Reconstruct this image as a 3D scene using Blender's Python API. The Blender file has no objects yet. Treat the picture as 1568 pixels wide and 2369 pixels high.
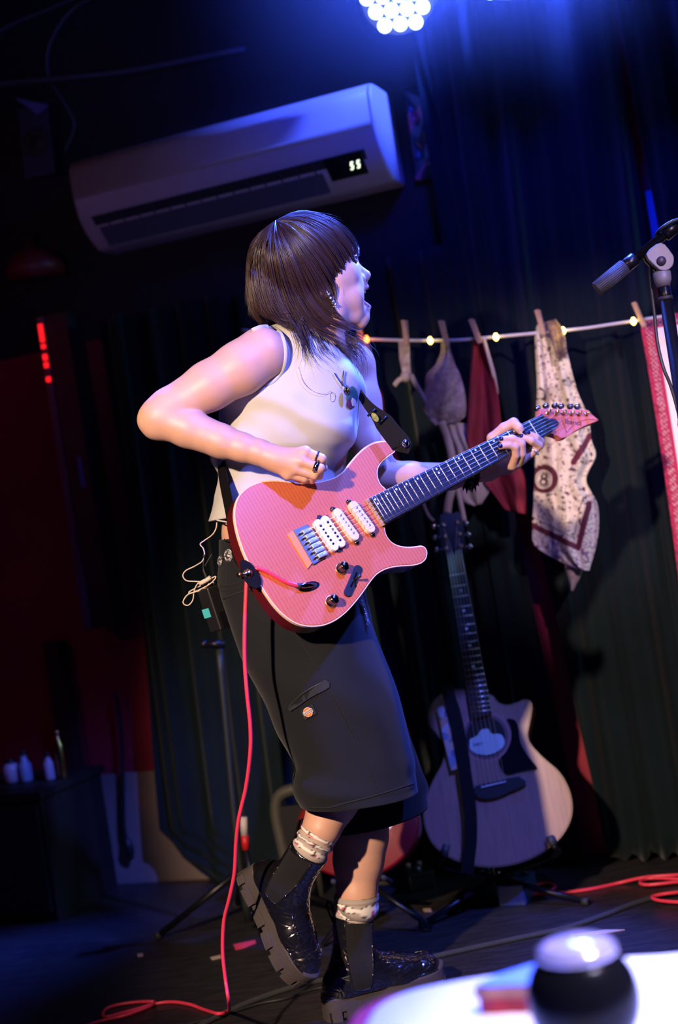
import bpy, bmesh, math, random
import numpy as np
from mathutils import Vector, Matrix, noise
from mathutils.bvhtree import BVHTree

random.seed(7)
RNG = np.random.default_rng(7)
sc = bpy.context.scene
COL = sc.collection

# ------------------------------------------------------------------ camera, world, exposure
F = 50 / 36 * 2369            # focal length in pixels of the 1568x2369 frame
ROLL = math.radians(8.7)
CA, SA = math.cos(ROLL), math.sin(ROLL)
ZC = 1.006                    # camera height over the stage floor

cam_d = bpy.data.cameras.new('camera')
cam = bpy.data.objects.new('camera', cam_d)
COL.objects.link(cam)
cam_d.sensor_fit = 'VERTICAL'
cam_d.sensor_height = 36
cam_d.sensor_width = 36 * 1568 / 2369
cam_d.lens = 50
cam_d.clip_start = 0.05
cam.matrix_world = Matrix(((CA, SA, 0, 0), (0, 0, -1, 0), (-SA, CA, 0, ZC), (0, 0, 0, 1)))
cam_d.dof.use_dof = True
cam_d.dof.focus_distance = 2.70
cam_d.dof.aperture_fstop = 2.2
sc.camera = cam

w = bpy.data.worlds.new('world')
sc.world = w
w.use_nodes = True
w.node_tree.nodes['Background'].inputs[0].default_value = (0.10, 0.13, 0.30, 1)
w.node_tree.nodes['Background'].inputs[1].default_value = 0.004

sc.view_settings.view_transform = 'Standard'
sc.view_settings.look = 'None'
sc.view_settings.gamma = 1
sc.view_settings.exposure = 0
sc.view_settings.use_curve_mapping = False
sc.cycles.use_denoising = True
sc.cycles.max_bounces = 6
sc.cycles.sample_clamp_indirect = 4


def P(px, py, d):
    """world point seen at a pixel of the frame, d metres in front of the camera"""
    dx, dy = px - 784.0, py - 1184.5
    return np.array([(dx * CA - dy * SA) * d / F, d, ZC + (-dx * SA - dy * CA) * d / F])


def PV(px, py, d):
    return Vector(P(px, py, d))


def spot(name, loc, target, energy, color, angle=60, blend=0.5, radius=0.05):
    l = bpy.data.lights.new(name, 'SPOT')
    l.energy = energy
    l.color = color
    l.spot_size = math.radians(angle)
    l.spot_blend = blend
    l.shadow_soft_size = radius
    o = bpy.data.objects.new(name, l)
    COL.objects.link(o)
    o.location = loc
    o.rotation_euler = (Vector(target) - Vector(loc)).to_track_quat('-Z', 'Y').to_euler()
    return o


# stage lamps outside the frame, plus fill lights added for single things
spot('front_warm_lamp', (-1.22, 0.0, 1.98), (0.03, 2.80, 0.74), 700, (1.0, 0.70, 0.50), 33, 0.55, 0.045)
spot('front_blue_lamp', (1.15, 1.70, 2.62), (0.0, 2.66, 0.88), 520, (0.10, 0.15, 1.0), 40, 0.5, 0.04)
spot('rim_blue_lamp', (0.72, 3.36, 2.58), (0.0, 2.78, 1.42), 2600, (0.04, 0.10, 1.0), 70, 0.3, 0.05)
spot('air_conditioner_blue_fill', (0.80, 3.45, 2.45), (0.16, 3.80, 2.05), 190, (0.05, 0.10, 1.0), 34, 0.8, 0.04)  # added fill that turns the air conditioner's right end blue
spot('cloth_fill', (1.3, 0.2, 2.3), (0.70, 3.55, 1.12), 330, (1.0, 0.70, 0.95), 14.5, 0.6, 0.05)  # added narrow spot that brightens the hung cloths
spot('table_fill', (0.9, 0.9, 2.3), (0.46, 1.25, 0.5), 600, (0.75, 0.68, 1.0), 30, 0.6, 0.08)  # added spot that whitens the foreground tabletop
spot('air_conditioner_fill', (-1.0, 0.2, 1.3), (-0.35, 3.95, 2.0), 28, (0.75, 0.55, 0.95), 26, 1.0, 0.2)  # added weak fill for the air conditioner's front
spot('curtain_side_fill', (2.6, 2.75, 1.7), (0.75, 3.66, 1.1), 90, (0.25, 0.55, 0.85), 50, 0.9, 0.05)  # added grazing light that brings out the curtain folds
spot('red_side_lamp', (-2.6, 2.6, 1.9), (-1.1, 4.4, 1.0), 5, (1.0, 0.05, 0.12), 80, 0.8, 0.1)

# ------------------------------------------------------------------ materials
def col(hexs):
    h = hexs.lstrip('#')
    c = [int(h[i:i + 2], 16) / 255 for i in (0, 2, 4)]
    return tuple(x / 12.92 if x <= 0.04045 else ((x + 0.055) / 1.055) ** 2.4 for x in c) + (1,)


def setin(b, name, v):
    if name in b.inputs:
        b.inputs[name].default_value = v


def mat(name, c, rough=0.5, metal=0.0, var=0.0, vscale=8.0, bump=0.0, bscale=40.0, emit=None, estr=0.0,
        coat=0.0, spec=0.5, stretch=None, c2=None, sub=0.0, sheen=0.0):
    m = bpy.data.materials.new(name)
    m.use_nodes = True
    nt = m.node_tree
    b = nt.nodes['Principled BSDF']
    if isinstance(c, str):
        c = col(c)
    setin(b, 'Base Color', c)
    setin(b, 'Roughness', rough)
    setin(b, 'Metallic', metal)
    setin(b, 'Coat Weight', coat)
    setin(b, 'Coat Roughness', 0.06)
    setin(b, 'Specular IOR Level', spec)
    setin(b, 'Sheen Weight', sheen)
    if sub:
        setin(b, 'Subsurface Weight', sub)
        setin(b, 'Subsurface Scale', 0.006)
        setin(b, 'Subsurface Radius', (1.0, 0.35, 0.2))
    if emit is not None:
        setin(b, 'Emission Color', emit if not isinstance(emit, str) else col(emit))
        setin(b, 'Emission Strength', estr)
    tc = None
    if var or bump:
        tc = nt.nodes.new('ShaderNodeTexCoord')
        mp = nt.nodes.new('ShaderNodeMapping')
        nt.links.new(tc.outputs['Object'], mp.inputs[0])
        if stretch:
            mp.inputs['Scale'].default_value = stretch
    if var:
        n = nt.nodes.new('ShaderNodeTexNoise')
        n.inputs['Scale'].default_value = vscale
        n.inputs['Detail'].default_value = 4
        nt.links.new(mp.outputs[0], n.inputs['Vector'])
        r = nt.nodes.new('ShaderNodeMapRange')
        r.inputs[1].default_value = 0.3
        r.inputs[2].default_value = 0.7
        mx = nt.nodes.new('ShaderNodeMix')
        mx.data_type = 'RGBA'
        cc = c2 if c2 is not None else tuple(x * (1 - var) for x in c[:3]) + (1,)
        if isinstance(cc, str):
            cc = col(cc)
        mx.inputs[6].default_value = c
        mx.inputs[7].default_value = cc
        nt.links.new(n.outputs[0], r.inputs[0])
        nt.links.new(r.outputs[0], mx.inputs[0])
        nt.links.new(mx.outputs[2], b.inputs['Base Color'])
    if bump:
        n2 = nt.nodes.new('ShaderNodeTexNoise')
        n2.inputs['Scale'].default_value = bscale
        n2.inputs['Detail'].default_value = 3
        nt.links.new(mp.outputs[0], n2.inputs['Vector'])
        bp = nt.nodes.new('ShaderNodeBump')
        bp.inputs['Strength'].default_value = bump
        bp.inputs['Distance'].default_value = 0.004
        nt.links.new(n2.outputs[0], bp.inputs['Height'])
        nt.links.new(bp.outputs[0], b.inputs['Normal'])
    return m


def mat_attr(name, rough=0.8, bump=0.15, bscale=300, sheen=0.0, dim=1.0):
    """cloth whose print is a colour attribute of its mesh"""
    m = mat(name, (0.8, 0.8, 0.8, 1), rough, bump=bump, bscale=bscale, sheen=sheen)
    nt = m.node_tree
    a = nt.nodes.new('ShaderNodeVertexColor')
    a.layer_name = 'print'
    nt.links.new(a.outputs[0], nt.nodes['Principled BSDF'].inputs['Base Color'])
    return m


M = {}
M['black_metal'] = mat('black_metal', (0.012, 0.012, 0.016, 1), 0.32, 0.6)
M['black_plastic'] = mat('black_plastic', (0.010, 0.010, 0.012, 1), 0.4)
M['black_gloss'] = mat('black_gloss', (0.006, 0.006, 0.009, 1), 0.07, coat=0.6)
M['black_rubber'] = mat('black_rubber', (0.02, 0.02, 0.022, 1), 0.65, bump=0.2, bscale=120)
M['grey_metal'] = mat('grey_metal', (0.20, 0.19, 0.22, 1), 0.5, 0.1, var=0.2, vscale=30)
M['chrome'] = mat('chrome', (0.75, 0.75, 0.8, 1), 0.12, 1.0)
M['satin_chrome'] = mat('satin_chrome', (0.62, 0.66, 0.75, 1), 0.34, 0.75)
M['dark_chrome'] = mat('dark_chrome', (0.22, 0.2, 0.2, 1), 0.15, 1.0)
M['gold'] = mat('gold', (0.75, 0.48, 0.16, 1), 0.22, 1.0)
M['silver'] = mat('silver', (0.75, 0.72, 0.74, 1), 0.28, 1.0, bump=0.8, bscale=350)
M['white_cloth'] = mat('white_cloth', (0.50, 0.495, 0.48, 1), 0.9, bump=0.08, bscale=350, sheen=0.1)
M['skin'] = mat('skin', (0.66, 0.38, 0.275, 1), 0.48, var=0.12, vscale=22, bump=0.05, bscale=260, sub=0.12)
M['shorts'] = mat('shorts_twill', (0.008, 0.0098, 0.0145, 1), 0.88, spec=0.25, var=0.35, vscale=9, bump=0.07, bscale=420, sheen=0.08)
M['curtain'] = mat('curtain_velvet', (0.004, 0.011, 0.015, 1), 0.85, var=0.3, vscale=6, bump=0.2, bscale=220, sheen=0.10, spec=0.10)
M['wall_red'] = mat('wall_red_paint', (0.30, 0.010, 0.040, 1), 0.7, var=0.35, vscale=3, bump=0.15, bscale=60)
M['wall_white'] = mat('wall_white_paint', (0.28, 0.22, 0.21, 1), 0.8, var=0.25, vscale=5, bump=0.15, bscale=60)
M['ceiling'] = mat('ceiling_black', (0.012, 0.012, 0.016, 1), 0.85, var=0.3, vscale=4)
M['cable_pink'] = mat('cable_pink', (0.80, 0.045, 0.10, 1), 0.38)
M['cable_grey'] = mat('cable_grey', (0.035, 0.04, 0.043, 1), 0.7, bump=1.0, bscale=500)
M['cable_black'] = mat('cable_black', (0.012, 0.012, 0.014, 1), 0.5)
M['cable_cream'] = mat('cable_cream', (0.62, 0.52, 0.44, 1), 0.45)
M['wood_pin'] = mat('clothespin_wood', (0.45, 0.28, 0.20, 1), 0.7, var=0.3, vscale=60, stretch=(1, 1, 0.2))
M['cord_white'] = mat('cord_white', (0.55, 0.52, 0.58, 1), 0.8, bump=0.5, bscale=400)
M['bulb'] = mat('bulb_glow', (1, 0.8, 0.3, 1), 0.4, emit=(1.0, 0.72, 0.18, 1), estr=6)
M['bulb_red'] = mat('bulb_red_glow', (1, 0.3, 0.05, 1), 0.4, emit=(1.0, 0.22, 0.02, 1), estr=6)
M['led_red'] = mat('led_red', (1, 0.02, 0.02, 1), 0.4, emit=(1.0, 0.01, 0.015, 1), estr=1.6)
M['led_blue'] = mat('led_blue', (0.2, 0.3, 1, 1), 0.3, emit=(0.45, 0.6, 1.0, 1), estr=5)
M['ac_white'] = mat('ac_plastic', (0.42, 0.40, 0.44, 1), 0.45, var=0.12, vscale=5)
M['ac_dark'] = mat('ac_dark_grille', (0.020, 0.024, 0.034, 1), 0.5)
M['ac_digit'] = mat('ac_digit', (0.9, 1, 0.8, 1), 0.4, emit=(0.82, 1.0, 0.62, 1), estr=2.2)


def flame_mat(name, a, b_, wave=95.0):
    m = mat(name, a, 0.33, coat=0.25)
    nt = m.node_tree
    bs = nt.nodes['Principled BSDF']
    tc = nt.nodes.new('ShaderNodeTexCoord')
    wv = nt.nodes.new('ShaderNodeTexWave')
    wv.inputs['Scale'].default_value = wave / 2.2
    wv.inputs['Distortion'].default_value = 2.2
    wv.inputs['Detail'].default_value = 3
    wv.inputs['Detail Scale'].default_value = 1.5
    mp = nt.nodes.new('ShaderNodeMapping')
    nt.links.new(tc.outputs['UV'], mp.inputs[0])
    nt.links.new(mp.outputs[0], wv.inputs['Vector'])
    ns = nt.nodes.new('ShaderNodeTexNoise')
    ns.inputs['Scale'].default_value = 60
    mp2 = nt.nodes.new('ShaderNodeMapping')
    mp2.inputs['Scale'].default_value = (0.25, 6, 1)
    nt.links.new(tc.outputs['UV'], mp2.inputs[0])
    nt.links.new(mp2.outputs[0], ns.inputs['Vector'])
    ad = nt.nodes.new('ShaderNodeMath')
    ad.operation = 'MULTIPLY'
    nt.links.new(wv.outputs['Fac'], ad.inputs[0])
    nt.links.new(ns.outputs[0], ad.inputs[1])
    mx = nt.nodes.new('ShaderNodeMix')
    mx.data_type = 'RGBA'
    mx.inputs[6].default_value = a
    mx.inputs[7].default_value = b_
    nt.links.new(ad.outputs[0], mx.inputs[0])
    nt.links.new(mx.outputs[2], bs.inputs['Base Color'])
    return m


M['guitar_top'] = flame_mat('guitar_flame_top', (0.62, 0.155, 0.070, 1), (0.40, 0.085, 0.040, 1))
M['guitar_side'] = mat('guitar_side', (0.10, 0.008, 0.012, 1), 0.25, coat=0.4)
M['guitar_binding'] = mat('guitar_binding', (0.85, 0.62, 0.42, 1), 0.4)
M['rosewood'] = mat('rosewood', (0.012, 0.009, 0.013, 1), 0.45, var=0.4, vscale=60)
M['maple'] = mat('maple', (0.55, 0.33, 0.17, 1), 0.4, var=0.2, vscale=30)
M['cream'] = mat('cream_plastic', (0.80, 0.68, 0.55, 1), 0.4)
M['cream_white'] = mat('cream_white_plastic', (0.85, 0.78, 0.74, 1), 0.35)
M['pearl'] = mat('pearl', (0.75, 0.78, 0.85, 1), 0.25)
M['steel'] = mat('string_steel', (0.72, 0.70, 0.70, 1), 0.3, 1.0)
M['ink_blue'] = mat('ink_dark_blue', (0.012, 0.008, 0.06, 1), 0.4)
M['spruce'] = mat('spruce_top', (0.30, 0.165, 0.135, 1), 0.32, var=0.25, vscale=30, stretch=(6, 1, 0.3), coat=0.3)
M['aco_side'] = mat('acoustic_side', (0.05, 0.018, 0.012, 1), 0.35)
M['boot'] = None
M['leather_strap'] = mat('strap_black', (0.004, 0.0035, 0.005, 1), 0.75, bump=0.2, bscale=120, spec=0.15)
M['sole'] = mat('boot_sole', (0.055, 0.045, 0.045, 1), 0.75, var=0.2, vscale=30, bump=0.15, bscale=200)
M['sock'] = mat('sock_knit', (0.40, 0.35, 0.31, 1), 0.95, bump=0.2, bscale=420)
M['nail'] = mat('nail_polish', (0.010, 0.006, 0.03, 1), 0.12, coat=0.5)
M['teal_tape'] = mat('teal_tape', (0.06, 0.50, 0.55, 1), 0.5)
M['white_glossy'] = mat('white_glossy', (0.85, 0.85, 0.90, 1), 0.18, coat=0.3)


def boot_mat():
    m = mat('croc_leather', (0.007, 0.007, 0.009, 1), 0.20, coat=1.0, spec=0.8)
    nt = m.node_tree
    b = nt.nodes['Principled BSDF']
    tc = nt.nodes.new('ShaderNodeTexCoord')
    mp = nt.nodes.new('ShaderNodeMapping')
    mp.inputs['Scale'].default_value = (1.0, 0.55, 1.3)
    v = nt.nodes.new('ShaderNodeTexVoronoi')
    v.feature = 'DISTANCE_TO_EDGE'
    v.inputs['Scale'].default_value = 48
    nt.links.new(tc.outputs['Object'], mp.inputs[0])
    nt.links.new(mp.outputs[0], v.inputs['Vector'])
    r = nt.nodes.new('ShaderNodeMapRange')
    r.inputs[1].default_value = 0.0
    r.inputs[2].default_value = 0.12
    bp = nt.nodes.new('ShaderNodeBump')
    bp.inputs['Strength'].default_value = 0.28
    bp.inputs['Distance'].default_value = 0.0025
    nt.links.new(v.outputs[0], r.inputs[0])
    nt.links.new(r.outputs[0], bp.inputs['Height'])
    nt.links.new(bp.outputs[0], b.inputs['Normal'])
    nt.links.new(bp.outputs[0], b.inputs['Coat Normal'])
    return m


M['boot'] = boot_mat()


def rib_mat(name, c, scale, axis='X', strength=0.7):
    m = mat(name, c, 0.8)
    nt = m.node_tree
    tc = nt.nodes.new('ShaderNodeTexCoord')
    wv = nt.nodes.new('ShaderNodeTexWave')
    wv.bands_direction = axis
    wv.inputs['Scale'].default_value = scale
    bp = nt.nodes.new('ShaderNodeBump')
    bp.inputs['Strength'].default_value = strength
    bp.inputs['Distance'].default_value = 0.003
    nt.links.new(tc.outputs['UV'], wv.inputs['Vector'])
    nt.links.new(wv.outputs['Fac'], bp.inputs['Height'])
    nt.links.new(bp.outputs[0], nt.nodes['Principled BSDF'].inputs['Normal'])
    return m


M['elastic'] = rib_mat('boot_elastic', (0.009, 0.009, 0.012, 1), 9)
M['grip'] = rib_mat('ribbed_grip', (0.035, 0.033, 0.045, 1), 7, 'X')


def hair_mat():
    m = mat('hair_dark_brown', (0.045, 0.021, 0.022, 1), 0.36, spec=0.8)
    return m


M['hair'] = hair_mat()


def floor_mat():
    m = mat('stage_floor_black', (0.022, 0.021, 0.023, 1), 0.42, bump=0.35, bscale=30, stretch=(0.5, 3, 1))
    nt = m.node_tree
    b = nt.nodes['Principled BSDF']
    tc = nt.nodes.new('ShaderNodeTexCoord')
    mp = nt.nodes.new('ShaderNodeMapping')
    mp.inputs['Scale'].default_value = (3, 16, 1)
    mp.inputs['Rotation'].default_value = (0, 0, 0.3)
    n = nt.nodes.new('ShaderNodeTexNoise')
    n.inputs['Scale'].default_value = 4
    n.inputs['Detail'].default_value = 8
    n.inputs['Roughness'].default_value = 0.75
    nt.links.new(tc.outputs['Object'], mp.inputs[0])
    nt.links.new(mp.outputs[0], n.inputs['Vector'])
    cr = nt.nodes.new('ShaderNodeValToRGB')
    e = cr.color_ramp.elements
    e[0].position, e[0].color = 0.35, (0.010, 0.0095, 0.011, 1)
    e[1].position, e[1].color = 0.66, (0.036, 0.033, 0.033, 1)
    x = e.new(0.80)
    x.color = (0.10, 0.075, 0.06, 1)
    nt.links.new(n.outputs[0], cr.inputs[0])
    nt.links.new(cr.outputs[0], b.inputs['Base Color'])
    return m


M['floor'] = floor_mat()

# ------------------------------------------------------------------ object helpers
def tag(o, label=None, cat=None, group=None, kind=None):
    if label: o['label'] = label
    if cat: o['category'] = cat
    if group: o['group'] = group
    if kind: o['kind'] = kind
    return o


def thing(name, label, cat, loc=(0, 0, 0), group=None):
    o = bpy.data.objects.new(name, None)
    o.empty_display_size = 0.05
    COL.objects.link(o)
    o.location = Vector(loc)
    return tag(o, label, cat, group)


def attach(o, parent):
    """children are modelled in world space; a part undoes its thing's offset, a sub-part sits on its part"""
    if parent is not None:
        o.parent = parent
        if parent.type == 'EMPTY':
            o.location = -Vector(parent.location)
    return o


def mk(name, verts, faces, m=None, parent=None, smooth=True, uvs=None, colors=None):
    me = bpy.data.meshes.new(name)
    me.from_pydata([tuple(map(float, v)) for v in verts], [], faces)
    me.validate()
    me.update()
    if smooth:
        me.polygons.foreach_set('use_smooth', [True] * len(me.polygons))
    if uvs is not None:
        ul = me.uv_layers.new(name='UVMap')
        idx = np.empty(len(me.loops), dtype=np.int32)
        me.loops.foreach_get('vertex_index', idx)
        ul.data.foreach_set('uv', np.asarray(uvs, dtype=np.float32)[idx].ravel())
    if colors is not None:
        ca = me.color_attributes.new('print', 'FLOAT_COLOR', 'POINT')
        ca.data.foreach_set('color', np.asarray(colors, dtype=np.float32).ravel())
    if m is not None:
        me.materials.append(m)
    o = bpy.data.objects.new(name, me)
    COL.objects.link(o)
    return attach(o, parent)


class G:
    """collects geometry for one mesh"""
    def __init__(s):
        s.v = []
        s.f = []
        s.uv = []

    def add(s, v, f, uv=None):
        n = len(s.v)
        s.v += [tuple(map(float, q)) for q in v]
        s.f += [tuple(i + n for i in q) for q in f]
        s.uv += list(uv) if uv is not None else [(0.0, 0.0)] * len(v)
        return s

    def box(s, c, x, y, z, hx, hy, hz):
        """box: centre, three axes, half sizes"""
        c, x, y, z = (np.array(q, float) for q in (c, x, y, z))
        v = [c + x * hx * i + y * hy * j + z * hz * k for i in (-1, 1) for j in (-1, 1) for k in (-1, 1)]
        f = [(0, 1, 3, 2), (4, 6, 7, 5), (0, 4, 5, 1), (2, 3, 7, 6), (0, 2, 6, 4), (1, 5, 7, 3)]
        return s.add(v, f)

    def tube(s, pts, r, n=8, cap=True, flat=1.0):
        v, f, uv = tube_geo(pts, r, n, cap, flat)
        return s.add(v, f, uv)

    def lathe(s, base, axis, prof, n=24):
        """prof: (radius, height along the axis)"""
        a = Vector(axis).normalized()
        u = a.orthogonal().normalized()
        w_ = a.cross(u)
        v, f, uv = [], [], []
        for k, (r, h) in enumerate(prof):
            for i in range(n):
                t = 2 * math.pi * i / n
                v.append(Vector(base) + a * h + (u * math.cos(t) + w_ * math.sin(t)) * r)
                uv.append((i / n * 4, k))
        for k in range(len(prof) - 1):
            for i in range(n):
                j = (i + 1) % n
                f.append((k * n + i, k * n + j, (k + 1) * n + j, (k + 1) * n + i))
        f.append(tuple(range(n))[::-1])
        f.append(tuple((len(prof) - 1) * n + i for i in range(n)))
        return s.add(v, f, uv)

    def build(s, name, m, parent=None, smooth=True):
        return mk(name, s.v, s.f, m, parent, smooth, s.uv)


def crom(pts, n):
    """Catmull-Rom through rows of pts, n samples per span"""
    p = np.asarray(pts, float)
    q = np.vstack([2 * p[0] - p[1], p, 2 * p[-1] - p[-2]])
    out = []
    for i in range(len(p) - 1):
        a, b, c, d = q[i], q[i + 1], q[i + 2], q[i + 3]
        for t in np.linspace(0, 1, n, endpoint=False):
            out.append(0.5 * (2 * b + (c - a) * t + (2 * a - 5 * b + 4 * c - d) * t * t + (3 * b - a - 3 * c + d) * t ** 3))
    out.append(p[-1])
    return np.array(out)


def tube_geo(pts, r, n=8, cap=True, flat=1.0):
    pts = [Vector(p) for p in pts]
    rs = r if hasattr(r, '__len__') else [r] * len(pts)
    v, f, uv = [], [], []
    t0 = (pts[1] - pts[0]).normalized()
    u = t0.orthogonal().normalized()
    L = 0.0
    for i, p in enumerate(pts):
        t = (pts[min(i + 1, len(pts) - 1)] - pts[max(i - 1, 0)])
        t = t.normalized() if t.length > 1e-9 else t0
        u = (u - t * u.dot(t))
        u = u.normalized() if u.length > 1e-6 else t.orthogonal().normalized()
        w_ = t.cross(u)
        if i: L += (p - pts[i - 1]).length
        for k in range(n):
            a = 2 * math.pi * k / n
            v.append(p + (u * math.cos(a) + w_ * math.sin(a) * flat) * rs[i])
            uv.append((k / n, L))
    for i in range(len(pts) - 1):
        for k in range(n):
            j = (k + 1) % n
            f.append((i * n + k, i * n + j, (i + 1) * n + j, (i + 1) * n + k))
    if cap:
        f.append(tuple(range(n))[::-1])
        f.append(tuple((len(pts) - 1) * n + k for k in range(n)))
    return v, f, uv


def tube(name, pts, r, m, parent=None, n=8, sub=6, flat=1.0):
    q = crom([tuple(p) for p in pts], sub) if sub > 1 and len(pts) > 2 else pts
    if hasattr(r, '__len__'):
        r = np.interp(np.linspace(0, 1, len(q)), np.linspace(0, 1, len(r)), r)
    v, f, uv = tube_geo(q, r, n, True, flat)
    return mk(name, v, f, m, parent, True, uv)


def ribbon_geo(pts, nrm, width, th):
    """flat band through pts; nrm: per-point outward normals"""
    pts = [Vector(p) for p in pts]
    v, f, uv = [], [], []
    ws = width if hasattr(width, '__len__') else [width] * len(pts)
    for i, p in enumerate(pts):
        t = (pts[min(i + 1, len(pts) - 1)] - pts[max(i - 1, 0)]).normalized()
        n = Vector(nrm[i] if hasattr(nrm[0], '__len__') else nrm)
        n = (n - t * n.dot(t)).normalized()
        s = t.cross(n)
        h = ws[i] / 2
        v += [p - s * h - n * th / 2, p + s * h - n * th / 2, p + s * h + n * th / 2, p - s * h + n * th / 2]
        uv += [(0, i), (1, i), (1, i), (0, i)]
    for i in range(len(pts) - 1):
        for k in range(4):
            j = (k + 1) % 4
            f.append((i * 4 + k, i * 4 + j, i * 4 + 4 + j, i * 4 + 4 + k))
    e = (len(pts) - 1) * 4
    f += [(3, 2, 1, 0), (e, e + 1, e + 2, e + 3)]
    return v, f, uv


def plate_geo(pts2, place, z0, z1, bev=0.0, uvs=1.0):
    """extrude a 2-D outline between two heights; place(u, v, h) -> world; bev rounds the front edge"""
    p = np.asarray(pts2, float)
    n = len(p)
    area = 0.5 * np.sum(p[:, 0] * np.roll(p[:, 1], -1) - np.roll(p[:, 0], -1) * p[:, 1])
    if area < 0:
        p = p[::-1]
    d = np.roll(p, -1, 0) - np.roll(p, 1, 0)
    nr = np.stack([d[:, 1], -d[:, 0]], 1)
    nr /= np.linalg.norm(nr, axis=1)[:, None] + 1e-12
    rings = [(p, z0)]
    if bev:
        rings += [(p, z1 - bev), (p - nr * bev * 0.3, z1 - bev * 0.3), (p - nr * bev, z1)]
    else:
        rings += [(p, z1)]
    v, f, uv = [], [], []
    for q, h in rings:
        for a in q:
            v.append(place(a[0], a[1], h))
            uv.append((a[0] * uvs, a[1] * uvs))
    for k in range(len(rings) - 1):
        for i in range(n):
            j = (i + 1) % n
            f.append((k * n + i, k * n + j, (k + 1) * n + j, (k + 1) * n + i))
    f.append(tuple(range(n))[::-1])
    f.append(tuple((len(rings) - 1) * n + i for i in range(n)))
    return v, f, uv


def smooth_closed(pts, n=4):
    p = [tuple(q) for q in pts]
    q = crom([p[-1]] + p + [p[0], p[1]], n)
    return q[n:-n - 1] if n else p


def fix_normals(o):
    bm = bmesh.new()
    bm.from_mesh(o.data)
    bmesh.ops.recalc_face_normals(bm, faces=bm.faces)
    bm.to_mesh(o.data)
    bm.free()
    return o


def text_mesh(name, s, place, size, m, parent, depth=0.0004, shear=0.0, align='CENTER', sx=1.0):
    """lettering as a thin mesh; place(u, v, h) -> world"""
    c = bpy.data.curves.new(name, 'FONT')
    c.body = s
    c.size = size
    c.shear = shear
    c.align_x = align
    c.align_y = 'CENTER'
    c.extrude = depth
    c.resolution_u = 3
    t = bpy.data.objects.new(name, c)
    COL.objects.link(t)
    dg = bpy.context.evaluated_depsgraph_get()
    me = bpy.data.meshes.new_from_object(t.evaluated_get(dg))
    bpy.data.objects.remove(t)
    for v in me.vertices:
        v.co = Vector(place(v.co.x * sx, v.co.y, v.co.z))
    me.name = name
    me.materials.clear()
    me.materials.append(m)
    o = bpy.data.objects.new(name, me)
    COL.objects.link(o)
    return attach(o, parent)


def dup(o, parent=None):
    c = o.copy()
    COL.objects.link(c)
    if parent is not None:
        c.parent = parent
    for ch in list(o.children):
        dup(ch, c)
    return c


# ------------------------------------------------------------------ signed distance shapes, meshed with surface nets
def rc(a, ra, b, rb):
    a, b = np.asarray(a, float), np.asarray(b, float)
    ba = b - a
    l2 = max(float(ba @ ba), 1e-10)
    rr = ra - rb
    a2 = l2 - rr * rr
    il2 = 1 / l2
    if a2 <= 0:
        c, r = (a, ra) if ra > rb else (b, rb)
        return lambda p: np.linalg.norm(p - c, axis=-1) - r

    def fn(p):
        pa = p - a
        y = pa @ ba
        z = y - l2
        q = pa * l2 - y[..., None] * ba
        x2 = (q * q).sum(-1)
        y2 = y * y * l2
        z2 = z * z * l2
        k = np.sign(rr) * rr * rr * x2
        d = (np.sqrt(x2 * a2 * il2) + y * rr) * il2 - ra
        c1 = np.sign(z) * a2 * z2 > k
        c2 = (np.sign(y) * a2 * y2 < k) & ~c1
        d = np.where(c2, np.sqrt(x2 + y2) * il2 - ra, d)
        return np.where(c1, np.sqrt(x2 + z2) * il2 - rb, d)
    return fn


def ell(c, ax, r):
    """ellipsoid: centre, 3 axes (rows), radii"""
    c, ax, r = np.asarray(c, float), np.asarray(ax, float), np.asarray(r, float)

    def fn(p):
        q = (p - c) @ ax.T
        k0 = np.sqrt(((q / r) ** 2).sum(-1)) + 1e-9
        k1 = np.sqrt(((q / r ** 2) ** 2).sum(-1)) + 1e-9
        return k0 * (k0 - 1) / k1
    return fn


def half(c, n):
    c, n = np.asarray(c, float), np.asarray(n, float)
    n = n / np.linalg.norm(n)
    return lambda p: (p - c) @ n


def sdf_eval(prims, p, near=None):
    d = np.full(p.shape[:-1], 0.5)
    for fn, k, op in prims:
        e = fn(p)
        if op == 'u':
            h = np.clip(0.5 + 0.5 * (d - e) / k, 0, 1)
            d = d + (e - d) * h - k * h * (1 - h)
        else:
            h = np.clip(0.5 - 0.5 * (d + e) / k, 0, 1)
            d = d + (-e - d) * h + k * h * (1 - h)
    return d


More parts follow.
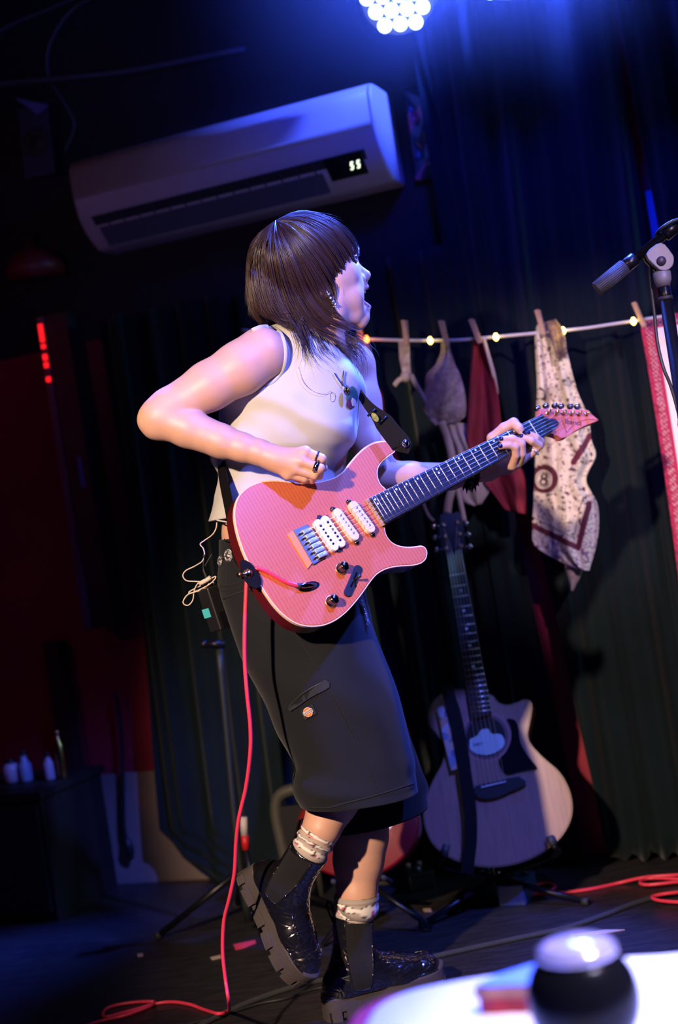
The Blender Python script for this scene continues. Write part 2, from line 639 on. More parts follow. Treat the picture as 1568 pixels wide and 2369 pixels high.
def sdf_mesh(prims, lo, hi, res):
    B = 8
    bs = B * res
    lo, hi = np.asarray(lo, float), np.asarray(hi, float)
    nb = np.ceil((hi - lo) / bs).astype(int)
    g = np.stack(np.meshgrid(*[np.arange(k) for k in nb], indexing='ij'), -1).reshape(-1, 3)
    ctr = lo + (g + 0.5) * bs
    dc = sdf_eval(prims, ctr)
    g = g[np.abs(dc) < bs * 0.87 * 1.25 + 0.004]
    ctr = lo + (g + 0.5) * bs
    off = np.stack(np.meshgrid(*[np.arange(B + 1)] * 3, indexing='ij'), -1)
    nB = len(g)
    D = np.full((nB, B + 1, B + 1, B + 1), 0.5)
    base = lo + g * bs
    for fn, k, op in prims:
        sel = np.nonzero(fn(ctr) < bs * 0.87 + 0.045)[0]
        for s in range(0, len(sel), 1500):
            ii = sel[s:s + 1500]
            p = base[ii][:, None, None, None, :] + off[None] * res
            e = fn(p)
            d = D[ii]
            if op == 'u':
                h = np.clip(0.5 + 0.5 * (d - e) / k, 0, 1)
                D[ii] = d + (e - d) * h - k * h * (1 - h)
            else:
                h = np.clip(0.5 - 0.5 * (d + e) / k, 0, 1)
                D[ii] = d + (-e - d) * h + k * h * (1 - h)
    ins = D < 0
    N = nb * B + 4
    def key(c):
        return (c[:, 0] * N[1] + c[:, 1]) * N[2] + c[:, 2]
    # cell vertices
    cnt = np.zeros((nB, B, B, B))
    acc = np.zeros((nB, B, B, B, 3))
    for axis in range(3):
        for a in (0, 1):
            for b in (0, 1):
                o = [0, 0, 0]
                oth = [k for k in range(3) if k != axis]
                o[oth[0]], o[oth[1]] = a, b
                s0 = tuple(slice(o[k], o[k] + B) for k in range(3))
                o2 = list(o)
                o2[axis] += 1
                s1 = tuple(slice(o2[k], o2[k] + B) for k in range(3))
                d0 = D[(slice(None),) + s0]
                d1 = D[(slice(None),) + s1]
                x = (d0 < 0) != (d1 < 0)
                t = np.where(x, d0 / np.where(x, d0 - d1, 1), 0)
                cnt += x
                for k in range(3):
                    acc[..., k] += np.where(x, o[k] + (t if k == axis else 0), 0)
    act = np.nonzero(cnt > 0)
    local = np.stack(act[1:], 1)
    cell = g[act[0]] * B + local
    pos = lo + (cell + acc[act] / cnt[act][:, None]) * res
    kk = key(cell)
    order = np.argsort(kk)
    kk = kk[order]
    pos = pos[order]
    quads = []
    for axis in range(3):
        o1 = [slice(0, B)] * 3
        o2 = [slice(0, B)] * 3
        o2[axis] = slice(1, B + 1)
        i0 = ins[(slice(None),) + tuple(o1)]
        i1 = ins[(slice(None),) + tuple(o2)]
        e = np.nonzero(i0 != i1)
        c = g[e[0]] * B + np.stack(e[1:], 1)
        flip = i0[e]
        u_, v_ = [(1, 2), (2, 0), (0, 1)][axis]
        du = np.zeros(3, int); du[u_] = 1
        dv = np.zeros(3, int); dv[v_] = 1
        cs = [c - du - dv, c - dv, c, c - du]
        idx = []
        ok = np.ones(len(c), bool)
        for q in cs:
            k_ = key(q)
            j = np.clip(np.searchsorted(kk, k_), 0, len(kk) - 1)
            ok &= kk[j] == k_
            idx.append(j)
        Q = np.stack(idx, 1)
        Q = np.where(flip[:, None], Q, Q[:, ::-1])
        quads.append(Q[ok])
    return pos, np.vstack(quads)


def mk_np(name, v, q, m, parent=None, uvs=None, colors=None):
    me = bpy.data.meshes.new(name)
    me.vertices.add(len(v))
    me.vertices.foreach_set('co', np.ascontiguousarray(v, dtype=np.float32).ravel())
    k = q.shape[1]
    me.loops.add(q.size)
    me.loops.foreach_set('vertex_index', np.ascontiguousarray(q, dtype=np.int32).ravel())
    me.polygons.add(len(q))
    me.polygons.foreach_set('loop_start', np.arange(0, q.size, k, dtype=np.int32))
    me.polygons.foreach_set('loop_total', np.full(len(q), k, dtype=np.int32))
    me.update(calc_edges=True)
    me.polygons.foreach_set('use_smooth', np.ones(len(q), dtype=bool))
    if uvs is not None:
        ul = me.uv_layers.new(name='UVMap')
        ul.data.foreach_set('uv', np.asarray(uvs, np.float32)[q.ravel()].ravel())
    if colors is not None:
        ca = me.color_attributes.new('print', 'FLOAT_COLOR', 'POINT')
        ca.data.foreach_set('color', np.asarray(colors, np.float32).ravel())
    me.validate()
    me.materials.append(m)
    o = bpy.data.objects.new(name, me)
    COL.objects.link(o)
    return attach(o, parent)


def grid_quads(nr, nc, wrap=False):
    i = np.arange(nr - 1)[:, None]
    j = np.arange(nc if wrap else nc - 1)[None]
    a = i * nc + j
    b = i * nc + (j + 1) % nc
    return np.stack([a, b, b + nc, a + nc], -1).reshape(-1, 4)


def bvh_of(o):
    return BVHTree.FromPolygons([v.co for v in o.data.vertices], [tuple(p.vertices) for p in o.data.polygons])


CAMP = Vector((0, 0, ZC))


def hit(bvh, px, py, off=0.001, dflt=2.7):
    """point of a surface along a line of sight, lifted off it by off metres"""
    dirv = (PV(px, py, 1.0) - CAMP).normalized()
    loc, nrm, _, _ = bvh.ray_cast(CAMP, dirv)
    if loc is None:
        return PV(px, py, dflt), Vector((0, -1, 0))
    if nrm.dot(dirv) > 0:
        nrm = -nrm
    return loc + nrm * off, nrm


def patch_on(name, bvh, outline, off, m, parent, th=0.0015, n=1):
    """thin piece of cloth lying on a surface, its outline given along lines of sight"""
    out = smooth_closed(outline, n) if n > 1 else outline
    top = [hit(bvh, x, y, off + th) for x, y in out]
    bot = [hit(bvh, x, y, off) for x, y in out]
    k = len(out)
    v = [q[0] for q in bot] + [q[0] for q in top]
    f = [(i, (i + 1) % k, k + (i + 1) % k, k + i) for i in range(k)]
    f += [tuple(range(k))[::-1], tuple(range(k, 2 * k))]
    return fix_normals(mk(name, v, f, m, parent, False))
# ------------------------------------------------------------------ the room
WP = np.array([0.0, 3.98, 0.0])
WT = np.array([0.9348, -0.3552, 0.0])     # along the back wall, towards the right
WN = np.array([-0.3552, -0.9348, 0.0])    # out of the back wall
ZV = np.array([0.0, 0.0, 1.0])


def W(s, off, z):
    return WP + WT * s + WN * off + ZV * z


def wp(px, py, off=0.0):
    """point of the plane off metres in front of the back wall"""
    q = P(px, py, 1.0)
    c = np.array([0, 0, ZC])
    r = q - c
    k = (WN @ (WP - c) + off) / (WN @ r)
    return c + r * k


def ws(px, py, off=0.0):
    q = wp(px, py, off)
    return float((q - WP) @ WT), float(q[2])


def wbox(name, s0, s1, o0, o1, z0, z1, m, parent=None):
    g = G().box(W((s0 + s1) / 2, (o0 + o1) / 2, (z0 + z1) / 2), WT, WN, ZV, (s1 - s0) / 2, (o1 - o0) / 2, (z1 - z0) / 2)
    return fix_normals(g.build(name, m, parent, False))


def abox(name, lo, hi, m, parent=None):
    lo, hi = np.array(lo, float), np.array(hi, float)
    c, h = (lo + hi) / 2, (hi - lo) / 2
    return fix_normals(G().box(c, (1, 0, 0), (0, 1, 0), (0, 0, 1), *h).build(name, m, parent, False))


STAGE_Y = 2.36
tag(abox('floor', (-3.6, STAGE_Y, -0.06), (3.6, 5.6, 0), M['floor']), kind='structure')
tag(abox('floor', (-3.6, -2.0, -0.41), (3.6, STAGE_Y, -0.35), mat('audience_floor', (0.03, 0.028, 0.03, 1), 0.6, var=0.3)), kind='structure')
tag(abox('trim_1', (-3.6, STAGE_Y - 0.02, -0.35), (3.6, STAGE_Y, -0.06), M['black_plastic']), kind='structure')
tag(wbox('wall_back', -3.4, 3.2, -0.1, 0, 0.0, 2.72, M['wall_red']), kind='structure')
tag(wbox('baseboard_back', -3.4, ws(560, 2030)[0], 0.0, 0.012, 0, 0.33, M['wall_white']), kind='structure')
tag(abox('ceiling', (-3.6, -2.0, 2.70), (3.6, 5.6, 2.78), M['ceiling']), kind='structure')
# black band of the back wall over and around the air conditioner
s0 = ws(-330, 300)[0]; s1 = ws(1040, 300)[0]
tag(wbox('trim_2', s0, s1, 0, 0.015, 1.62, 2.70, M['ceiling']), kind='structure')
# dark brown post at the foot of the wall
a = ws(150, 1690)[0]; b = ws(196, 1775)[0]
tag(wbox('trim_3', a, b, 0, 0.05, 0, 0.75, mat('dark_wood', (0.035, 0.012, 0.012, 1), 0.6, var=0.4, vscale=30)), kind='structure')


# ------------------------------------------------------------------ curtains
def curtain(name, label, sl, sr, z0, z1, phase, parent_z=None):
    """sl, sr: functions of z giving the two edges along the wall"""
    nz, ns = 40, 420
    rr = random.Random(phase)
    ph = [rr.uniform(0, 6.28) for _ in range(8)]
    zz = np.linspace(z0, z1, nz)
    V = np.zeros((nz, ns, 3))
    for i, z in enumerate(zz):
        a, b = sl(z), sr(z)
        u = np.linspace(0, 1, ns)
        s = a + (b - a) * u
        c = s + 0.010 * np.sin(2.1 * z + ph[0]) + 0.018 * (z1 - z) * np.sin(3.0 * s + ph[1])
        k = 2 * math.pi / 0.105
        f = np.sin(k * c + 1.3 * np.sin(9 * c + ph[2]) + ph[3]) * (0.6 + 0.4 * np.sin(17 * c + ph[4]))
        f2 = np.sin(2.3 * k * c + ph[5] + 0.4 * z)
        amp = 0.032 * (0.75 + 0.25 * np.sin(1.7 * z + ph[6] + 3 * c))
        off = 0.085 + amp * np.sign(f) * np.abs(f) ** 0.8 + 0.006 * f2
        off += 0.010 * np.maximum(0, 0.25 - z) * np.sin(40 * c)
        V[i] = WP + np.outer(s, WT) + np.outer(off, WN) + np.array([0, 0, z])
    # the hem wavers a little over the floor
    V[0, :, 2] += 0.012 + 0.010 * np.sin(np.linspace(0, 40, ns) + ph[7])
    o = mk_np(name, V.reshape(-1, 3), grid_quads(nz, ns), M['curtain'])
    md = o.modifiers.new('thickness', 'SOLIDIFY')
    md.thickness = 0.003
    tag(o, label, 'curtain', 'dark green stage curtains')
    return o


def edge(p0, p1, off=0.085):
    (sa, za), (sb, zb) = ws(*p0, off), ws(*p1, off)
    return lambda z: sa + (sb - sa) * (z - za) / (zb - za)


lower_left = edge((330, 1500), (372, 1960))
def left_edge(z):
    return lower_left(min(z, 0.9)) - 0.05 * max(0, 0.25 - z) * 0 + (0.16 * max(0, 0.16 - z) / 0.16)
g1a = edge((1187, 1190), (1338, 1900))
g1b = edge((1225, 1190), (1392, 1900))
g2a = edge((1443, 200), (1480, 440))
g2b = edge((1462, 200), (1506, 440))
sAC = ws(1015, 400, 0.085)[0]
curtain('stage_curtain', 'dark green pleated curtain on the wall under the air conditioner', left_edge, lambda z: sAC, 0, 1.66, 3)
curtain('stage_curtain', 'dark green full-height curtain behind the two hung red cloths, left of the red gap', lambda z: sAC - 0.02,
        lambda z: g1a(z) + 0.055 * min(1, max(0, z - 0.98) / 0.05) * 1.0, 0, 2.60, 11)
curtain('stage_curtain', 'dark green pleated curtain behind the printed scarf, between the two red gaps', lambda z: g1b(z), lambda z: g2a(z), 0, 2.60, 23)
curtain('stage_curtain', 'dark green curtain at the right edge behind the microphone stand', lambda z: g2b(z), lambda z: g2b(z) + 1.6, 0, 2.60, 31)
# rail that carries them
rail = wbox('curtain_rail', ws(1010, 300)[0], 2.6, 0.05, 0.08, 2.60, 2.64, M['black_metal'])
tag(rail, 'black rail under the ceiling carrying the full-height green curtains', 'rail')
# blue board showing in the right-hand curtain gap
a, za = ws(1503, 440, 0.02); b, zb = ws(1530, 760, 0.02)
tag(wbox('trim_4', a - 0.012, a + 0.016, 0.0, 0.02, zb - 0.3, za, mat('blue_board', (0.05, 0.22, 0.55, 1), 0.6)), kind='structure')

# ------------------------------------------------------------------ air conditioner on the wall
ACF = 0.21
tl, zt = ws(152, 366, ACF)
tr, _ = ws(853, 190, ACF)
_, zb = ws(560, 505, 0.10)
_, zt = ws(500, 275, ACF)
H_ = zt - zb
ac = thing('air_conditioner', 'long white wall air conditioner tilted across the dark back wall, lit digits', 'air conditioner', W((tl + tr) / 2, 0, zb))


def acprof(n=0):
    p = [(0.012, 0.0), (0.095, 0.0), (0.125, 0.012), (0.165, 0.05), (0.195, 0.10), (0.208, 0.16), (0.21, 0.22), (0.207, 0.262), (0.19, 0.290), (0.16, 0.300), (0.06, 0.302), (0.012, 0.300)]
    return [(o, z * H_ / 0.302) for o, z in p]


def extr(prof, s0, s1, ns=2, shrink=0.0):
    g = G()
    n = len(prof)
    ss = np.linspace(s0, s1, ns)
    v, f = [], []
    for s in ss:
        for o, z in prof:
            v.append(W(s, o, zb + z))
    for i in range(ns - 1):
        for k in range(n):
            j = (k + 1) % n
            f.append((i * n + k, i * n + j, (i + 1) * n + j, (i + 1) * n + k))
    f.append(tuple(range(n)))
    f.append(tuple((ns - 1) * n + k for k in range(n)))
    g.add(v, f)
    return g


pr = crom(acprof(), 4)
o = extr([tuple(q) for q in pr], tl, tr).build('housing', M['ac_white'], ac)
fix_normals(o)
bv = o.modifiers.new('bevel', 'BEVEL'); bv.width = 0.010; bv.segments = 3; bv.limit_method = 'ANGLE'; bv.angle_limit = 0.9
for q in o.data.polygons:
    q.use_smooth = True
acb = bvh_of(o)
# front cover panel standing a little proud, ends of the casing left free
fp = [(o_ + 0.004, z) for o_, z in acprof()[5:9]]
fp = [tuple(q) for q in crom(fp, 4)]
fp2 = fp + [(a_ - 0.012, b_) for a_, b_ in fp[::-1]]
o = fix_normals(extr(fp2, tl + 0.006, tr - 0.012).build('front_panel', M['ac_white'], ac, True))
# outlet and louvre in the slanting lower face
def on_lower(t):
    a_, b_ = np.array(acprof()[2]), np.array(acprof()[4])
    return a_ + (b_ - a_) * t
lt, lr = tl + 0.045, tr - 0.175
def strip(name, s0, s1, t0, t1, lift0, lift1, m, th=0.004):
    a_, b_ = on_lower(t0), on_lower(t1)
    d = (b_ - a_) / np.linalg.norm(b_ - a_)
    nn = np.array([d[1], -d[0]])
    q = [a_ + nn * lift0, b_ + nn * lift1, b_ + nn * (lift1 - th), a_ + nn * (lift0 - th)]
    return fix_normals(extr([tuple(x) for x in q], s0, s1).build(name, m, ac, False))
strip('air_outlet', lt, lr + 0.13, 0.36, 0.98, 0.006, 0.006, M['ac_dark'])
strip('louver', lt + 0.008, lr, 0.02, 0.62, 0.012, 0.009, mat('ac_louver', (0.07, 0.08, 0.11, 1), 0.45))
for k in range(14):
    s_ = lt + 0.04 + k * (lr - lt - 0.06) / 13
    strip('vane', s_, s_ + 0.004, 0.62, 0.95, 0.008, 0.008, mat('ac_vane', (0.03, 0.035, 0.05, 1), 0.5) if k == 0 else bpy.data.materials['ac_vane'])
# display window with its two lit figures
strip('display_window', lr + 0.015, tr - 0.055, 0.30, 0.98, 0.0075, 0.0075, M['black_gloss'])
bpy.context.view_layer.update()
disp = bvh_of(bpy.data.objects['display_window'])
def seg(cx, cy, w_, h_, rot):
    """a rounded figure 5 of strokes"""
    g = G()
    pts = [(0.5, 1), (-0.5, 1), (-0.5, 0.08), (0.5, -0.02), (0.5, -1), (-0.5, -1)]
    c_, s_ = math.cos(rot), math.sin(rot)
    q = []
    for a_, b_ in pts:
        x = a_ * w_ / 2 + b_ * h_ * 0.12
        y = -b_ * h_ / 2
        X, Y = cx + x * c_ - y * s_, cy + x * s_ + y * c_
        q.append(hit(disp, X, Y, 0.001)[0])
    v, f, uv = tube_geo(q, 0.0022, 6)
    g.add(v, f)
    return g
for cx, cy in ((814, 383), (829, 379)):
    seg(cx, cy, 9, 15, -0.24).build('digit', M['ac_digit'], ac)

# crumpled plastic sheet with loops of print, pinned right of the air conditioner
pm = mat('plastic_sheet', (0.010, 0.012, 0.03, 1), 0.3, bump=0.6, bscale=14)
nt = pm.node_tree
tc = nt.nodes.new('ShaderNodeTexCoord'); wv = nt.nodes.new('ShaderNodeTexWave')
wv.wave_type = 'RINGS'; wv.inputs['Scale'].default_value = 5.5; wv.inputs['Distortion'].default_value = 9
cr = nt.nodes.new('ShaderNodeValToRGB')
cr.color_ramp.elements[0].position = 0.80; cr.color_ramp.elements[0].color = (0.010, 0.012, 0.03, 1)
cr.color_ramp.elements[1].position = 0.95; cr.color_ramp.elements[1].color = (0.28, 0.04, 0.10, 1)
nt.links.new(tc.outputs['Object'], wv.inputs['Vector']); nt.links.new(wv.outputs['Fac'], cr.inputs[0])
nt.links.new(cr.outputs[0], nt.nodes['Principled BSDF'].inputs['Base Color'])
V = []
for v_ in np.linspace(0, 1, 24):
    for u_ in np.linspace(0, 1, 18):
        x = 935 + u_ * 80 + v_ * 26
        y = 205 + v_ * 215 - u_ * 12
        V.append(wp(x, y, 0.03 + 0.012 * noise.noise(Vector((u_ * 3, v_ * 5, 2.2)))))
o = mk_np('plastic_sheet', np.array(V), grid_quads(24, 18), pm)
o.modifiers.new('thickness', 'SOLIDIFY').thickness = 0.002
tag(o, 'dark crinkled sheet with looping print on the wall right of the air conditioner', 'poster')

# ------------------------------------------------------------------ stage lights under the ceiling
def par_light(label, px, py, d, aim, energy, n_rings=(1, 6, 12), colr=(0.06, 0.14, 1.0), red=False):
    c = P(px, py, d)
    a = Vector(aim).normalized()
    t = thing('stage_light', label, 'stage light', c, 'blue stage lights under the ceiling')
    R_ = 0.098
    g = G().lathe(Vector(c) - a * 0.16, a, [(0.03, 0), (0.07, 0.01), (0.085, 0.05), (R_, 0.10), (R_, 0.155), (R_ - 0.006, 0.158), (R_ - 0.008, 0.150)], 32)
    g.build('can', M['black_plastic'], t)
    u = a.orthogonal().normalized(); w_ = a.cross(u)
    k = 0
    for ring, cnt in enumerate(n_rings):
        for i in range(cnt):
            an = 2 * math.pi * i / cnt + 0.2
            rr = 0.0385 * ring
            if ring == 2: rr = 0.0385 * (2.0 if i % 2 == 0 else 1.732)
            p = Vector(c) + (u * math.cos(an) + w_ * math.sin(an)) * rr
            g = G().lathe(p - a * 0.004, a, [(0.0178, 0), (0.0178, 0.006), (0.013, 0.011), (0.005, 0.0135)], 16)
            g.build('lens', M['led_blue'], t)
    # yoke up to the ceiling
    top = Vector((c[0], c[1] + 0.03, 2.695))
    side = Vector((1, 0, 0))
    b0 = Vector(c) - a * 0.06
    pts = [b0 - side * 0.112, b0 - side * 0.112 + Vector((0, 0, 0.13)), Vector((c[0], b0.y, c[2] + 0.16)), b0 + side * 0.112 + Vector((0, 0, 0.13)), b0 + side * 0.112]
    v, f, uv = ribbon_geo(crom([tuple(q) for q in pts], 6), (0, -1, 0.01), 0.004, 0.025)
    mk('yoke', v, f, M['black_metal'], t, False)
    tube('hanger', [Vector((c[0], b0.y, c[2] + 0.15)), Vector((c[0], b0.y, 2.698))], 0.010, M['black_metal'], t, sub=1)
    s = spot('stage_light_beam', Vector(c) + a * 0.03, Vector(c) + a * 2, energy, colr, 110, 0.9, 0.06)
    s.parent = t
    s.location = Vector(s.location) - t.location
    return t


par_light('blue stage light with round white-hot lenses over the air conditioner', 921, -12, 3.42, (0.12, -1.0, -0.42), 55)
par_light('blue stage light mostly above the frame, second from the left', 1160, -92, 3.30, (-0.5, -0.9, -0.55), 40)
par_light('blue stage light above the frame over the right-hand curtain', 1400, -120, 3.20, (-0.15, -1.0, -0.6), 25)
# unseen light added for the blue wash on the upper curtains
spot('curtain_wash_fill', (0.55, 2.75, 2.62), (0.85, 3.62, 2.30), 120, (0.006, 0.012, 1.0), 110, 1.0, 0.1)

# thin stage haze under the ceiling, lit by the blue lights
HAZE = 0.22
hz = abox('haze', (-0.2, 2.60, 1.80), (2.6, 3.50, 2.69), None)
hm = bpy.data.materials.new('haze'); hm.use_nodes = True
hn = hm.node_tree
hn.nodes.remove(hn.nodes['Principled BSDF'])
vs = hn.nodes.new('ShaderNodeVolumeScatter')
vs.inputs['Color'].default_value = (0.9, 0.92, 1, 1)
hc = hn.nodes.new('ShaderNodeTexCoord')
hx = hn.nodes.new('ShaderNodeSeparateXYZ')
hn.links.new(hc.outputs['Object'], hx.inputs[0])
def ramp(sock_, a_, b_):
    r_ = hn.nodes.new('ShaderNodeMapRange'); r_.interpolation_type = 'SMOOTHSTEP'
    r_.inputs[1].default_value = a_; r_.inputs[2].default_value = b_
    hn.links.new(sock_, r_.inputs[0])
    return r_.outputs[0]
mu = hn.nodes.new('ShaderNodeMath'); mu.operation = 'MULTIPLY'
hn.links.new(ramp(hx.outputs['Z'], 1.80, 2.55), mu.inputs[0]); hn.links.new(ramp(hx.outputs['X'], -0.2, 0.6), mu.inputs[1])
m2 = hn.nodes.new('ShaderNodeMath'); m2.operation = 'MULTIPLY'; m2.inputs[1].default_value = HAZE
hn.links.new(mu.outputs[0], m2.inputs[0]); hn.links.new(m2.outputs[0], vs.inputs['Density'])
hn.links.new(vs.outputs[0], hn.nodes['Material Output'].inputs['Volume'])
hz.data.materials.append(hm)
hz['kind'] = 'stuff'
hz['label'] = 'thin blue-lit haze hanging under the ceiling'
hz['category'] = 'haze'

# ------------------------------------------------------------------ small fittings on the dark upper wall
cd = tube('cable_conduit', [wp(-120, 222, 0.03), wp(0, 195, 0.03), wp(150, 180, 0.03), wp(300, 163, 0.03), wp(565, 112, 0.03)], 0.008, mat('conduit', (0.07, 0.08, 0.11, 1), 0.6), sub=5)
tag(cd, 'thin pale conduit running along the dark wall above the air conditioner', 'conduit')
c1 = tube('wall_cable', [wp(300, -40, 0.025), wp(175, 15, 0.02), wp(120, 90, 0.02), wp(108, 140, 0.02), wp(112, 178, 0.02)], 0.004, mat('dark_wire', (0.10, 0.11, 0.14, 1), 0.5))
tag(c1, 'thin dark wire curving down to the conduit at upper left', 'cable')
c2_ = tube('wall_cable', [wp(-30, 90, 0.02), wp(30, 55, 0.02), wp(110, 22, 0.02), wp(190, -12, 0.02)], 0.004, bpy.data.materials['dark_wire'])
tag(c2_, 'thin dark wire slanting across the top left corner', 'cable')
c3 = tube('wall_cable', [wp(118, 192, 0.02), wp(150, 240, 0.02), wp(172, 290, 0.02), wp(150, 350, 0.02)], 0.003, bpy.data.materials['dark_wire'])
tag(c3, 'thin dark wire hanging from the conduit to the air conditioner end', 'cable')

# small wall loudspeaker with slanted top, far upper left
sp = thing('wall_speaker', 'small dark slant-topped loudspeaker high on the wall at far left', 'speaker', wp(70, 410, 0.0))
V = [wp(x, y, o_) for x, y in ((40, 255), (110, 236), (128, 400), (58, 415)) for o_ in (0.0, 0.13)]
f = [(0, 2, 4, 6), (1, 7, 5, 3), (0, 1, 3, 2), (2, 3, 5, 4), (4, 5, 7, 6), (6, 7, 1, 0)]
fix_normals(mk('cabinet', V, f, mat('speaker_cabinet', (0.03, 0.035, 0.07, 1), 0.5), sp, False))
V = [wp(x, y, o_) for x, y in ((34, 226), (114, 243), (88, 266)) for o_ in (0.10, 0.15)]
fix_normals(mk('top_highlight', V, [(0, 2, 4), (1, 5, 3), (0, 1, 3, 2), (2, 3, 5, 4), (4, 5, 1, 0)], mat('speaker_highlight', (0.10, 0.12, 0.35, 1), 0.5), sp, False))  # blue highlight on the speaker's top, put in as a coloured wedge
G().lathe(wp(86, 330, 0.13), WN, [(0.042, 0), (0.042, 0.006), (0.034, 0.004), (0.012, 0.002), (0.01, 0.006)], 20).build('driver_cone', M['black_rubber'], sp)

# red dome lamp shade below it
ds = thing('dome_lamp', 'dim red domed lamp shade on the wall below the air conditioner at far left', 'lamp', wp(85, 640, 0.08))
c = wp(85, 640, 0.10)
G().lathe(c, (0.0, 0.0, 1.0), [(0.085, 0), (0.083, 0.03), (0.070, 0.06), (0.045, 0.08), (0.012, 0.09), (0.010, 0.10)], 28).build('lamp_shade', mat('red_shade', (0.12, 0.008, 0.014, 1), 0.5), ds)
tube('wall_arm', [c + ZV * 0.095, c + ZV * 0.13, wp(85, 560, 0.0)], 0.006, M['black_metal'], ds)

# tall narrow loudspeaker column with red indicator lamps
cs0, cz1 = ws(103, 738, 0.06)
_, cz0 = ws(212, 1452, 0.06)
colm = thing('column_speaker', 'tall narrow black column loudspeaker with red indicator lamps on the left wall', 'speaker', W(cs0, 0, cz0))
cw = 0.095
cs1 = cs0 + cw
wbox('cabinet', cs0, cs1, 0.012, 0.10, cz0, cz1, mat('column_black', (0.012, 0.012, 0.018, 1), 0.5), colm)
wbox('left_strip', cs0, cs0 + 0.022, 0.10, 0.105, cz0, cz1, mat('column_strip', (0.10, 0.06, 0.09, 1), 0.45), colm)  # paler pinkish strip down the left edge
wbox('bracket', cs0 + 0.02, cs1 - 0.02, 0.0, 0.012, cz0 + 0.2, cz0 + 0.3, M['black_metal'], colm)
for px, py, hh in ((109, 768, 0.026), (109, 800, 0.006), (113, 825, 0.0085), (116, 843, 0.0075), (121, 876, 0.007)):
    s_, z_ = ws(px, py, 0.105)
    wbox('indicator_lamp', cs0 + 0.005, cs0 + 0.017, 0.104, 0.110, z_ - hh, z_ + hh, M['led_red'], colm)
wbox('blue_sticker', cs0 + 0.062, cs0 + 0.076, 0.10, 0.102, ws(190, 1128, 0.1)[1], ws(190, 1055, 0.1)[1], mat('sticker_blue', (0.05, 0.15, 0.40, 1), 0.5), colm)

# black cable with a plug hanging over the pale lower wall
t = thing('hanging_cable', 'black cable with a plug end hanging down the pale lower wall', 'cable', wp(290, 1900, 0.03))
tube('cord', [wp(268, 1600, 0.03), wp(281, 1700, 0.03), wp(284, 1800, 0.03), wp(286, 1900, 0.03), wp(292, 1945, 0.03)], 0.006, M['cable_black'], t)
tube('plug', [wp(292, 1940, 0.03), wp(297, 1955, 0.03), wp(302, 1972, 0.03), wp(306, 1988, 0.03)], [0.008, 0.014, 0.012, 0.004], M['cable_black'], t)

# dark low cabinet with pale vessels, lower left
cb = thing('low_cabinet', 'low dark cabinet standing against the wall in the lower left corner', 'cabinet', W(ws(60, 2050)[0], 0.1, 0))
dk = mat('cabinet_dark', (0.012, 0.008, 0.010, 1), 0.6, var=0.3)
sL, zL = ws(-160, 1800, 0.2); sR = ws(160, 1800, 0.2)[0]
zc = ws(100, 1805, 0.2)[1]
wbox('carcass', sL, sR, 0.03, 0.36, 0.0, zc - 0.02, dk, cb)
wbox('top_board', sL - 0.01, sR + 0.01, 0.02, 0.37, zc - 0.02, zc, dk, cb)
mid = (sL + sR) / 2
for i, (q0, q1) in enumerate(((sL + 0.01, mid - 0.004), (mid + 0.004, sR - 0.01))):
    d_ = wbox('door', q0, q1, 0.36, 0.375, 0.03, zc - 0.035, mat('cabinet_door', (0.016, 0.010, 0.012, 1), 0.5) if i == 0 else bpy.data.materials['cabinet_door'], cb)
    hs = q1 - 0.03 if i == 0 else q0 + 0.03
    h_ = wbox('handle', hs - 0.004, hs + 0.004, 0.375, 0.395, zc - 0.16, zc - 0.09, M['black_metal'])
    attach(h_, d_)
def vessel(name, label, cat, px, prof, m, capm=None):
    s_ = ws(px, 1805, 0.2)[0]
    b_ = W(s_, 0.2, zc)
    t_ = thing(name, label, cat, b_, 'vessels on the dark low cabinet')
    G().lathe(b_, (0, 0, 1), prof, 20).build('body', m, t_)
    r_, h_ = prof[-1]
    G().lathe(Vector(b_) + Vector((0, 0, h_ - 0.002)), (0, 0, 1), [(r_ + 0.002, 0), (r_ + 0.002, 0.010), (r_ * 0.6, 0.013)], 16).build('lid', capm or M['black_plastic'], t_)
pale = mat('pale_ceramic', (0.45, 0.40, 0.48, 1), 0.4)
vessel('jar', 'pale squat jar at the left on the dark low cabinet', 'jar', 30, [(0.018, 0), (0.024, 0.008), (0.026, 0.04), (0.020, 0.055), (0.014, 0.06)], pale)
vessel('bottle', 'pale bluish bottle leaning light in the middle of the low cabinet', 'bottle', 62, [(0.016, 0), (0.019, 0.006), (0.019, 0.05), (0.010, 0.066), (0.008, 0.080)], mat('bluish_bottle', (0.25, 0.32, 0.48, 1), 0.3))
vessel('bottle', 'small white bottle near the gold one on the low cabinet', 'bottle', 118, [(0.014, 0), (0.016, 0.005), (0.015, 0.05), (0.007, 0.062), (0.006, 0.07)], pale)
vessel('bottle', 'slim gold bottle at the right end of the low cabinet', 'bottle', 148, [(0.011, 0), (0.013, 0.005), (0.013, 0.10), (0.006, 0.115), (0.0055, 0.13)], M['gold'], M['gold'])


# ------------------------------------------------------------------ things hanging on the fairy-light line
def line_pt(px, off=0.21):
    """the sagging line"""
    xs = [560, 700, 830, 940, 1060, 1150, 1250, 1350, 1470, 1560]
    ys = [764, 778, 784, 788, 787, 779, 770, 760, 742, 728]
    return wp(px, float(np.interp(px, xs, ys)), off)


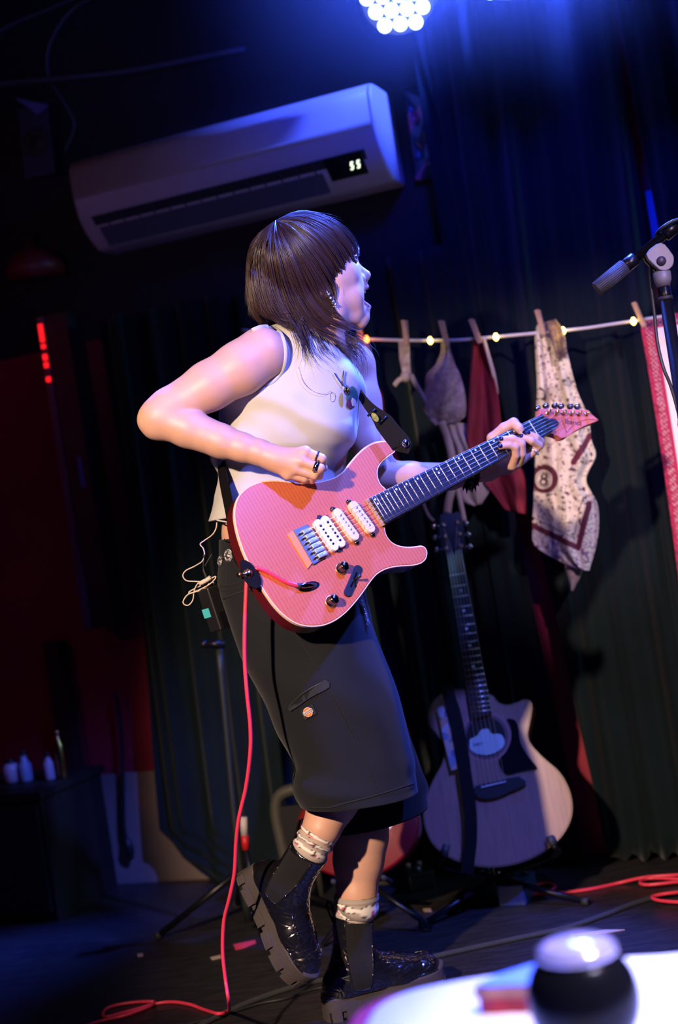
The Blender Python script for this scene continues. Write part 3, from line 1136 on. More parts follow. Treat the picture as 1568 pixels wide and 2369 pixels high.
fl = thing('fairy_light_line', 'pale cord with warm fairy lights strung across the green curtain', 'string lights', line_pt(1060))
tube('cord', [line_pt(x) for x in range(560, 1561, 50)], 0.0042, M['cord_white'], fl, sub=3)
for px, dy, m in ((848, 2, 'bulb_red'), (995, 3, 'bulb'), (1147, 0, 'bulb'), (1302, 2, 'bulb'), (1465, 0, 'bulb')):
    b_ = line_pt(px, 0.222)
    g = G().lathe(Vector(b_) - Vector((0, 0, 0.010)), (0, 0, 1), [(0.002, 0), (0.006, 0.004), (0.0072, 0.010), (0.005, 0.015), (0.003, 0.019)], 12)
    g.build('bulb', M[m], fl)
    l = bpy.data.lights.new('bulb_light', 'POINT'); l.energy = 0.06; l.color = (1, 0.7, 0.25) if m == 'bulb' else (1, 0.2, 0.03); l.shadow_soft_size = 0.01
    lo = bpy.data.objects.new('bulb_light', l); COL.objects.link(lo); lo.parent = fl
    lo.location = Vector(b_) + Vector(WN) * 0.02 - fl.location


def clothespin(px, py, tilt, label):
    c_ = wp(px, py, 0.225)
    t_ = thing('clothespin', label, 'clothespin', c_, 'clothespins on the fairy-light line')
    ax = np.array([math.sin(tilt), 0, math.cos(tilt)])
    ax = WT * math.sin(tilt) + ZV * math.cos(tilt)
    sd = np.cross(ax, WN)
    for k in (-1, 1):
        g = G()
        v = []
        for h, o_, wd in ((-0.030, 0.003, 0.005), (-0.012, 0.0035, 0.0055), (0.012, 0.004, 0.0055), (0.034, 0.009, 0.005)):
            for dx_, do in ((-1, 0), (1, 0), (1, 1), (-1, 1)):
                v.append(c_ + ax * h + sd * wd * dx_ + WN * k * (o_ + do * 0.004))
        f = [(i * 4 + a_, i * 4 + (a_ + 1) % 4, i * 4 + 4 + (a_ + 1) % 4, i * 4 + 4 + a_) for i in range(3) for a_ in range(4)] + [(3, 2, 1, 0), (12, 13, 14, 15)]
        g.add(v, f)
        fix_normals(g.build('prong', M['wood_pin'], t_, False))
    tube('spring', [c_ + sd * 0.006 + WN * 0.007, c_ + sd * 0.007, c_ + sd * 0.006 - WN * 0.007], 0.0016, M['chrome'], t_, sub=3)


for px, py, tl_, lb in ((832, 765, 0.05, 'wooden clothespin beside the singer\'s chin holding the dark red scarf'),
                        (938, 772, 0.05, 'wooden clothespin holding the strap of the pale top'),
                        (1028, 772, -0.1, 'wooden clothespin holding the pale cup of the hung top'),
                        (1101, 768, -0.22, 'wooden clothespin on the dark red bodysuit'),
                        (1251, 748, -0.12, 'wooden clothespin on top of the printed scarf'),
                        (1479, 730, -0.25, 'wooden clothespin at the corner of the crimson-bordered hanging')):
    clothespin(px, py, tl_, lb)


def cloth(name, rows, off, nv, nu, fold, paint, m, parent=None, th=0.003):
    """cloth whose left and right edges are given row by row; fold(u, v) lifts it off its plane"""
    r = np.array(rows, float)
    q = crom(r, max(2, nv // (len(r) - 1)))
    V, Cc, UV = [], [], []
    for i, (lx, ly, rx, ry) in enumerate(q):
        v_ = i / (len(q) - 1)
        for u_ in np.linspace(0, 1, nu):
            x, y = lx + (rx - lx) * u_, ly + (ry - ly) * u_
            V.append(wp(x, y, off + fold(u_, v_)))
            UV.append((u_, v_))
            if paint:
                Cc.append(tuple(paint(x, y, u_, v_)) + (1.0,))
    o_ = mk_np(name, np.array(V), grid_quads(len(q), nu), m, parent, np.array(UV), np.array(Cc) if paint else None)
    md = o_.modifiers.new('thickness', 'SOLIDIFY'); md.thickness = th; md.offset = 0
    return o_


def nz(x, y, s, k=0.0):
    return noise.noise(Vector((x * s, y * s, k)))


def sdist(x, y, a_, b_):
    ax_, ay = a_; bx, by = b_
    t_ = ((x - ax_) * (bx - ax_) + (y - ay) * (by - ay)) / ((bx - ax_) ** 2 + (by - ay) ** 2)
    t_ = min(1, max(0, t_))
    return math.hypot(x - ax_ - t_ * (bx - ax_), y - ay - t_ * (by - ay))


CREAM = np.array((0.66, 0.58, 0.52)); MAR = np.array((0.10, 0.010, 0.035)); INK = np.array((0.06, 0.025, 0.06)); OLV = np.array((0.42, 0.36, 0.20))


def band_paint(x, y, u_, v_):
    c_ = CREAM.copy()
    # stained shading of the print and its small drawn figures
    n1 = nz(x, y, 0.05, 1.0); n2 = nz(x, y, 0.11, 4.0); n3 = nz(x, y, 0.02, 8.0)
    if n3 > 0.22: c_ = c_ * 0.8 + OLV * 0.2
    line = abs(n2) < 0.07 and n1 > -0.05
    blot = n2 > 0.33 and nz(x, y, 0.03, 9) > -0.1
    if line or blot:
        c_ = INK if nz(x, y, 0.013, 3) > -0.15 else MAR
    edge_d = min(sdist(x, y, (1225, 1212), (1337, 1268)), sdist(x, y, (1337, 1268), (1362, 1165)))
    below = y > 1212 + (x - 1232) * 0.54 or (x > 1337 + (1268 - y) * 0.24 and y > 1120)
    if below:
        c_ = CREAM * 1.05
        if abs(nz(x, y, 0.09, 6.0)) < 0.09: c_ = np.array((0.22, 0.13, 0.25))
    if edge_d < 6.5: c_ = MAR
    elif abs(edge_d - 17) < 1.0 and not below: c_ = INK
    if sdist(x, y, (1327, 1070), (1364, 1008)) < 7 and u_ > 0.55: c_ = MAR
    # the pool ball
    r_ = math.hypot(x - 1259, y - 1108)
    if r_ < 33 and y > 1076: c_ = MAR * 0.8
    r2 = math.hypot((x - 1257), (y - 1109) * 0.9)
    if r2 < 19.5: c_ = CREAM * 1.12
    if abs(r2 - 15.5) < 1.0: c_ = INK * 1.5
    if abs(math.hypot(x - 1258, y - 1102) - 5.2) < 2.3 or abs(math.hypot(x - 1257, y - 1115) - 6.6) < 2.4: c_ = INK
    return np.clip(c_, 0, 1)


o = cloth('printed_scarf', [(1243, 752, 1275, 742), (1238, 775, 1303, 772), (1240, 830, 1312, 820), (1243, 900, 1335, 905), (1240, 960, 1360, 965), (1238, 1020, 1368, 1020),
                            (1238, 1070, 1377, 1055), (1236, 1120, 1355, 1110), (1234, 1170, 1380, 1165), (1232, 1220, 1384, 1215), (1238, 1262, 1378, 1262), (1300, 1300, 1364, 1312), (1346, 1318, 1362, 1320)],
          0.20, 420, 150, lambda u_, v_: 0.012 * math.sin(9 * u_ + 3 * v_) * (1 - 0.3 * v_) + 0.006 * math.sin(21 * u_ - 4 * v_),
          band_paint, mat_attr('scarf_print', 0.85))
tag(o, 'cream printed scarf with maroon border and an eight ball, pinned to the line', 'scarf')
o2 = cloth('scarf_tail', [(1306, 1292, 1348, 1300), (1310, 1325, 1343, 1330), (1318, 1350, 1332, 1350), (1321, 1366, 1324, 1368)], 0.185, 20, 14, lambda u_, v_: 0.004 * math.sin(6 * u_), None,
           mat('scarf_tail', (0.45, 0.34, 0.32, 1), 0.9, var=0.4, vscale=60))
attach(o2, o)
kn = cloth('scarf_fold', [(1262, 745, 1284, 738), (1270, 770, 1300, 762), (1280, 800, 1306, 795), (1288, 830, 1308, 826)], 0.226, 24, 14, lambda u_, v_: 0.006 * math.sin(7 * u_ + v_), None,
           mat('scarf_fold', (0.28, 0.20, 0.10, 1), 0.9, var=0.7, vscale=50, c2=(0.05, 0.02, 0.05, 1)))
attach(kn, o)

# dark red scarf behind the singer's neck
redm = mat('red_cloth', (0.30, 0.018, 0.045, 1), 0.85, var=0.45, vscale=14, bump=0.3, bscale=90)
o = cloth('red_scarf', [(826, 788, 852, 786), (824, 830, 856, 826), (822, 880, 862, 870), (826, 930, 884, 915), (832, 980, 890, 960), (840, 1040, 912, 1030), (850, 1090, 930, 1085), (862, 1120, 940, 1118)],
          0.19, 60, 24, lambda u_, v_: 0.012 * math.sin(8 * u_ + 2 * v_), None, redm)
tag(o, 'dark red scarf hanging from the line just behind the singer\'s chest', 'scarf')

# dark red bodysuit
o = cloth('red_bodysuit', [(1094, 782, 1114, 780), (1092, 820, 1124, 815), (1088, 870, 1140, 865), (1084, 930, 1152, 920), (1080, 1000, 1160, 990), (1082, 1030, 1165, 1030), (1098, 1070, 1190, 1060), (1112, 1105, 1212, 1100), (1140, 1140, 1216, 1150), (1170, 1180, 1216, 1190)],
          0.20, 80, 30, lambda u_, v_: 0.014 * math.sin(7 * u_ + 3 * v_) + 0.006 * nz(u_, v_, 6), None, mat('red_bodysuit', (0.22, 0.008, 0.03, 1), 0.8, var=0.4, vscale=12, bump=0.3, bscale=60))
tag(o, 'dark red bodysuit pinned to the line between the pale top and the printed scarf', 'garment')
q = cloth('white_edge', [(1116, 782, 1122, 782), (1124, 815, 1131, 813), (1136, 860, 1144, 858), (1144, 890, 1150, 890), (1149, 912, 1153, 912)], 0.204, 30, 5, lambda u_, v_: 0.012 * math.sin(7 + 3 * v_), None, mat('pale_edge', (0.5, 0.42, 0.40, 1), 0.9))
attach(q, o)

# pale halter top with its straps
pt = thing('halter_top', 'pale patterned halter top with dangling straps pinned to the line', 'garment', wp(1020, 900, 0.2))
fm = mat('pale_fabric', (0.42, 0.36, 0.38, 1), 0.9, var=0.5, vscale=75, bump=0.35, bscale=150, c2=(0.20, 0.16, 0.20, 1))
fp_ = mat('pale_fabric_plain', (0.40, 0.35, 0.36, 1), 0.9, var=0.25, vscale=30, bump=0.2, bscale=150)
cloth('cup', [(1022, 788, 1036, 786), (1020, 815, 1042, 812), (1006, 845, 1052, 842), (986, 870, 1064, 868), (982, 905, 1074, 905), (978, 940, 1078, 940), (990, 965, 1076, 962), (1008, 985, 1060, 975)],
      0.20, 64, 26, lambda u_, v_: 0.03 * math.sin(math.pi * u_) * math.sin(math.pi * min(1, v_ * 1.05)) + 0.004 * math.sin(16 * u_ + 9 * v_), None, fm, pt)
cloth('cup', [(1034, 975, 1078, 980), (1044, 1010, 1088, 1010), (1056, 1050, 1110, 1045), (1056, 1100, 1130, 1090), (1058, 1135, 1136, 1120), (1070, 1160, 1130, 1140), (1096, 1170, 1112, 1166)],
      0.19, 60, 22, lambda u_, v_: 0.02 * math.sin(math.pi * u_) * math.sin(math.pi * v_) + 0.005 * math.sin(14 * u_), None, fp_, pt)
cloth('strap', [(922, 790, 947, 790), (924, 830, 948, 828), (930, 860, 950, 858), (930, 875, 954, 872)], 0.21, 24, 8, lambda u_, v_: 0.002 * math.sin(20 * v_), None, fm, pt)
def pstrap(pts, wd):
    q_ = [wp(x, y, o_) for x, y, o_ in pts]
    q_ = crom(q_, 5)
    v, f, uv = ribbon_geo(q_, tuple(WN), wd, 0.003)
    mk('strap', v, f, fp_, pt, True)
pstrap([(950, 868, .21), (968, 900, .212), (985, 930, .21), (996, 945, .205)], 0.012)
pstrap([(938, 872, .215), (922, 880, .218), (912, 892, .215)], 0.012)
pstrap([(1020, 975, .21), (1034, 1010, .2), (1046, 1060, .2), (1050, 1110, .2), (1038, 1160, .2), (1034, 1200, .19)], 0.020)
pstrap([(1052, 1105, .205), (1060, 1140, .2), (1068, 1175, .2), (1074, 1205, .2)], 0.012)
pstrap([(980, 1110, .19), (976, 1150, .19), (990, 1190, .19), (1003, 1205, .19)], 0.007)
G().lathe(wp(940, 872, 0.205), WN, [(0.012, 0), (0.015, 0.008), (0.008, 0.016)], 10).build('knot', fm, pt)

# crimson-bordered hanging at the right edge
CR = np.array((0.42, 0.018, 0.09)); WH = np.array((0.80, 0.76, 0.80)); PK = np.array((0.62, 0.40, 0.46))
def rug_paint(x, y, u_, v_):
    # distance from the left edge and from the top edge, in metres of cloth
    e = min(u_ * 0.62, v_ * 0.80 + 0.0)
    if e < 0.012: return CR * (0.55 if nz(x, y, 0.12, 2) > 0.1 else 1.0)
    if e < 0.030:
        w2 = abs(math.sin((x + y) * 0.32)) > 0.72 or abs(math.sin((y - x) * 0.32)) > 0.75
        return CR * 0.8 if w2 else PK
    if e < 0.040: return CR
    if e < 0.082: return WH
    if e < 0.100: return CR * 0.6
    if e < 0.108: return PK
    if e < 0.125: return CR * 0.5
    return WH if nz(x, y, 0.02, 5) > -0.3 else PK
o = cloth('bordered_hanging', [(1478, 738, 1980, 662), (1498, 850, 2010, 775), (1522, 1000, 2040, 925), (1547, 1170, 2075, 1095), (1568, 1330, 2100, 1255), (1578, 1420, 2116, 1345)],
          0.17, 220, 300, lambda u_, v_: 0.010 * math.sin(13 * u_ + v_) * v_ + 0.004, rug_paint, mat_attr('hanging_print', 0.85))
tag(o, 'white cloth hanging with a crimson patterned border at the right edge', 'wall hanging')
# ------------------------------------------------------------------ the electric guitar's own frame
GB = P(722, 1252, 2.63)
GN_ = P(1256, 985, 2.997)
ga = (GN_ - GB) / np.linalg.norm(GN_ - GB)
SCALE = 0.648
_q = P(868 + 133, 1186 + 217, 1.0) - P(868, 1186, 1.0)      # the line of the bridge across the strings
_by = -(ga[0] * _q[0] + ga[2] * _q[2]) / ga[1]
gb = np.array([_q[0], _by, _q[2]]); gb /= np.linalg.norm(gb)
gn = np.cross(gb, ga); gn /= np.linalg.norm(gn)
if gn[1] > 0: gn = -gn
CAMV = np.array([0, 0, ZC])


def gray(px, py, h=0.0):
    r = P(px, py, 1.0) - CAMV
    k = (gn @ (GB + gn * h - CAMV)) / (gn @ r)
    return CAMV + r * k


def guv(px, py, h=0.0):
    q = gray(px, py, h) - GB
    return float(q @ ga), float(q @ gb)


def gp(u, v, h=0.0):
    return GB + ga * u + gb * v + gn * h


# ------------------------------------------------------------------ the singer
person = thing('person', 'person in white sleeveless top and black shorts playing the pink guitar, one foot lifted', 'person', (P(815, 2340, 2.88)[0], 2.86, 0.0))

YAW = math.radians(18)
HO = P(720, 672, 2.79)
HS = F / 2.79
hf = np.array([math.cos(YAW), math.sin(YAW), 0]); hr = np.array([math.sin(YAW), -math.cos(YAW), 0])


def H(px, py, lat=0.0, mirror=False):
    dx, dy = px - 720, py - 672
    X = (dx * CA - dy * SA) / HS
    U = (-dx * SA - dy * CA) / HS
    f = (X + lat * math.sin(YAW) * 0.6) / math.cos(YAW) if mirror else (X - abs(lat) * math.sin(YAW)) / math.cos(YAW)
    return HO + hf * f + ZV * U + hr * (-lat if mirror else lat)


# frames of the two boots (x to the toe, z up): the left one stands, the right one hangs toe-down
FLEX_L, FLEX_R, SC_L, SC_R = math.radians(-8), math.radians(23), 0.95, 0.89


def boot_frame(o, bx, bz, s):
    by = np.cross(bz, bx)
    return Matrix(((bx[0] * s, by[0] * s, bz[0] * s, o[0]), (bx[1] * s, by[1] * s, bz[1] * s, o[1]), (bx[2] * s, by[2] * s, bz[2] * s, o[2]), (0, 0, 0, 1)))


yaw = math.radians(18)
bx = np.array([math.cos(yaw), math.sin(yaw), 0])
o0 = P(748, 2336, 2.86) + bx * 0.080 * SC_L
o0[2] = 0.0
mw = boot_frame(o0, bx, ZV, SC_L)
hp, tp_ = P(560, 2016, 2.83), P(674, 2262, 2.755)
bx = (tp_ - hp) / np.linalg.norm(tp_ - hp)
zi = P(672 + 100, 2100 - 44, 2.70) - P(672, 2100, 2.75)
bz = zi - bx * (zi @ bx); bz /= np.linalg.norm(bz)
mw2 = boot_frame(hp + bx * 0.080 * SC_R, bx, bz, SC_R)
def in_boot(m_, x, y, z): return np.array(m_ @ Vector((x, y, z)))
ankR = in_boot(mw2, 0, 0, 0.098); topR0 = in_boot(mw2, -math.sin(FLEX_R) * 0.098, 0, 0.098 + math.cos(FLEX_R) * 0.098)
axR0 = (topR0 - ankR) / np.linalg.norm(topR0 - ankR)
legR0 = P(766, 1858, 2.775) - topR0
dirR = axR0 + legR0 / np.linalg.norm(legR0); dirR /= np.linalg.norm(dirR)
ankL = in_boot(mw, 0, 0, 0.098); topL0 = in_boot(mw, -math.sin(FLEX_L) * 0.11, 0, 0.098 + math.cos(FLEX_L) * 0.11)

prims = []
def cap(p1, r1, p2, r2, k=0.012, op='u'):
    prims.append((rc(p1, r1, p2, r2), k, op))
def chain(pts, k=0.012):
    """pts: (point, radius in metres)"""
    for (p, r), (q, s) in zip(pts[:-1], pts[1:]):
        cap(p, r, q, s, k)
def pxm(r, d): return r * d / F

hax = np.stack([hf, ZV, hr])
# head
prims.append((ell(H(703, 606), hax, (0.090, 0.082, 0.072)), 0.01, 'u'))
prims.append((ell(H(768, 640), hax, (0.058, 0.080, 0.058)), 0.03, 'u'))
cap(H(766, 580, 0.0), 0.038, H(770, 584, 0.0), 0.038, 0.02)
for s in (1, -1):
    cap(H(846, 709, 0.004 * s), 0.0075, H(832, 712, 0.014 * s), 0.009, 0.008)
    cap(H(796, 587, 0.012 * s), 0.014, H(786, 586, 0.040 * s), 0.014, 0.012)        # brow
    cap(H(793, 640, 0.034 * s), 0.023, H(775, 655, 0.044 * s), 0.022, 0.02)         # cheek
    cap(H(828, 737, 0.005 * s), 0.0140, H(770, 733, 0.044 * s), 0.0165, 0.016)        # jaw
    cap(H(770, 735, 0.044 * s), 0.018, H(742, 690, 0.057 * s), 0.016, 0.016)
    prims.append((ell(H(813, 601, 0.034 * s), hax, (0.013, 0.010, 0.016)), 0.010, 's'))  # eye socket
    cap(H(835, 640, 0.0), 0.009, H(836, 640, 0.010 * s), 0.0078, 0.006)             # nostril wings
    cap(H(820, 664, 0.018 * s), 0.015, H(808, 690, 0.024 * s), 0.021, 0.015)        # round the mouth
    cap(H(808, 690, 0.024 * s), 0.021, H(818, 718, 0.018 * s), 0.017, 0.015)
    cap(H(808, 690, 0.024 * s), 0.021, H(775, 700, 0.040 * s), 0.022, 0.02)
    prims.append((ell(H(742, 660, 0.067 * s), np.stack([hf * .96 - ZV * .25, ZV * .96 + hf * .25, hr]), (0.014, 0.025, 0.008)), 0.006, 'u'))  # ear
    prims.append((ell(H(744, 658, 0.075 * s), hax, (0.008, 0.014, 0.006)), 0.004, 's'))
cap(H(812, 603), 0.0075, H(847, 629), 0.0095, 0.010)                                 # nose
cap(H(845, 631), 0.0085, H(838, 640), 0.0085, 0.005)
cap(H(836, 655), 0.0105, H(830, 662), 0.014, 0.012)                                  # above the lip
cap(H(838, 734), 0.0120, H(832, 742), 0.0120, 0.012)                                  # chin
cap(H(843, 712), 0.0085, H(838, 726), 0.0120, 0.010)
prims.append((ell(H(850, 686), np.stack([hf, ZV, hr]), (0.021, 0.0130, 0.0130)), 0.004, 's'))   # open mouth
for s in (1, -1):
    cap(H(847, 647, 0.0058 * s), 0.0030, H(842, 640, 0.0058 * s), 0.0028, 0.002, 's')
# neck and trunk
chain([(H(735, 720), 0.050), (P(722, 790, 2.80), 0.050), (P(712, 850, 2.81), 0.062)], 0.03)
prims.append((ell(P(690, 930, 2.82), np.eye(3), (0.108, 0.088, 0.155)), 0.05, 'u'))
chain([(P(640, 822, 2.76), 0.042), (P(720, 822, 2.82), 0.056), (P(812, 845, 2.93), 0.048)], 0.04)
prims.append((ell(P(655, 1100, 2.84), np.eye(3), (0.118, 0.082, 0.15)), 0.05, 'u'))
prims.append((ell(P(659, 1225, 2.83), np.eye(3), (0.127, 0.090, 0.10)), 0.04, 'u'))
prims.append((ell(P(682, 1335, 2.81), np.eye(3), (0.120, 0.098, 0.11)), 0.05, 'u'))
# right arm
chain([(P(606, 818, 2.700), 0.0505), (P(556, 852, 2.685), 0.0495), (P(484, 893, 2.675), 0.0455), (P(392, 947, 2.665), 0.0385), (P(372, 962, 2.66), 0.0375)], 0.012)
chain([(P(372, 966, 2.66), 0.0375), (P(436, 991, 2.655), 0.0365), (P(512, 1021, 2.650), 0.0315), (P(560, 1035, 2.645), 0.0265), (P(602, 1047, 2.640), 0.0232)], 0.008)
cap(P(349, 975, 2.66), 0.0215, P(360, 985, 2.66), 0.0235, 0.02)
RH = {}
wr = P(602, 1047, 2.642)
mcps = {'index': P(706, 1046, 2.625), 'middle': P(697, 1067, 2.618), 'ring': P(684, 1085, 2.622), 'pinky': P(666, 1097, 2.632)}
cap(wr, 0.0225, P(640, 1062, 2.636), 0.021, 0.01)
for k_, q in mcps.items():
    cap(P(628, 1058, 2.638), 0.0175, q, 0.0098 if k_ != 'pinky' else 0.0088, 0.012)
cap(mcps['index'], 0.010, mcps['pinky'], 0.0088, 0.010)
pips = {'index': (P(744, 1061, 2.625), 0.0088), 'middle': (P(740, 1083, 2.616), 0.0090), 'ring': (P(727, 1099, 2.622), 0.0086), 'pinky': (P(705, 1107, 2.634), 0.0076)}
ends = {'index': [P(745, 1083, 2.648), P(722, 1088, 2.660)], 'middle': [P(738, 1100, 2.642), P(712, 1100, 2.655)], 'ring': [P(722, 1110, 2.645), P(698, 1106, 2.655)], 'pinky': [P(700, 1113, 2.652), P(682, 1106, 2.656)]}
for k_ in mcps:
    p_, r_ = pips[k_]
    cap(mcps[k_], r_ + 0.0008, p_, r_, 0.0025)
    cap(p_, r_, ends[k_][0], r_ - 0.0010, 0.002)
    cap(ends[k_][0], r_ - 0.0010, ends[k_][1], r_ - 0.0018, 0.002)
chain([(P(640, 1050, 2.655), 0.013), (P(690, 1055, 2.668), 0.0115), (P(728, 1068, 2.665), 0.0095), (P(748, 1082, 2.658), 0.0080)], 0.006)
# left arm, reaching behind the guitar to the neck
chain([(P(815, 850, 2.94), 0.046), (P(832, 930, 2.92), 0.043), (P(858, 1030, 2.885), 0.037), (P(880, 1098, 2.86), 0.0335)], 0.012)
wl = gray(1128, 1086, -0.070)
chain([(P(880, 1100, 2.86), 0.0335), (P(950, 1106, 2.885), 0.0325), (P(1040, 1102, 2.925), 0.0275), (wl, 0.0225)], 0.010)
pal = gray(1168, 1072, -0.048)
cap(wl, 0.022, pal, 0.019, 0.01)
LF = {
    'ring': [(gray(1198, 1072, -0.012), 0.0095), (gray(1207, 1050, 0.012), 0.0088), (gray(1206, 1027, 0.026), 0.0088), (gray(1186, 1015, 0.025), 0.0080), (gray(1161, 1017, 0.018), 0.0070)],
    'pinky': [(gray(1184, 1078, -0.014), 0.0090), (gray(1193, 1054, 0.010), 0.0080), (gray(1192, 1035, 0.022), 0.0080), (gray(1178, 1030, 0.021), 0.0072), (gray(1158, 1033, 0.017), 0.0064)],
    'middle': [(gray(1210, 1062, -0.010), 0.0095), (gray(1234, 1045, 0.006), 0.0088), (gray(1247, 1031, 0.018), 0.0088), (gray(1229, 1020, 0.025), 0.0080), (gray(1207, 1012, 0.019), 0.0070)],
    'index': [(gray(1215, 1052, -0.016), 0.0095), (gray(1238, 1036, -0.004), 0.0088), (gray(1250, 1022, 0.010), 0.0086), (gray(1240, 1012, 0.020), 0.0078), (gray(1222, 1004, 0.019), 0.0068)],
}
for k_, c_ in LF.items():
    cap(pal, 0.016, c_[0][0], c_[0][1], 0.012)
    for (p_, r_), (q_, s_) in zip(c_[:-1], c_[1:]):
        cap(p_, r_, q_, s_, 0.002)
TH = [(gray(1150, 1045, -0.055), 0.016), (gray(1140, 1014, -0.034), 0.0125), (gray(1166, 990, -0.006), 0.0108), (gray(1188, 978, 0.012), 0.0102), (gray(1200, 990, 0.020), 0.0088), (gray(1206, 999, 0.019), 0.0072)]
chain(TH, 0.004)
cap(wl, 0.020, TH[0][0], 0.016, 0.012)
cap(TH[0][0], 0.016, pal, 0.016, 0.012)
# legs
chain([(P(650, 1390, 2.77), 0.085), (P(770, 1640, 2.755), 0.072), (P(805, 1790, 2.75), 0.054)], 0.03)
chain([(P(812, 1800, 2.755), 0.052), (P(766, 1858, 2.775), 0.0465), (topR0 + dirR * 0.048, 0.0345), (topR0, 0.030), (ankR, 0.029)], 0.014)
chain([(P(735, 1390, 2.90), 0.085), (P(830, 1640, 2.91), 0.074), (P(850, 1800, 2.905), 0.056)], 0.03)
chain([(P(848, 1800, 2.905), 0.054), (P(834, 1935, 2.90), 0.0545), (P(829, 1990, 2.895), 0.0495), (P(825, 2070, 2.88), 0.0385), (topL0, 0.035), (ankL, 0.030)], 0.014)

body_v, body_q = sdf_mesh(prims, (-0.50, 2.50, 0.0), (0.50, 3.15, 1.66), 0.0024)
body = mk_np('body', body_v, body_q, M['skin'], person)
bodyb = BVHTree.FromPolygons([Vector(v) for v in body_v], body_q.tolist())

# face details
lipm = mat('lip_skin', (0.50, 0.21, 0.19, 1), 0.4)
lp = []
for s in (1, -1):
    lp.append((rc(H(847, 657, 0.0), 0.0052, H(843, 660, 0.008 * s), 0.0046), 0.004, 'u'))
    lp.append((rc(H(843, 660, 0.008 * s), 0.0046, H(836, 675, 0.0145 * s), 0.0026), 0.004, 'u'))
    lp.append((rc(H(852, 705, 0.0), 0.0054, H(848, 703, 0.008 * s), 0.0050), 0.004, 'u'))
    lp.append((rc(H(848, 703, 0.008 * s), 0.0050, H(838, 692, 0.0145 * s), 0.0028), 0.004, 'u'))
lv, lq = sdf_mesh(lp, H(836, 685) - 0.05, H(836, 685) + 0.05, 0.0012)
mk_np('lips', lv, lq, lipm, person)
tm = mat('teeth', (0.85, 0.82, 0.80, 1), 0.25)
for i in range(-3, 4):
    an = i * 0.30
    q = H(842 - 12 * (1 - math.cos(an)) * 1.6, 667, 0.0090 * math.sin(an) * 1.25)
    g = G().lathe(q - ZV * 0.0045, ZV, [(0.0022, 0), (0.0034, 0.001), (0.0036, 0.006), (0.003, 0.009)], 10)
    g.build('tooth', tm, person)
G().lathe(H(816, 698), np.array(hf) + ZV * 0.1, [(0.009, 0), (0.011, 0.006), (0.009, 0.012), (0.003, 0.016)], 14).build('tongue', mat('tongue', (0.40, 0.09, 0.10, 1), 0.35), person)
ew = mat('eye_white', (0.80, 0.78, 0.78, 1), 0.12)
ei = mat('eye_iris', (0.02, 0.010, 0.008, 1), 0.06)
for s in (1, -1):
    c_ = H(810, 601, 0.031 * s)
    e_, q_ = sdf_mesh([(lambda p, c_=c_: np.linalg.norm(p - c_, axis=-1) - 0.0112, 0.001, 'u')], c_ - 0.014, c_ + 0.014, 0.0012)
    eo = mk_np('eye', e_, q_, ew, person)
    G().lathe(c_ + hf * 0.0102, hf, [(0.0056, 0), (0.0050, 0.0008), (0.002, 0.0015)], 14).build('iris', ei, eo)
    for up in (1, -1):
        pts = [c_ + hf * (0.0122 * math.cos(t)) * 0.98 + hr * (0.0122 * math.sin(t)) + ZV * up * (0.0050 * math.cos(t * 1.1) + 0.0006) for t in np.linspace(-1.0, 1.0, 9)]
        tube('eyelid', pts, [0.0012, 0.0024, 0.0026, 0.0024, 0.0012], M['skin'], person, sub=2)
    lg = G()
    for t in np.linspace(-0.9, 0.9, 13):
        b_ = c_ + hf * 0.0130 * math.cos(t) + hr * 0.0130 * math.sin(t) + ZV * 0.0046 * math.cos(t)
        dr = hf * math.cos(t) + hr * math.sin(t)
        v, f, uv = tube_geo([b_, b_ + dr * 0.004 - ZV * 0.001, b_ + dr * 0.0072 + ZV * 0.0012], [0.0005, 0.0004, 0.0001], 4)
        lg.add(v, f)
    lg.build('eyelashes', M['hair'], person)
    pts = [H(808, 583, 0.014 * s), H(806, 579, 0.026 * s), H(797, 580, 0.042 * s)]
    tube('eyebrow', [Vector(q) + Vector(hf) * 0.004 for q in pts], [0.0022, 0.0028, 0.001], M['hair'], person, flat=0.6)
# earring: a chain of small charms
er = [hit(bodyb, x, y, 0.004)[0] for x, y in ((752, 672), (756, 681), (761, 689), (767, 697), (772, 703))]
g = G()
v, f, uv = tube_geo(er, 0.0012, 6); g.add(v, f)
for i, q in enumerate(er[1:]):
    g.lathe(q - Vector((0, 0.002, 0.003)), (0.3, -0.8, 0.3), [(0.001, 0), (0.0036, 0.0015), (0.0030, 0.004), (0.001, 0.0055)], 7)
for an in np.linspace(0, 2 * math.pi, 5, endpoint=False):
    q = er[-1] + Vector((math.cos(an) * 0.007, -0.002, math.sin(an) * 0.007 - 0.003))
    v, f, uv = tube_geo([er[-1] + Vector((0, -0.002, -0.003)), q], [0.0016, 0.0003], 5); g.add(v, f)
g.build('earring', M['silver'], person)
# nail polish on the fretting hand
for k_, c_ in list(LF.items()) + [('thumb', TH)]:
    p_, r_ = c_[-1]; q_ = c_[-2][0]
    ax = (p_ - q_) / np.linalg.norm(p_ - q_)
    nn = gn - ax * (gn @ ax); nn /= np.linalg.norm(nn)
    sd_ = np.cross(ax, nn)
    c0 = p_ + nn * (r_ * 0.62) + ax * r_ * 0.35
    e_, f_ = sdf_mesh([(ell(c0, np.stack([ax, nn, sd_]), (0.0062, 0.0032, 0.0050)), 0.001, 'u')], c0 - 0.009, c0 + 0.009, 0.001)
    mk_np('fingernail', e_, f_, M['nail'], person)


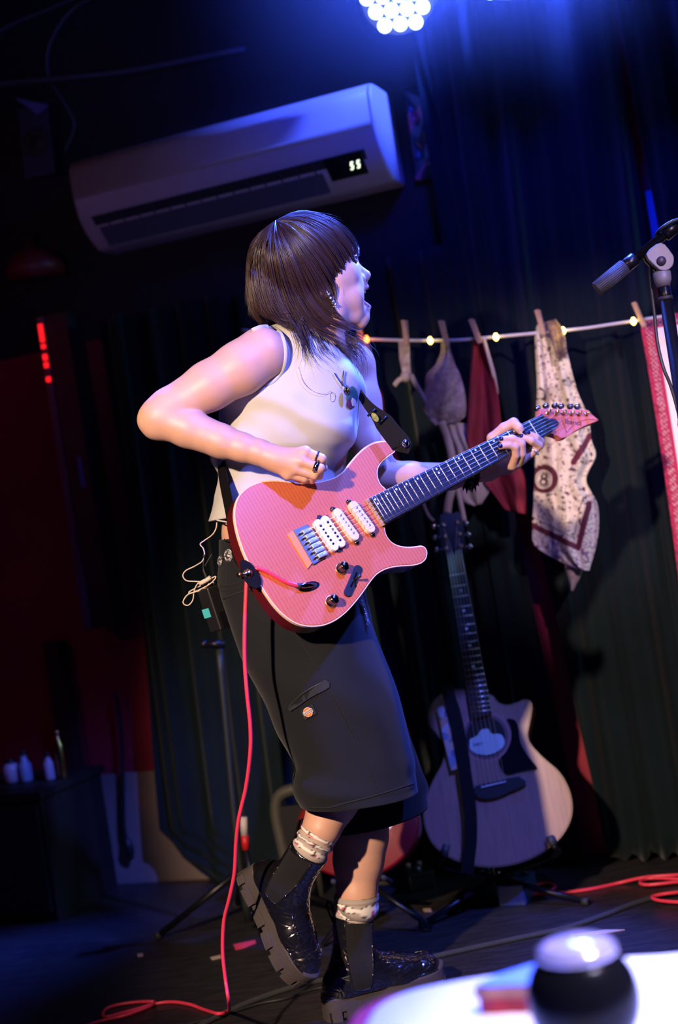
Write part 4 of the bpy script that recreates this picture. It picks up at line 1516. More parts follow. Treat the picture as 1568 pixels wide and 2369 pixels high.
def ring_on(name, p0, p1, r, wd, m, bumps=0):
    p0, p1 = Vector(p0), Vector(p1)
    ax = (p1 - p0).normalized()
    c_ = p0
    g = G().lathe(c_ - ax * wd / 2, ax, [(r, 0), (r + 0.0014, 0.0), (r + 0.0018, wd / 2), (r + 0.0014, wd), (r, wd)], 22)
    u = ax.orthogonal().normalized(); w_ = ax.cross(u)
    for i in range(bumps):
        t = 2 * math.pi * i / bumps
        g.lathe(c_ + (u * math.cos(t) + w_ * math.sin(t)) * (r + 0.0012), u * math.cos(t) + w_ * math.sin(t), [(0.0022, 0), (0.002, 0.0012), (0.0008, 0.002)], 7)
    return g.build(name, m, person)


a_, b_ = mcps['index'], pips['index'][0]
ring_on('ring', a_ + (b_ - a_) * 0.70, b_, 0.0092, 0.0030, M['dark_chrome'], 6)
a_, b_ = mcps['middle'], pips['middle'][0]
ring_on('ring', a_ + (b_ - a_) * 0.80, b_, 0.0094, 0.0085, M['dark_chrome'], 9)
a_, b_ = LF['middle'][1][0], LF['middle'][2][0]
ring_on('ring', a_ + (b_ - a_) * 0.15, b_, 0.0092, 0.005, M['silver'], 8)


# ------------------------------------------------------------------ clothes
def loft(name, secs, m, parent, nring=96, nsub=10, wr=None, th=0.003, sup=2.0):
    """secs: (lx, ly, rx, ry, d, half depth): rings between two outlines"""
    rows = []
    for lx, ly, rx, ry, d, hd in secs:
        a_, b_ = P(lx, ly, d), P(rx, ry, d)
        rows.append(np.concatenate([(a_ + b_) / 2, (b_ - a_) / 2, [hd]]))
    q = crom(rows, nsub)
    V = np.zeros((len(q), nring, 3))
    for i, r in enumerate(q):
        for k in range(nring):
            t = 2 * math.pi * k / nring
            c_, s_ = math.cos(t), math.sin(t)
            if sup != 2.0:
                c_ = math.copysign(abs(c_) ** (2 / sup), c_); s_ = math.copysign(abs(s_) ** (2 / sup), s_)
            p = r[:3] + r[3:6] * c_ + np.array([0, 1, 0]) * r[6] * s_
            if wr:
                nd = r[3:6] / np.linalg.norm(r[3:6]) * c_ + np.array([0, 1, 0]) * s_
                p = p + nd * wr(k / nring, i / (len(q) - 1), p)
            V[i, k] = p
    uv = np.stack(np.meshgrid(np.linspace(0, 1, len(q)), np.linspace(0, 1, nring), indexing='ij'), -1).reshape(-1, 2)
    o_ = mk_np(name, V.reshape(-1, 3), grid_quads(len(q), nring, True)[:, ::-1], m, parent, uv)
    if th:
        md = o_.modifiers.new('thickness', 'SOLIDIFY'); md.thickness = th; md.offset = -1
    return o_, V


def fold(p, dirv, freq, amp, k=0.0, pw=3):
    """soft creases running across dirv"""
    x = p @ np.array(dirv) * freq + 1.6 * noise.noise(Vector(p * 5 + k)) + k
    return amp * (abs(math.sin(x)) ** pw) * (0.5 + noise.noise(Vector(p * 7 + k + 3)))


BUST = P(772, 985, 2.72)


def shirt_wr(u_, v_, p):
    bust = 0.016 * math.exp(-((np.linalg.norm(p - BUST) / 0.070) ** 2))
    return (bust + 0.004 * noise.noise(Vector(p * 9)) + fold(p, (0.45, 0.1, 0.88), 27, 0.018, 1.0) * min(1, v_ * 2) + 0.0025 * noise.noise(Vector(p * 26)))


shirt, _ = loft('shirt', [(676, 765, 778, 806, 2.815, 0.052), (632, 754, 800, 822, 2.815, 0.098), (600, 788, 824, 862, 2.815, 0.120), (562, 850, 836, 905, 2.815, 0.126), (524, 920, 830, 950, 2.815, 0.126),
                          (512, 975, 824, 992, 2.815, 0.124), (509, 1030, 814, 1026, 2.818, 0.118), (507, 1064, 798, 1050, 2.822, 0.112), (506, 1110, 782, 1085, 2.825, 0.112), (502, 1160, 776, 1125, 2.825, 0.112), (494, 1204, 774, 1160, 2.825, 0.113)],
                M['white_cloth'], person, 120, 9, shirt_wr)
bpy.context.view_layer.update()
shirtb = bvh_of(shirt)
# armhole binding round the right shoulder, following the edge of the skin
arm_edge = [(584, 766), (604, 758), (626, 757), (644, 768), (655, 792), (658, 826), (650, 858), (634, 880), (614, 891)]
q = []
for x, y in crom(arm_edge, 4):
    h1, _ = hit(bodyb, x, y, 0.001); h2, _ = hit(shirtb, x, y, 0.001)
    c_ = h1 if h1.y < h2.y else h2
    q.append(c_)
sm = [q[0]] + [(q[i - 1] + q[i] * 2 + q[i + 1]) / 4 for i in range(1, len(q) - 1)] + [q[-1]]
v, f, uv = ribbon_geo(sm, (-0.1, -1, 0.15), 0.0090, 0.0025)
attach(fix_normals(mk('armhole_binding', v, f, M['white_cloth'], None)), shirt)
v, f, uv = tube_geo([hit(shirtb, x, y, 0.001)[0] for x, y in crom([(494, 1202), (515, 1206), (540, 1210), (580, 1212), (640, 1210)], 4)], 0.0016, 6)
mk('hem_stitch', v, f, M['white_cloth'], shirt)
# printed motif on the chest
pm_ = [mat('print_green', (0.05, 0.16, 0.15, 1), 0.6), mat('print_plum', (0.10, 0.03, 0.06, 1), 0.6), mat('print_grey', (0.45, 0.45, 0.46, 1), 0.6)]
patch_on('chest_print', shirtb, [(812, 893), (824, 905), (826, 925), (816, 940), (804, 935), (800, 915)], 0.001, pm_[0], shirt, 0.0008, 4)
patch_on('chest_print', shirtb, [(802, 925), (812, 922), (815, 938), (808, 946), (799, 940)], 0.002, pm_[1], shirt, 0.0008, 4)
patch_on('chest_print', shirtb, [(812, 920), (819, 926), (819, 936), (813, 940), (810, 931)], 0.003, pm_[2], shirt, 0.0008, 3)
rg = [hit(shirtb, 768 + 6 * math.cos(t), 918 + 11 * math.sin(t), 0.001)[0] for t in np.linspace(0, 2 * math.pi, 22)]
v, f, uv = tube_geo(rg, 0.0008, 5); mk('chest_print', v, f, pm_[2], shirt)

# shorts: near leg with the waist, far leg behind it
def sh_wr(u_, v_, p):
    a_ = 0.005 * noise.noise(Vector(p * 7)) + fold(p, (0.75, 0.1, 0.6), 19, 0.012, 2.0) * min(1, v_ * 3)
    a_ *= 1 - 0.8 * max(0.0, (v_ - 0.86) / 0.14)
    if v_ > 0.7: a_ += fold(p, (0.3, 0.1, 0.95), 32, 0.024, 5.0) * (v_ - 0.7) / 0.3 * max(0.0, 1 - max(0, v_ - 0.80) / 0.12)
    return a_


shorts, SV = loft('shorts', [(508, 1249, 812, 1206, 2.805, 0.110), (508, 1300, 820, 1262, 2.805, 0.114), (509, 1360, 829, 1328, 2.795, 0.120), (525, 1425, 842, 1396, 2.785, 0.122), (546, 1486, 868, 1464, 2.775, 0.120), (571, 1551, 893, 1530, 2.765, 0.117),
                              (613, 1632, 922, 1608, 2.755, 0.112), (648, 1697, 942, 1680, 2.75, 0.108), (690, 1768, 957, 1752, 2.745, 0.104), (682, 1806, 961, 1788, 2.745, 0.103), (682, 1838, 964, 1812, 2.745, 0.102), (695, 1864, 967, 1828, 2.745, 0.101)],
                  M['shorts'], person, 128, 9, sh_wr, 0.003, 2.2)
farleg, _ = loft('shorts', [(640, 1380, 845, 1360, 2.88, 0.10), (690, 1500, 868, 1480, 2.89, 0.105), (735, 1620, 905, 1600, 2.90, 0.107), (755, 1740, 950, 1710, 2.905, 0.106), (762, 1850, 975, 1800, 2.905, 0.104), (765, 1922, 988, 1864, 2.905, 0.102)],
                 M['shorts'], person, 96, 9, sh_wr, 0.003, 2.2)
bpy.context.view_layer.update()
shb = bvh_of(shorts)
seam_m = mat('seam_thread', (0.010, 0.011, 0.014, 1), 0.9)
def seam(pts, r=0.0012, m=None, name='seam', lift=0.0004):
    q_ = [hit(shb, x, y, lift)[0] for x, y in crom(pts, 6)]
    v, f, uv = tube_geo(q_, r, 6)
    return mk(name, v, f, m or seam_m, shorts)
seam([(509, 1357), (540, 1351), (575, 1340), (600, 1328)])
seam([(512, 1368), (545, 1362), (580, 1350)], 0.0009)
seam([(517, 1385), (540, 1376), (570, 1366), (598, 1360)], 0.002)
seam([(519, 1247), (525, 1275), (524, 1300), (524, 1345), (526, 1356)], 0.0009)
seam([(509, 1305), (525, 1303), (545, 1296), (570, 1288)], 0.0009)
seam([(676, 1455), (700, 1490), (722, 1525), (738, 1550)], 0.0009)
seam([(715, 1868), (760, 1868), (806, 1856), (875, 1838), (958, 1812)], 0.0012)
seam([(750, 1565), (762, 1590), (790, 1640), (815, 1690), (840, 1745), (862, 1800), (874, 1838)], 0.0010)
# cargo pocket welt and its sewn-on tag
patch_on('pocket_welt', shb, [(670, 1630), (700, 1605), (730, 1587), (755, 1574), (762, 1590), (735, 1604), (705, 1622), (674, 1644)], 0.0005, mat('welt_twill', (0.012, 0.014, 0.019, 1), 0.85), shorts, 0.003, 2)
seam([(670, 1629), (700, 1604), (730, 1586), (756, 1573)], 0.0016, M['cable_black'], 'pocket_edge')
tagc = [(697, 1643), (723, 1628), (734, 1650), (706, 1665)]
tg = patch_on('cloth_tag', shb, tagc, 0.002, mat('tag_black', (0.012, 0.010, 0.010, 1), 0.8), shorts, 0.0014)
tc_ = hit(shb, 714, 1646, 0.0045)[0]; tn = hit(shb, 714, 1646, 0.0045)[1]
ex = (hit(shb, 724, 1640.5, 0.0045)[0] - hit(shb, 704, 1651.5, 0.0045)[0]).normalized()
ey = tn.cross(ex).normalized()
if ey.z < 0: ey = -ey
tp = lambda u_, v_, h_: tc_ + ex * u_ + ey * v_ + tn * h_
orange = mat('tag_orange', (0.85, 0.13, 0.02, 1), 0.6); yel = mat('tag_yellow', (0.95, 0.42, 0.03, 1), 0.6); twh = mat('tag_white', (0.85, 0.80, 0.72, 1), 0.6)
R0 = 0.0082
disc = lambda r_, h0, h1, m_, nm: fix_normals(attach(mk(nm, *plate_geo([(r_ * math.cos(t), r_ * math.sin(t)) for t in np.linspace(0, 2 * math.pi, 28, endpoint=False)], tp, h0, h1)[:2], m_, None, False), shorts))
disc(R0 + 0.0008, 0, 0.0004, twh, 'tag_emblem'); disc(R0, 0.0004, 0.0006, orange, 'tag_emblem'); disc(R0 * 0.62, 0.0006, 0.0008, yel, 'tag_emblem')
banner = lambda hw, hh, h0, h1, m_: fix_normals(attach(mk('tag_emblem', *plate_geo([(-hw, -hh), (hw, -hh), (hw * 1.04, hh), (-hw * 0.96, hh)], tp, h0, h1)[:2], m_, None, False), shorts))
banner(0.0100, 0.0034, 0.0008, 0.0010, twh); banner(0.0094, 0.0027, 0.0010, 0.0012, mat('tag_grey', (0.16, 0.10, 0.08, 1), 0.6))
text_mesh('tag_lettering', 'Dickies', lambda x, y, z: tp(x, y, 0.0013 + z), 0.0056, twh, shorts, 0.0001)
# belt of silver discs with a fine chain
belt = [(512, 1296), (530, 1284), (556, 1276), (580, 1270)]
bq = [hit(shb, x, y, 0.004)[0] for x, y in crom(belt, 6)]
v, f, uv = tube_geo(bq, 0.0012, 6); bo = mk('belt_chain', v, f, M['silver'], person)
for x, y, r_ in ((530, 1285, 0.0125), (511, 1298, 0.0115)):
    p_, n_ = hit(shb, x, y, 0.001)
    g = G().lathe(p_, n_, [(r_, 0), (r_, 0.0018), (r_ * 0.86, 0.0026), (r_ * 0.8, 0.0018), (r_ * 0.55, 0.002), (r_ * 0.5, 0.003), (r_ * 0.3, 0.003), (r_ * 0.25, 0.0045), (0.0008, 0.005)], 28)
    u_ = n_.orthogonal().normalized(); w_ = n_.cross(u_)
    for i in range(16):
        t = 2 * math.pi * i / 16
        g.lathe(p_ + (u_ * math.cos(t) + w_ * math.sin(t)) * r_ * 0.67, n_, [(0.0012, 0.001), (0.001, 0.003), (0.0004, 0.0036)], 6)
    g.build('belt_disc', M['silver'], bo)
# trouser chain at the far hip
cq = [hit(shb, x, y, 0.004)[0] for x, y in ((832, 1395), (838, 1410), (842, 1425), (846, 1442))]
for i, p_ in enumerate(crom([tuple(c_) for c_ in cq], 4)):
    an = i * 1.57
    e1 = Vector((math.cos(an), math.sin(an) * 0.8, 0.2)).normalized()
    v, f, uv = tube_geo([Vector(p_) + e1 * 0.0032 * math.cos(t) + Vector((0, 0, 0.0042)) * math.sin(t) for t in np.linspace(0, 2 * math.pi, 12)], 0.0009, 5)
    mk('chain_link', v, f, M['silver'], bo)

# necklace: fine dark chains with a caged pendant on the chest
nk = [(770, 862), (776, 872), (784, 884), (790, 893)]
q = [hit(shirtb, x, y, 0.004)[0] for x, y in crom(nk, 4)]
v, f, uv = tube_geo(q, 0.0009, 6); no = mk('necklace', v, f, M['dark_chrome'], person)
v, f, uv = tube_geo([hit(shirtb, x, y, 0.004)[0] for x, y in crom([(792, 858), (790, 875), (790, 893)], 4)], 0.0011, 6); mk('chain', v, f, M['dark_chrome'], no)
v, f, uv = tube_geo([hit(shirtb, x, y, 0.004)[0] for x, y in crom([(690, 850), (702, 885), (724, 906), (747, 912), (764, 905)], 6)], 0.0004, 5); mk('chain', v, f, M['gold'], no)
c_ = q[-1] + Vector((0.006, -0.006, -0.010))
g = G()
for k in range(5):
    t0 = k * math.pi / 5
    pts = [c_ + Vector((math.cos(t0) * 0.0055 * math.sin(t), math.sin(t0) * 0.0055 * math.sin(t), 0.010 * math.cos(t))) for t in np.linspace(0, 2 * math.pi, 16)]
    v, f, uv = tube_geo(pts, 0.0008, 5); g.add(v, f)
g.lathe(c_ - Vector((0, 0, 0.006)), (0, 0, 1), [(0.001, 0), (0.0042, 0.004), (0.0042, 0.008), (0.001, 0.012)], 10)
g.build('pendant', M['dark_chrome'], no)


# ------------------------------------------------------------------ boots and socks
def sole_outline(inset=0.0, n=6):
    p = [(-0.080, 0), (-0.074, 0.024), (-0.050, 0.036), (0.0, 0.036), (0.050, 0.038), (0.100, 0.047), (0.150, 0.047), (0.185, 0.033), (0.199, 0.010),
         (0.200, -0.008), (0.186, -0.028), (0.150, -0.040), (0.100, -0.042), (0.050, -0.034), (0.0, -0.034), (-0.050, -0.035), (-0.074, -0.024)]
    q = np.array(smooth_closed(p, n))
    c_ = q.mean(0)
    d = np.roll(q, -1, 0) - np.roll(q, 1, 0)
    nn = np.stack([d[:, 1], -d[:, 0]], 1); nn /= np.linalg.norm(nn, axis=1)[:, None]
    sgn = np.sign(((q - c_) * nn).sum(1).mean())
    return q - nn * sgn * inset


def make_boot(mw, flex, sc_=1.0, name='boot'):
    """mw: matrix from the boot's own frame (x to the toe, z up) to the world"""
    R3 = np.array(mw.to_3x3()); t3 = np.array(mw.translation)
    tw = lambda p: (np.asarray(p) @ R3.T) + t3
    e = thing_child(name)
    sx, cz = -math.sin(flex), math.cos(flex)
    SHAFT = 0.110 if flex < 0 else 0.098
    ank = np.array([0.0, 0, 0.098])
    axis = np.array([sx, 0, cz])
    fwd = np.array([cz, 0, -sx])
    top = ank + axis * SHAFT
    pr_ = [(rc(ank, 0.0445, top + axis * 0.02, 0.0440), 0.01, 'u'),
           (rc(np.array([-0.030, 0, 0.070]), 0.040, ank + np.array([-0.006, 0, 0.0]), 0.042), 0.02, 'u'),
           (rc(np.array([-0.036, 0, 0.055]), 0.036, np.array([0.03, 0, 0.06]), 0.037), 0.02, 'u'),
           (rc(np.array([0.02, 0, 0.084]), 0.042, np.array([0.095, 0.001, 0.062]), 0.040), 0.03, 'u'),
           (rc(np.array([0.095, 0.012, 0.052]), 0.034, np.array([0.150, 0.006, 0.050]), 0.034), 0.02, 'u'),
           (rc(np.array([0.095, -0.008, 0.052]), 0.034, np.array([0.155, -0.002, 0.050]), 0.033), 0.02, 'u'),
           (half((0, 0, 0.046), (0, 0, 1)), 0.002, 's'),
           (half(top, -axis), 0.003, 's'),
           (rc(ank + axis * 0.05, 0.0385, top + axis * 0.05, 0.039), 0.003, 's')]
    v, q = sdf_mesh(pr_, (-0.16, -0.08, 0.0), (0.25, 0.08, 0.26), 0.0026)
    up = mk_np('upper', tw(v), q, M['boot'], None); attach2(up, e)
    ub = BVHTree.FromPolygons([Vector(x) for x in v], q.tolist())
    # thick sole with cut lugs
    place = lambda a_, b_, h_: tw((a_, b_, h_ - 0.010 * max(0, (a_ - 0.12) / 0.08) * 0 + 0.012 * max(0, (a_ - 0.14) / 0.06) ** 2))
    g = G()
    v_, f_, _ = plate_geo(sole_outline(0.0), place, 0.020, 0.052, 0.006); g.add(v_, f_)
    v_, f_, _ = plate_geo(sole_outline(0.006), place, 0.004, 0.022); g.add(v_, f_)
    out = sole_outline(-0.001, 8); inn = sole_outline(0.016, 8)
    n_ = len(out); L_ = 8
    for i in range(0, n_, L_):
        ids = [(i + k) % n_ for k in range(L_ - 1)]
        poly = [tuple(out[k]) for k in ids] + [tuple(inn[k]) for k in ids[::-1]]
        v_, f_, _ = plate_geo(poly, place, 0.0, 0.024); g.add(v_, f_)
    so = fix_normals(g.build('sole', M['sole'], None, False)); attach2(so, e)
    # welt between sole and upper
    wq = [tw((a_, b_, 0.0525)) for a_, b_ in sole_outline(0.004)]
    v_, f_, _ = tube_geo(wq + [wq[0]], 0.0032, 6); attach2(mk('welt', v_, f_, M['boot'], None), e)

    def proj(x, z, sd, off):
        # x, z in the shaft's own lean
        p = ank + fwd * x + axis * z
        loc, nrm, _, _ = ub.ray_cast(Vector((p[0], -0.2 * sd, p[2])), Vector((0, sd, 0)))
        if loc is None: loc, nrm = Vector((p[0], -0.03 * sd, p[2])), Vector((0, -sd, 0))
        return np.array(loc + Vector((0, -sd, 0)) * off)
    for sd in (1, -1):
        # elastic gusset
        nu, nv = 14, 18
        V_ = []
        for v_ in np.linspace(0, 1, nv):
            for u_ in np.linspace(0, 1, nu):
                wd = 0.060 - 0.014 * v_ ** 2
                x = (u_ - 0.5) * wd + 0.002
                z = (0.102 if flex < 0 else 0.091) - v_ * (0.142 if flex < 0 else 0.118) + 0.010 * (u_ - 0.5) * (1 - v_)
                V_.append(tw(proj(x, z, sd, 0.0012)))
        UV_ = np.stack(np.meshgrid(np.linspace(0, 1, nv), np.linspace(0, 1, nu), indexing='ij'), -1).reshape(-1, 2)[:, ::-1]
        o_ = mk_np('elastic_gusset', np.array(V_), grid_quads(nv, nu), M['elastic'], None, UV_)
        attach2(o_, e)
        # piping round it
        rim = [(-1, 0), (-1, 0.5), (-0.86, 0.92), (-0.6, 1.0), (0.6, 1.0), (0.86, 0.92), (1, 0.5), (1, 0)]
        q_ = []
        for a_, b_ in crom(rim, 5):
            wd = 0.061 - 0.014 * b_ ** 2
            q_.append(tw(proj(a_ * wd / 2 + 0.002, (0.104 if flex < 0 else 0.093) - b_ * (0.144 if flex < 0 else 0.120), sd, 0.0014)))
        v_, f_, _ = tube_geo(q_, 0.0015, 6); attach2(mk('piping', v_, f_, M['boot'], None), e)
    # apron seam over the toe
    q_ = []
    for t in np.linspace(-1, 1, 31):
        x = 0.168 - 0.105 * abs(t) ** 2.2; y = 0.034 * math.sin(t * 1.45)
        loc, nrm, _, _ = ub.ray_cast(Vector((x, y, 0.3)), Vector((0, 0, -1)))
        if loc is not None: q_.append(tw(np.array(loc + nrm * 0.0006)))
    v_, f_, _ = tube_geo(q_, 0.0016, 6); attach2(mk('apron_seam', v_, f_, M['boot'], None), e)
    # pull loop at the back
    b_ = ank + axis * 0.105 - fwd * 0.044
    q_ = [b_ - axis * 0.01, b_ + axis * 0.022 - fwd * 0.012, b_ + axis * 0.034 - fwd * 0.010, b_ + axis * 0.026 - fwd * 0.002, b_ + axis * 0.0 + fwd * 0.004]
    v_, f_, _ = ribbon_geo([Vector(tw(x)) for x in crom(q_, 5)], tuple(R3 @ np.array(-fwd)), 0.011, 0.0018)
    attach2(mk('pull_loop', v_, f_, M['leather_strap'], None), e)
    return e, tw(top), R3 @ axis, R3 @ fwd


def thing_child(name):
    e = bpy.data.objects.new(name, None)
    COL.objects.link(e); e.parent = person; e.location = -Vector(person.location)
    return e


def attach2(o_, e):
    o_.parent = e
    return o_


bootL, topL, axL, fwL = make_boot(mw, FLEX_L, SC_L)
bootR, topR, axR, fwR = make_boot(mw2, FLEX_R, SC_R)

BANDS = {2.0: ((0.30, 0.075), (0.56, 0.07)), 5.0: ((0.17, 0.085), (0.40, 0.07), (0.58, 0.05))}
GREY = np.array((0.40, 0.35, 0.31))
def sock(path, radii, seed):
    n_ = 56
    q_ = crom([tuple(x) for x in path], 14)
    rr_ = np.interp(np.linspace(0, 1, len(q_)), np.linspace(0, 1, len(radii)), radii)
    v, f, uv = tube_geo(q_, rr_, n_, False)
    v = np.array(v); cc = []
    for i in range(len(q_)):
        t = i / (len(q_) - 1)
        for k in range(n_):
            a_ = k / n_ * 2 * math.pi
            x, y = a_ * 1.6, t * 5
            c_ = GREY * (1.0 if t < 0.12 else 1.08)
            for tb_, hb in BANDS[seed]:
                e_ = abs(t - tb_) / (hb * (0.75 + 0.35 * math.sin(5 * a_ + seed * 3 + tb_ * 9)))
                gap = math.sin(2.5 * a_ + seed * 2 + tb_ * 20)
                if e_ < 1 and gap > -2:
                    c_ = np.array((0.80, 0.77, 0.74))
                    if e_ > 0.80 or abs(gap) < 0.06: c_ = np.array((0.02, 0.02, 0.02))
                    elif 0.1 < gap < 0.55 and t > tb_: c_ = np.array((0.55, 0.10, 0.20))
            cc.append(tuple(c_) + (1.0,))
    # slouch rings
    ctr = np.repeat(np.array(q_), n_, 0)
    tt = np.repeat(np.linspace(0, 1, len(q_)), n_)
    rib = 0.0012 * np.sin(np.tile(np.arange(n_), len(q_)) * math.pi) * (tt < 0.2)
    bulge = 0.0022 * np.sin(tt * 21) * (tt > 0.2) + rib
    dv = v - ctr
    v = v + dv / np.linalg.norm(dv, axis=1)[:, None] * bulge[:, None]
    o_ = mk_np('sock', v, grid_quads(len(q_), n_, True), bpy.data.materials.get('sock_print') or mat_attr('sock_print', 0.95, 0.15, 600), person, None, np.array(cc))
    md = o_.modifiers.new('thickness', 'SOLIDIFY'); md.thickness = 0.002
    return o_


sock([P(825, 2070, 2.88), P(825, 2090, 2.88), topL, topL - axL * 0.03], [0.0450, 0.0445, 0.0405, 0.034], 2.0)
tS = P(713, 1916, 2.792)
sock([topR + dirR * 0.044, topR + dirR * 0.022, topR, topR - axR * 0.03], [0.0370, 0.0365, 0.0355, 0.031], 5.0)
# ------------------------------------------------------------------ hair
HCX, HCY, HAX, HAY = 705.0, 607.0, 124.0, 110.0


def lat_of(x, y, lo):
    q = 1 - ((x - HCX) / HAX) ** 2 - ((y - HCY) / HAY) ** 2
    return max(lo, 0.092 * math.sqrt(max(0.0, q)))


GUIDES = [  # lines of the cut from the crown outwards, seen from her right side: pixels, least distance from the midline
    ([(645, 534), (700, 500), (755, 503), (798, 526), (820, 556), (824, 582)], 0.000),
    ([(645, 534), (705, 506), (764, 516), (806, 550), (821, 580), (822, 600)], 0.018),
    ([(645, 534), (702, 518), (760, 537), (800, 576), (812, 604), (812, 624)], 0.036),
    ([(645, 534), (696, 532), (750, 562), (788, 606), (798, 634), (797, 656)], 0.050),
    ([(645, 534), (686, 548), (734, 590), (768, 632), (782, 660), (783, 684)], 0.062),
    ([(645, 534), (676, 560), (718, 618), (750, 666), (764, 694), (764, 718)], 0.070),
    ([(645, 534), (666, 572), (700, 644), (730, 700), (762, 738), (804, 756)], 0.068),
    ([(645, 534), (655, 582), (680, 658), (706, 718), (740, 756), (790, 778)], 0.066),
    ([(645, 534), (636, 588), (648, 660), (668, 722), (698, 766), (748, 796)], 0.064),
    ([(645, 534), (616, 592), (616, 660), (632, 716), (654, 752), (696, 792)], 0.060),
    ([(645, 534), (600, 592), (594, 660), (604, 708), (618, 736), (646, 754)], 0.046),
    ([(645, 534), (592, 586), (583, 652), (588, 704), (596, 730), (606, 744)], 0.022),
    ([(645, 534), (590, 582), (580, 648), (583, 700), (590, 728), (598, 746)], 0.000),
]


def guide_pts(g, lo, n=26):
    q = crom(g, 8)
    idx = np.linspace(0, len(q) - 1, n)
    q = np.stack([np.interp(idx, np.arange(len(q)), q[:, k]) for k in range(2)], 1)
    return q


GP2 = [guide_pts(g, lo) for g, lo in GUIDES]
GLO = [lo for _, lo in GUIDES]
NG = len(GP2)


def guide_at(t, side):
    """strand line at position t in 0..NG-1"""
    i = min(int(t), NG - 2); f = t - i
    q = GP2[i] * (1 - f) + GP2[i + 1] * f
    lo = GLO[i] * (1 - f) + GLO[i + 1] * f
    n = len(q)
    out = []
    for k, (x, y) in enumerate(q):
        out.append(H(x, y, lat_of(x, y, lo * min(1, k / (n * 0.35))), side < 0))
    return np.array(out)


hv, hq = [], []
def strand(pts, r, n=3):
    m_ = len(pts)
    t = np.gradient(pts, axis=0); t /= np.linalg.norm(t, axis=1)[:, None] + 1e-9
    u = np.cross(t, np.array([0.3, 0.2, 0.93])); u /= np.linalg.norm(u, axis=1)[:, None] + 1e-9
    w_ = np.cross(t, u)
    rr_ = r * np.interp(np.linspace(0, 1, m_), [0, 0.1, 0.7, 1], [0.6, 1, 0.9, 0.12])[:, None]
    ring = [pts + (u * math.cos(2 * math.pi * k / n) + w_ * math.sin(2 * math.pi * k / n)) * rr_ for k in range(n)]
    b0 = sum(len(x) for x in hv)
    hv.append(np.stack(ring, 1).reshape(-1, 3))
    hq.append(grid_quads(m_, n, True) + b0)


# cap of hair close to the head
NC = 60
caps = []
for side in (1, -1):
    ts = np.linspace(0, NG - 1, NC)
    if side < 0: ts = ts[::-1][1:-1]
    caps += [guide_at(t, side) for t in ts]
caps = np.array(caps)
cen = H(703, 640)
kk_ = np.linspace(0, 1, caps.shape[1])[None, :, None]
capv = caps + (cen - caps) / np.linalg.norm(cen - caps, axis=2)[:, :, None] * (0.0065 + 0.0 * kk_)
capv = capv[:, :-3]
hair = mk_np('hair', capv.reshape(-1, 3), np.vstack([grid_quads(capv.shape[0], capv.shape[1]),
             np.stack([np.array([(capv.shape[0] - 1) * capv.shape[1] + k, k, k + 1, (capv.shape[0] - 1) * capv.shape[1] + k + 1]) for k in range(capv.shape[1] - 1)])]), M['hair'], person)

rng = random.Random(5)
clumps = [(rng.uniform(0, NG - 1), rng.choice((1, 1, -1)), rng.uniform(-0.004, 0.005), rng.uniform(0.82, 1.05)) for _ in range(330)]
for (t0, side, lift, ln) in clumps:
    for s_ in range(13):
        t = min(NG - 1.001, max(0, t0 + rng.gauss(0, 0.10)))
        q = guide_at(t, side)
        l_ = ln * rng.uniform(0.80, 1.10)
        n_ = 16
        st = rng.choice((0, 0, 0.12, 0.25, 0.4))
        idx = np.linspace(st * (len(q) - 1), (len(q) - 1) * min(1.0, l_), n_)
        q = np.stack([np.interp(idx, np.arange(len(q)), q[:, k]) for k in range(3)], 1)
        c0 = guide_at(t0, side)
        c0 = np.stack([np.interp(idx, np.arange(len(c0)), c0[:, k]) for k in range(3)], 1)
        w_ = np.linspace(0, 1, n_)[:, None] ** 1.5 * 0.7
        q = q * (1 - w_) + c0 * w_
        d = (q - cen); d /= np.linalg.norm(d, axis=1)[:, None]
        ph = rng.uniform(0, 6)
        q = q + d * (lift + rng.uniform(-0.003, 0.003)) + 0.0012 * np.sin(np.linspace(0, 5, n_) + ph)[:, None] * np.array([0.6, 0.6, 0.3])
        if l_ > 1.0:
            ext = q[-1] - q[-2]
            q = np.vstack([q, q[-1] + ext * (l_ - 1) * 16 + np.array([0.002, 0, -0.003])])
        strand(q, rng.uniform(0.00050, 0.00085))
# long thin tail of the cut over neck, shoulder and chest (near side), and the pale-lit far side
TAILS = [
    ([(668, 690, .056), (690, 745, .060), (706, 790, .075), (722, 836, .092), (748, 872, .098)], 70, 0.0050),
    ([(684, 700, .056), (704, 752, .056), (728, 796, .066), (748, 836, .082), (778, 866, .088)], 110, 0.0055),
    ([(700, 708, .054), (722, 760, .048), (748, 800, .054), (764, 838, .068), (768, 880, .080)], 110, 0.0055),
    ([(715, 720, .050), (738, 765, .042), (768, 796, .040), (794, 820, .046), (816, 836, .048)], 90, 0.0060),
    ([(650, 700, .054), (668, 748, .062), (688, 785, .078), (700, 826, .094), (690, 866, .104)], 30, 0.0050),
    ([(735, 738, .020), (768, 768, .014), (800, 786, .012), (822, 812, .018), (838, 850, .026)], 130, 0.0085),
    ([(742, 745, -.01), (784, 770, -.008), (814, 784, .0), (836, 810, .008), (832, 852, .022)], 130, 0.0090),
    ([(735, 750, .02), (770, 790, .022), (794, 826, .034), (806, 860, .046), (796, 892, .058)], 90, 0.0075),
    ([(628, 700, .044), (640, 736, .054), (656, 752, .070), (684, 760, .084)], 24, 0.0055),
]
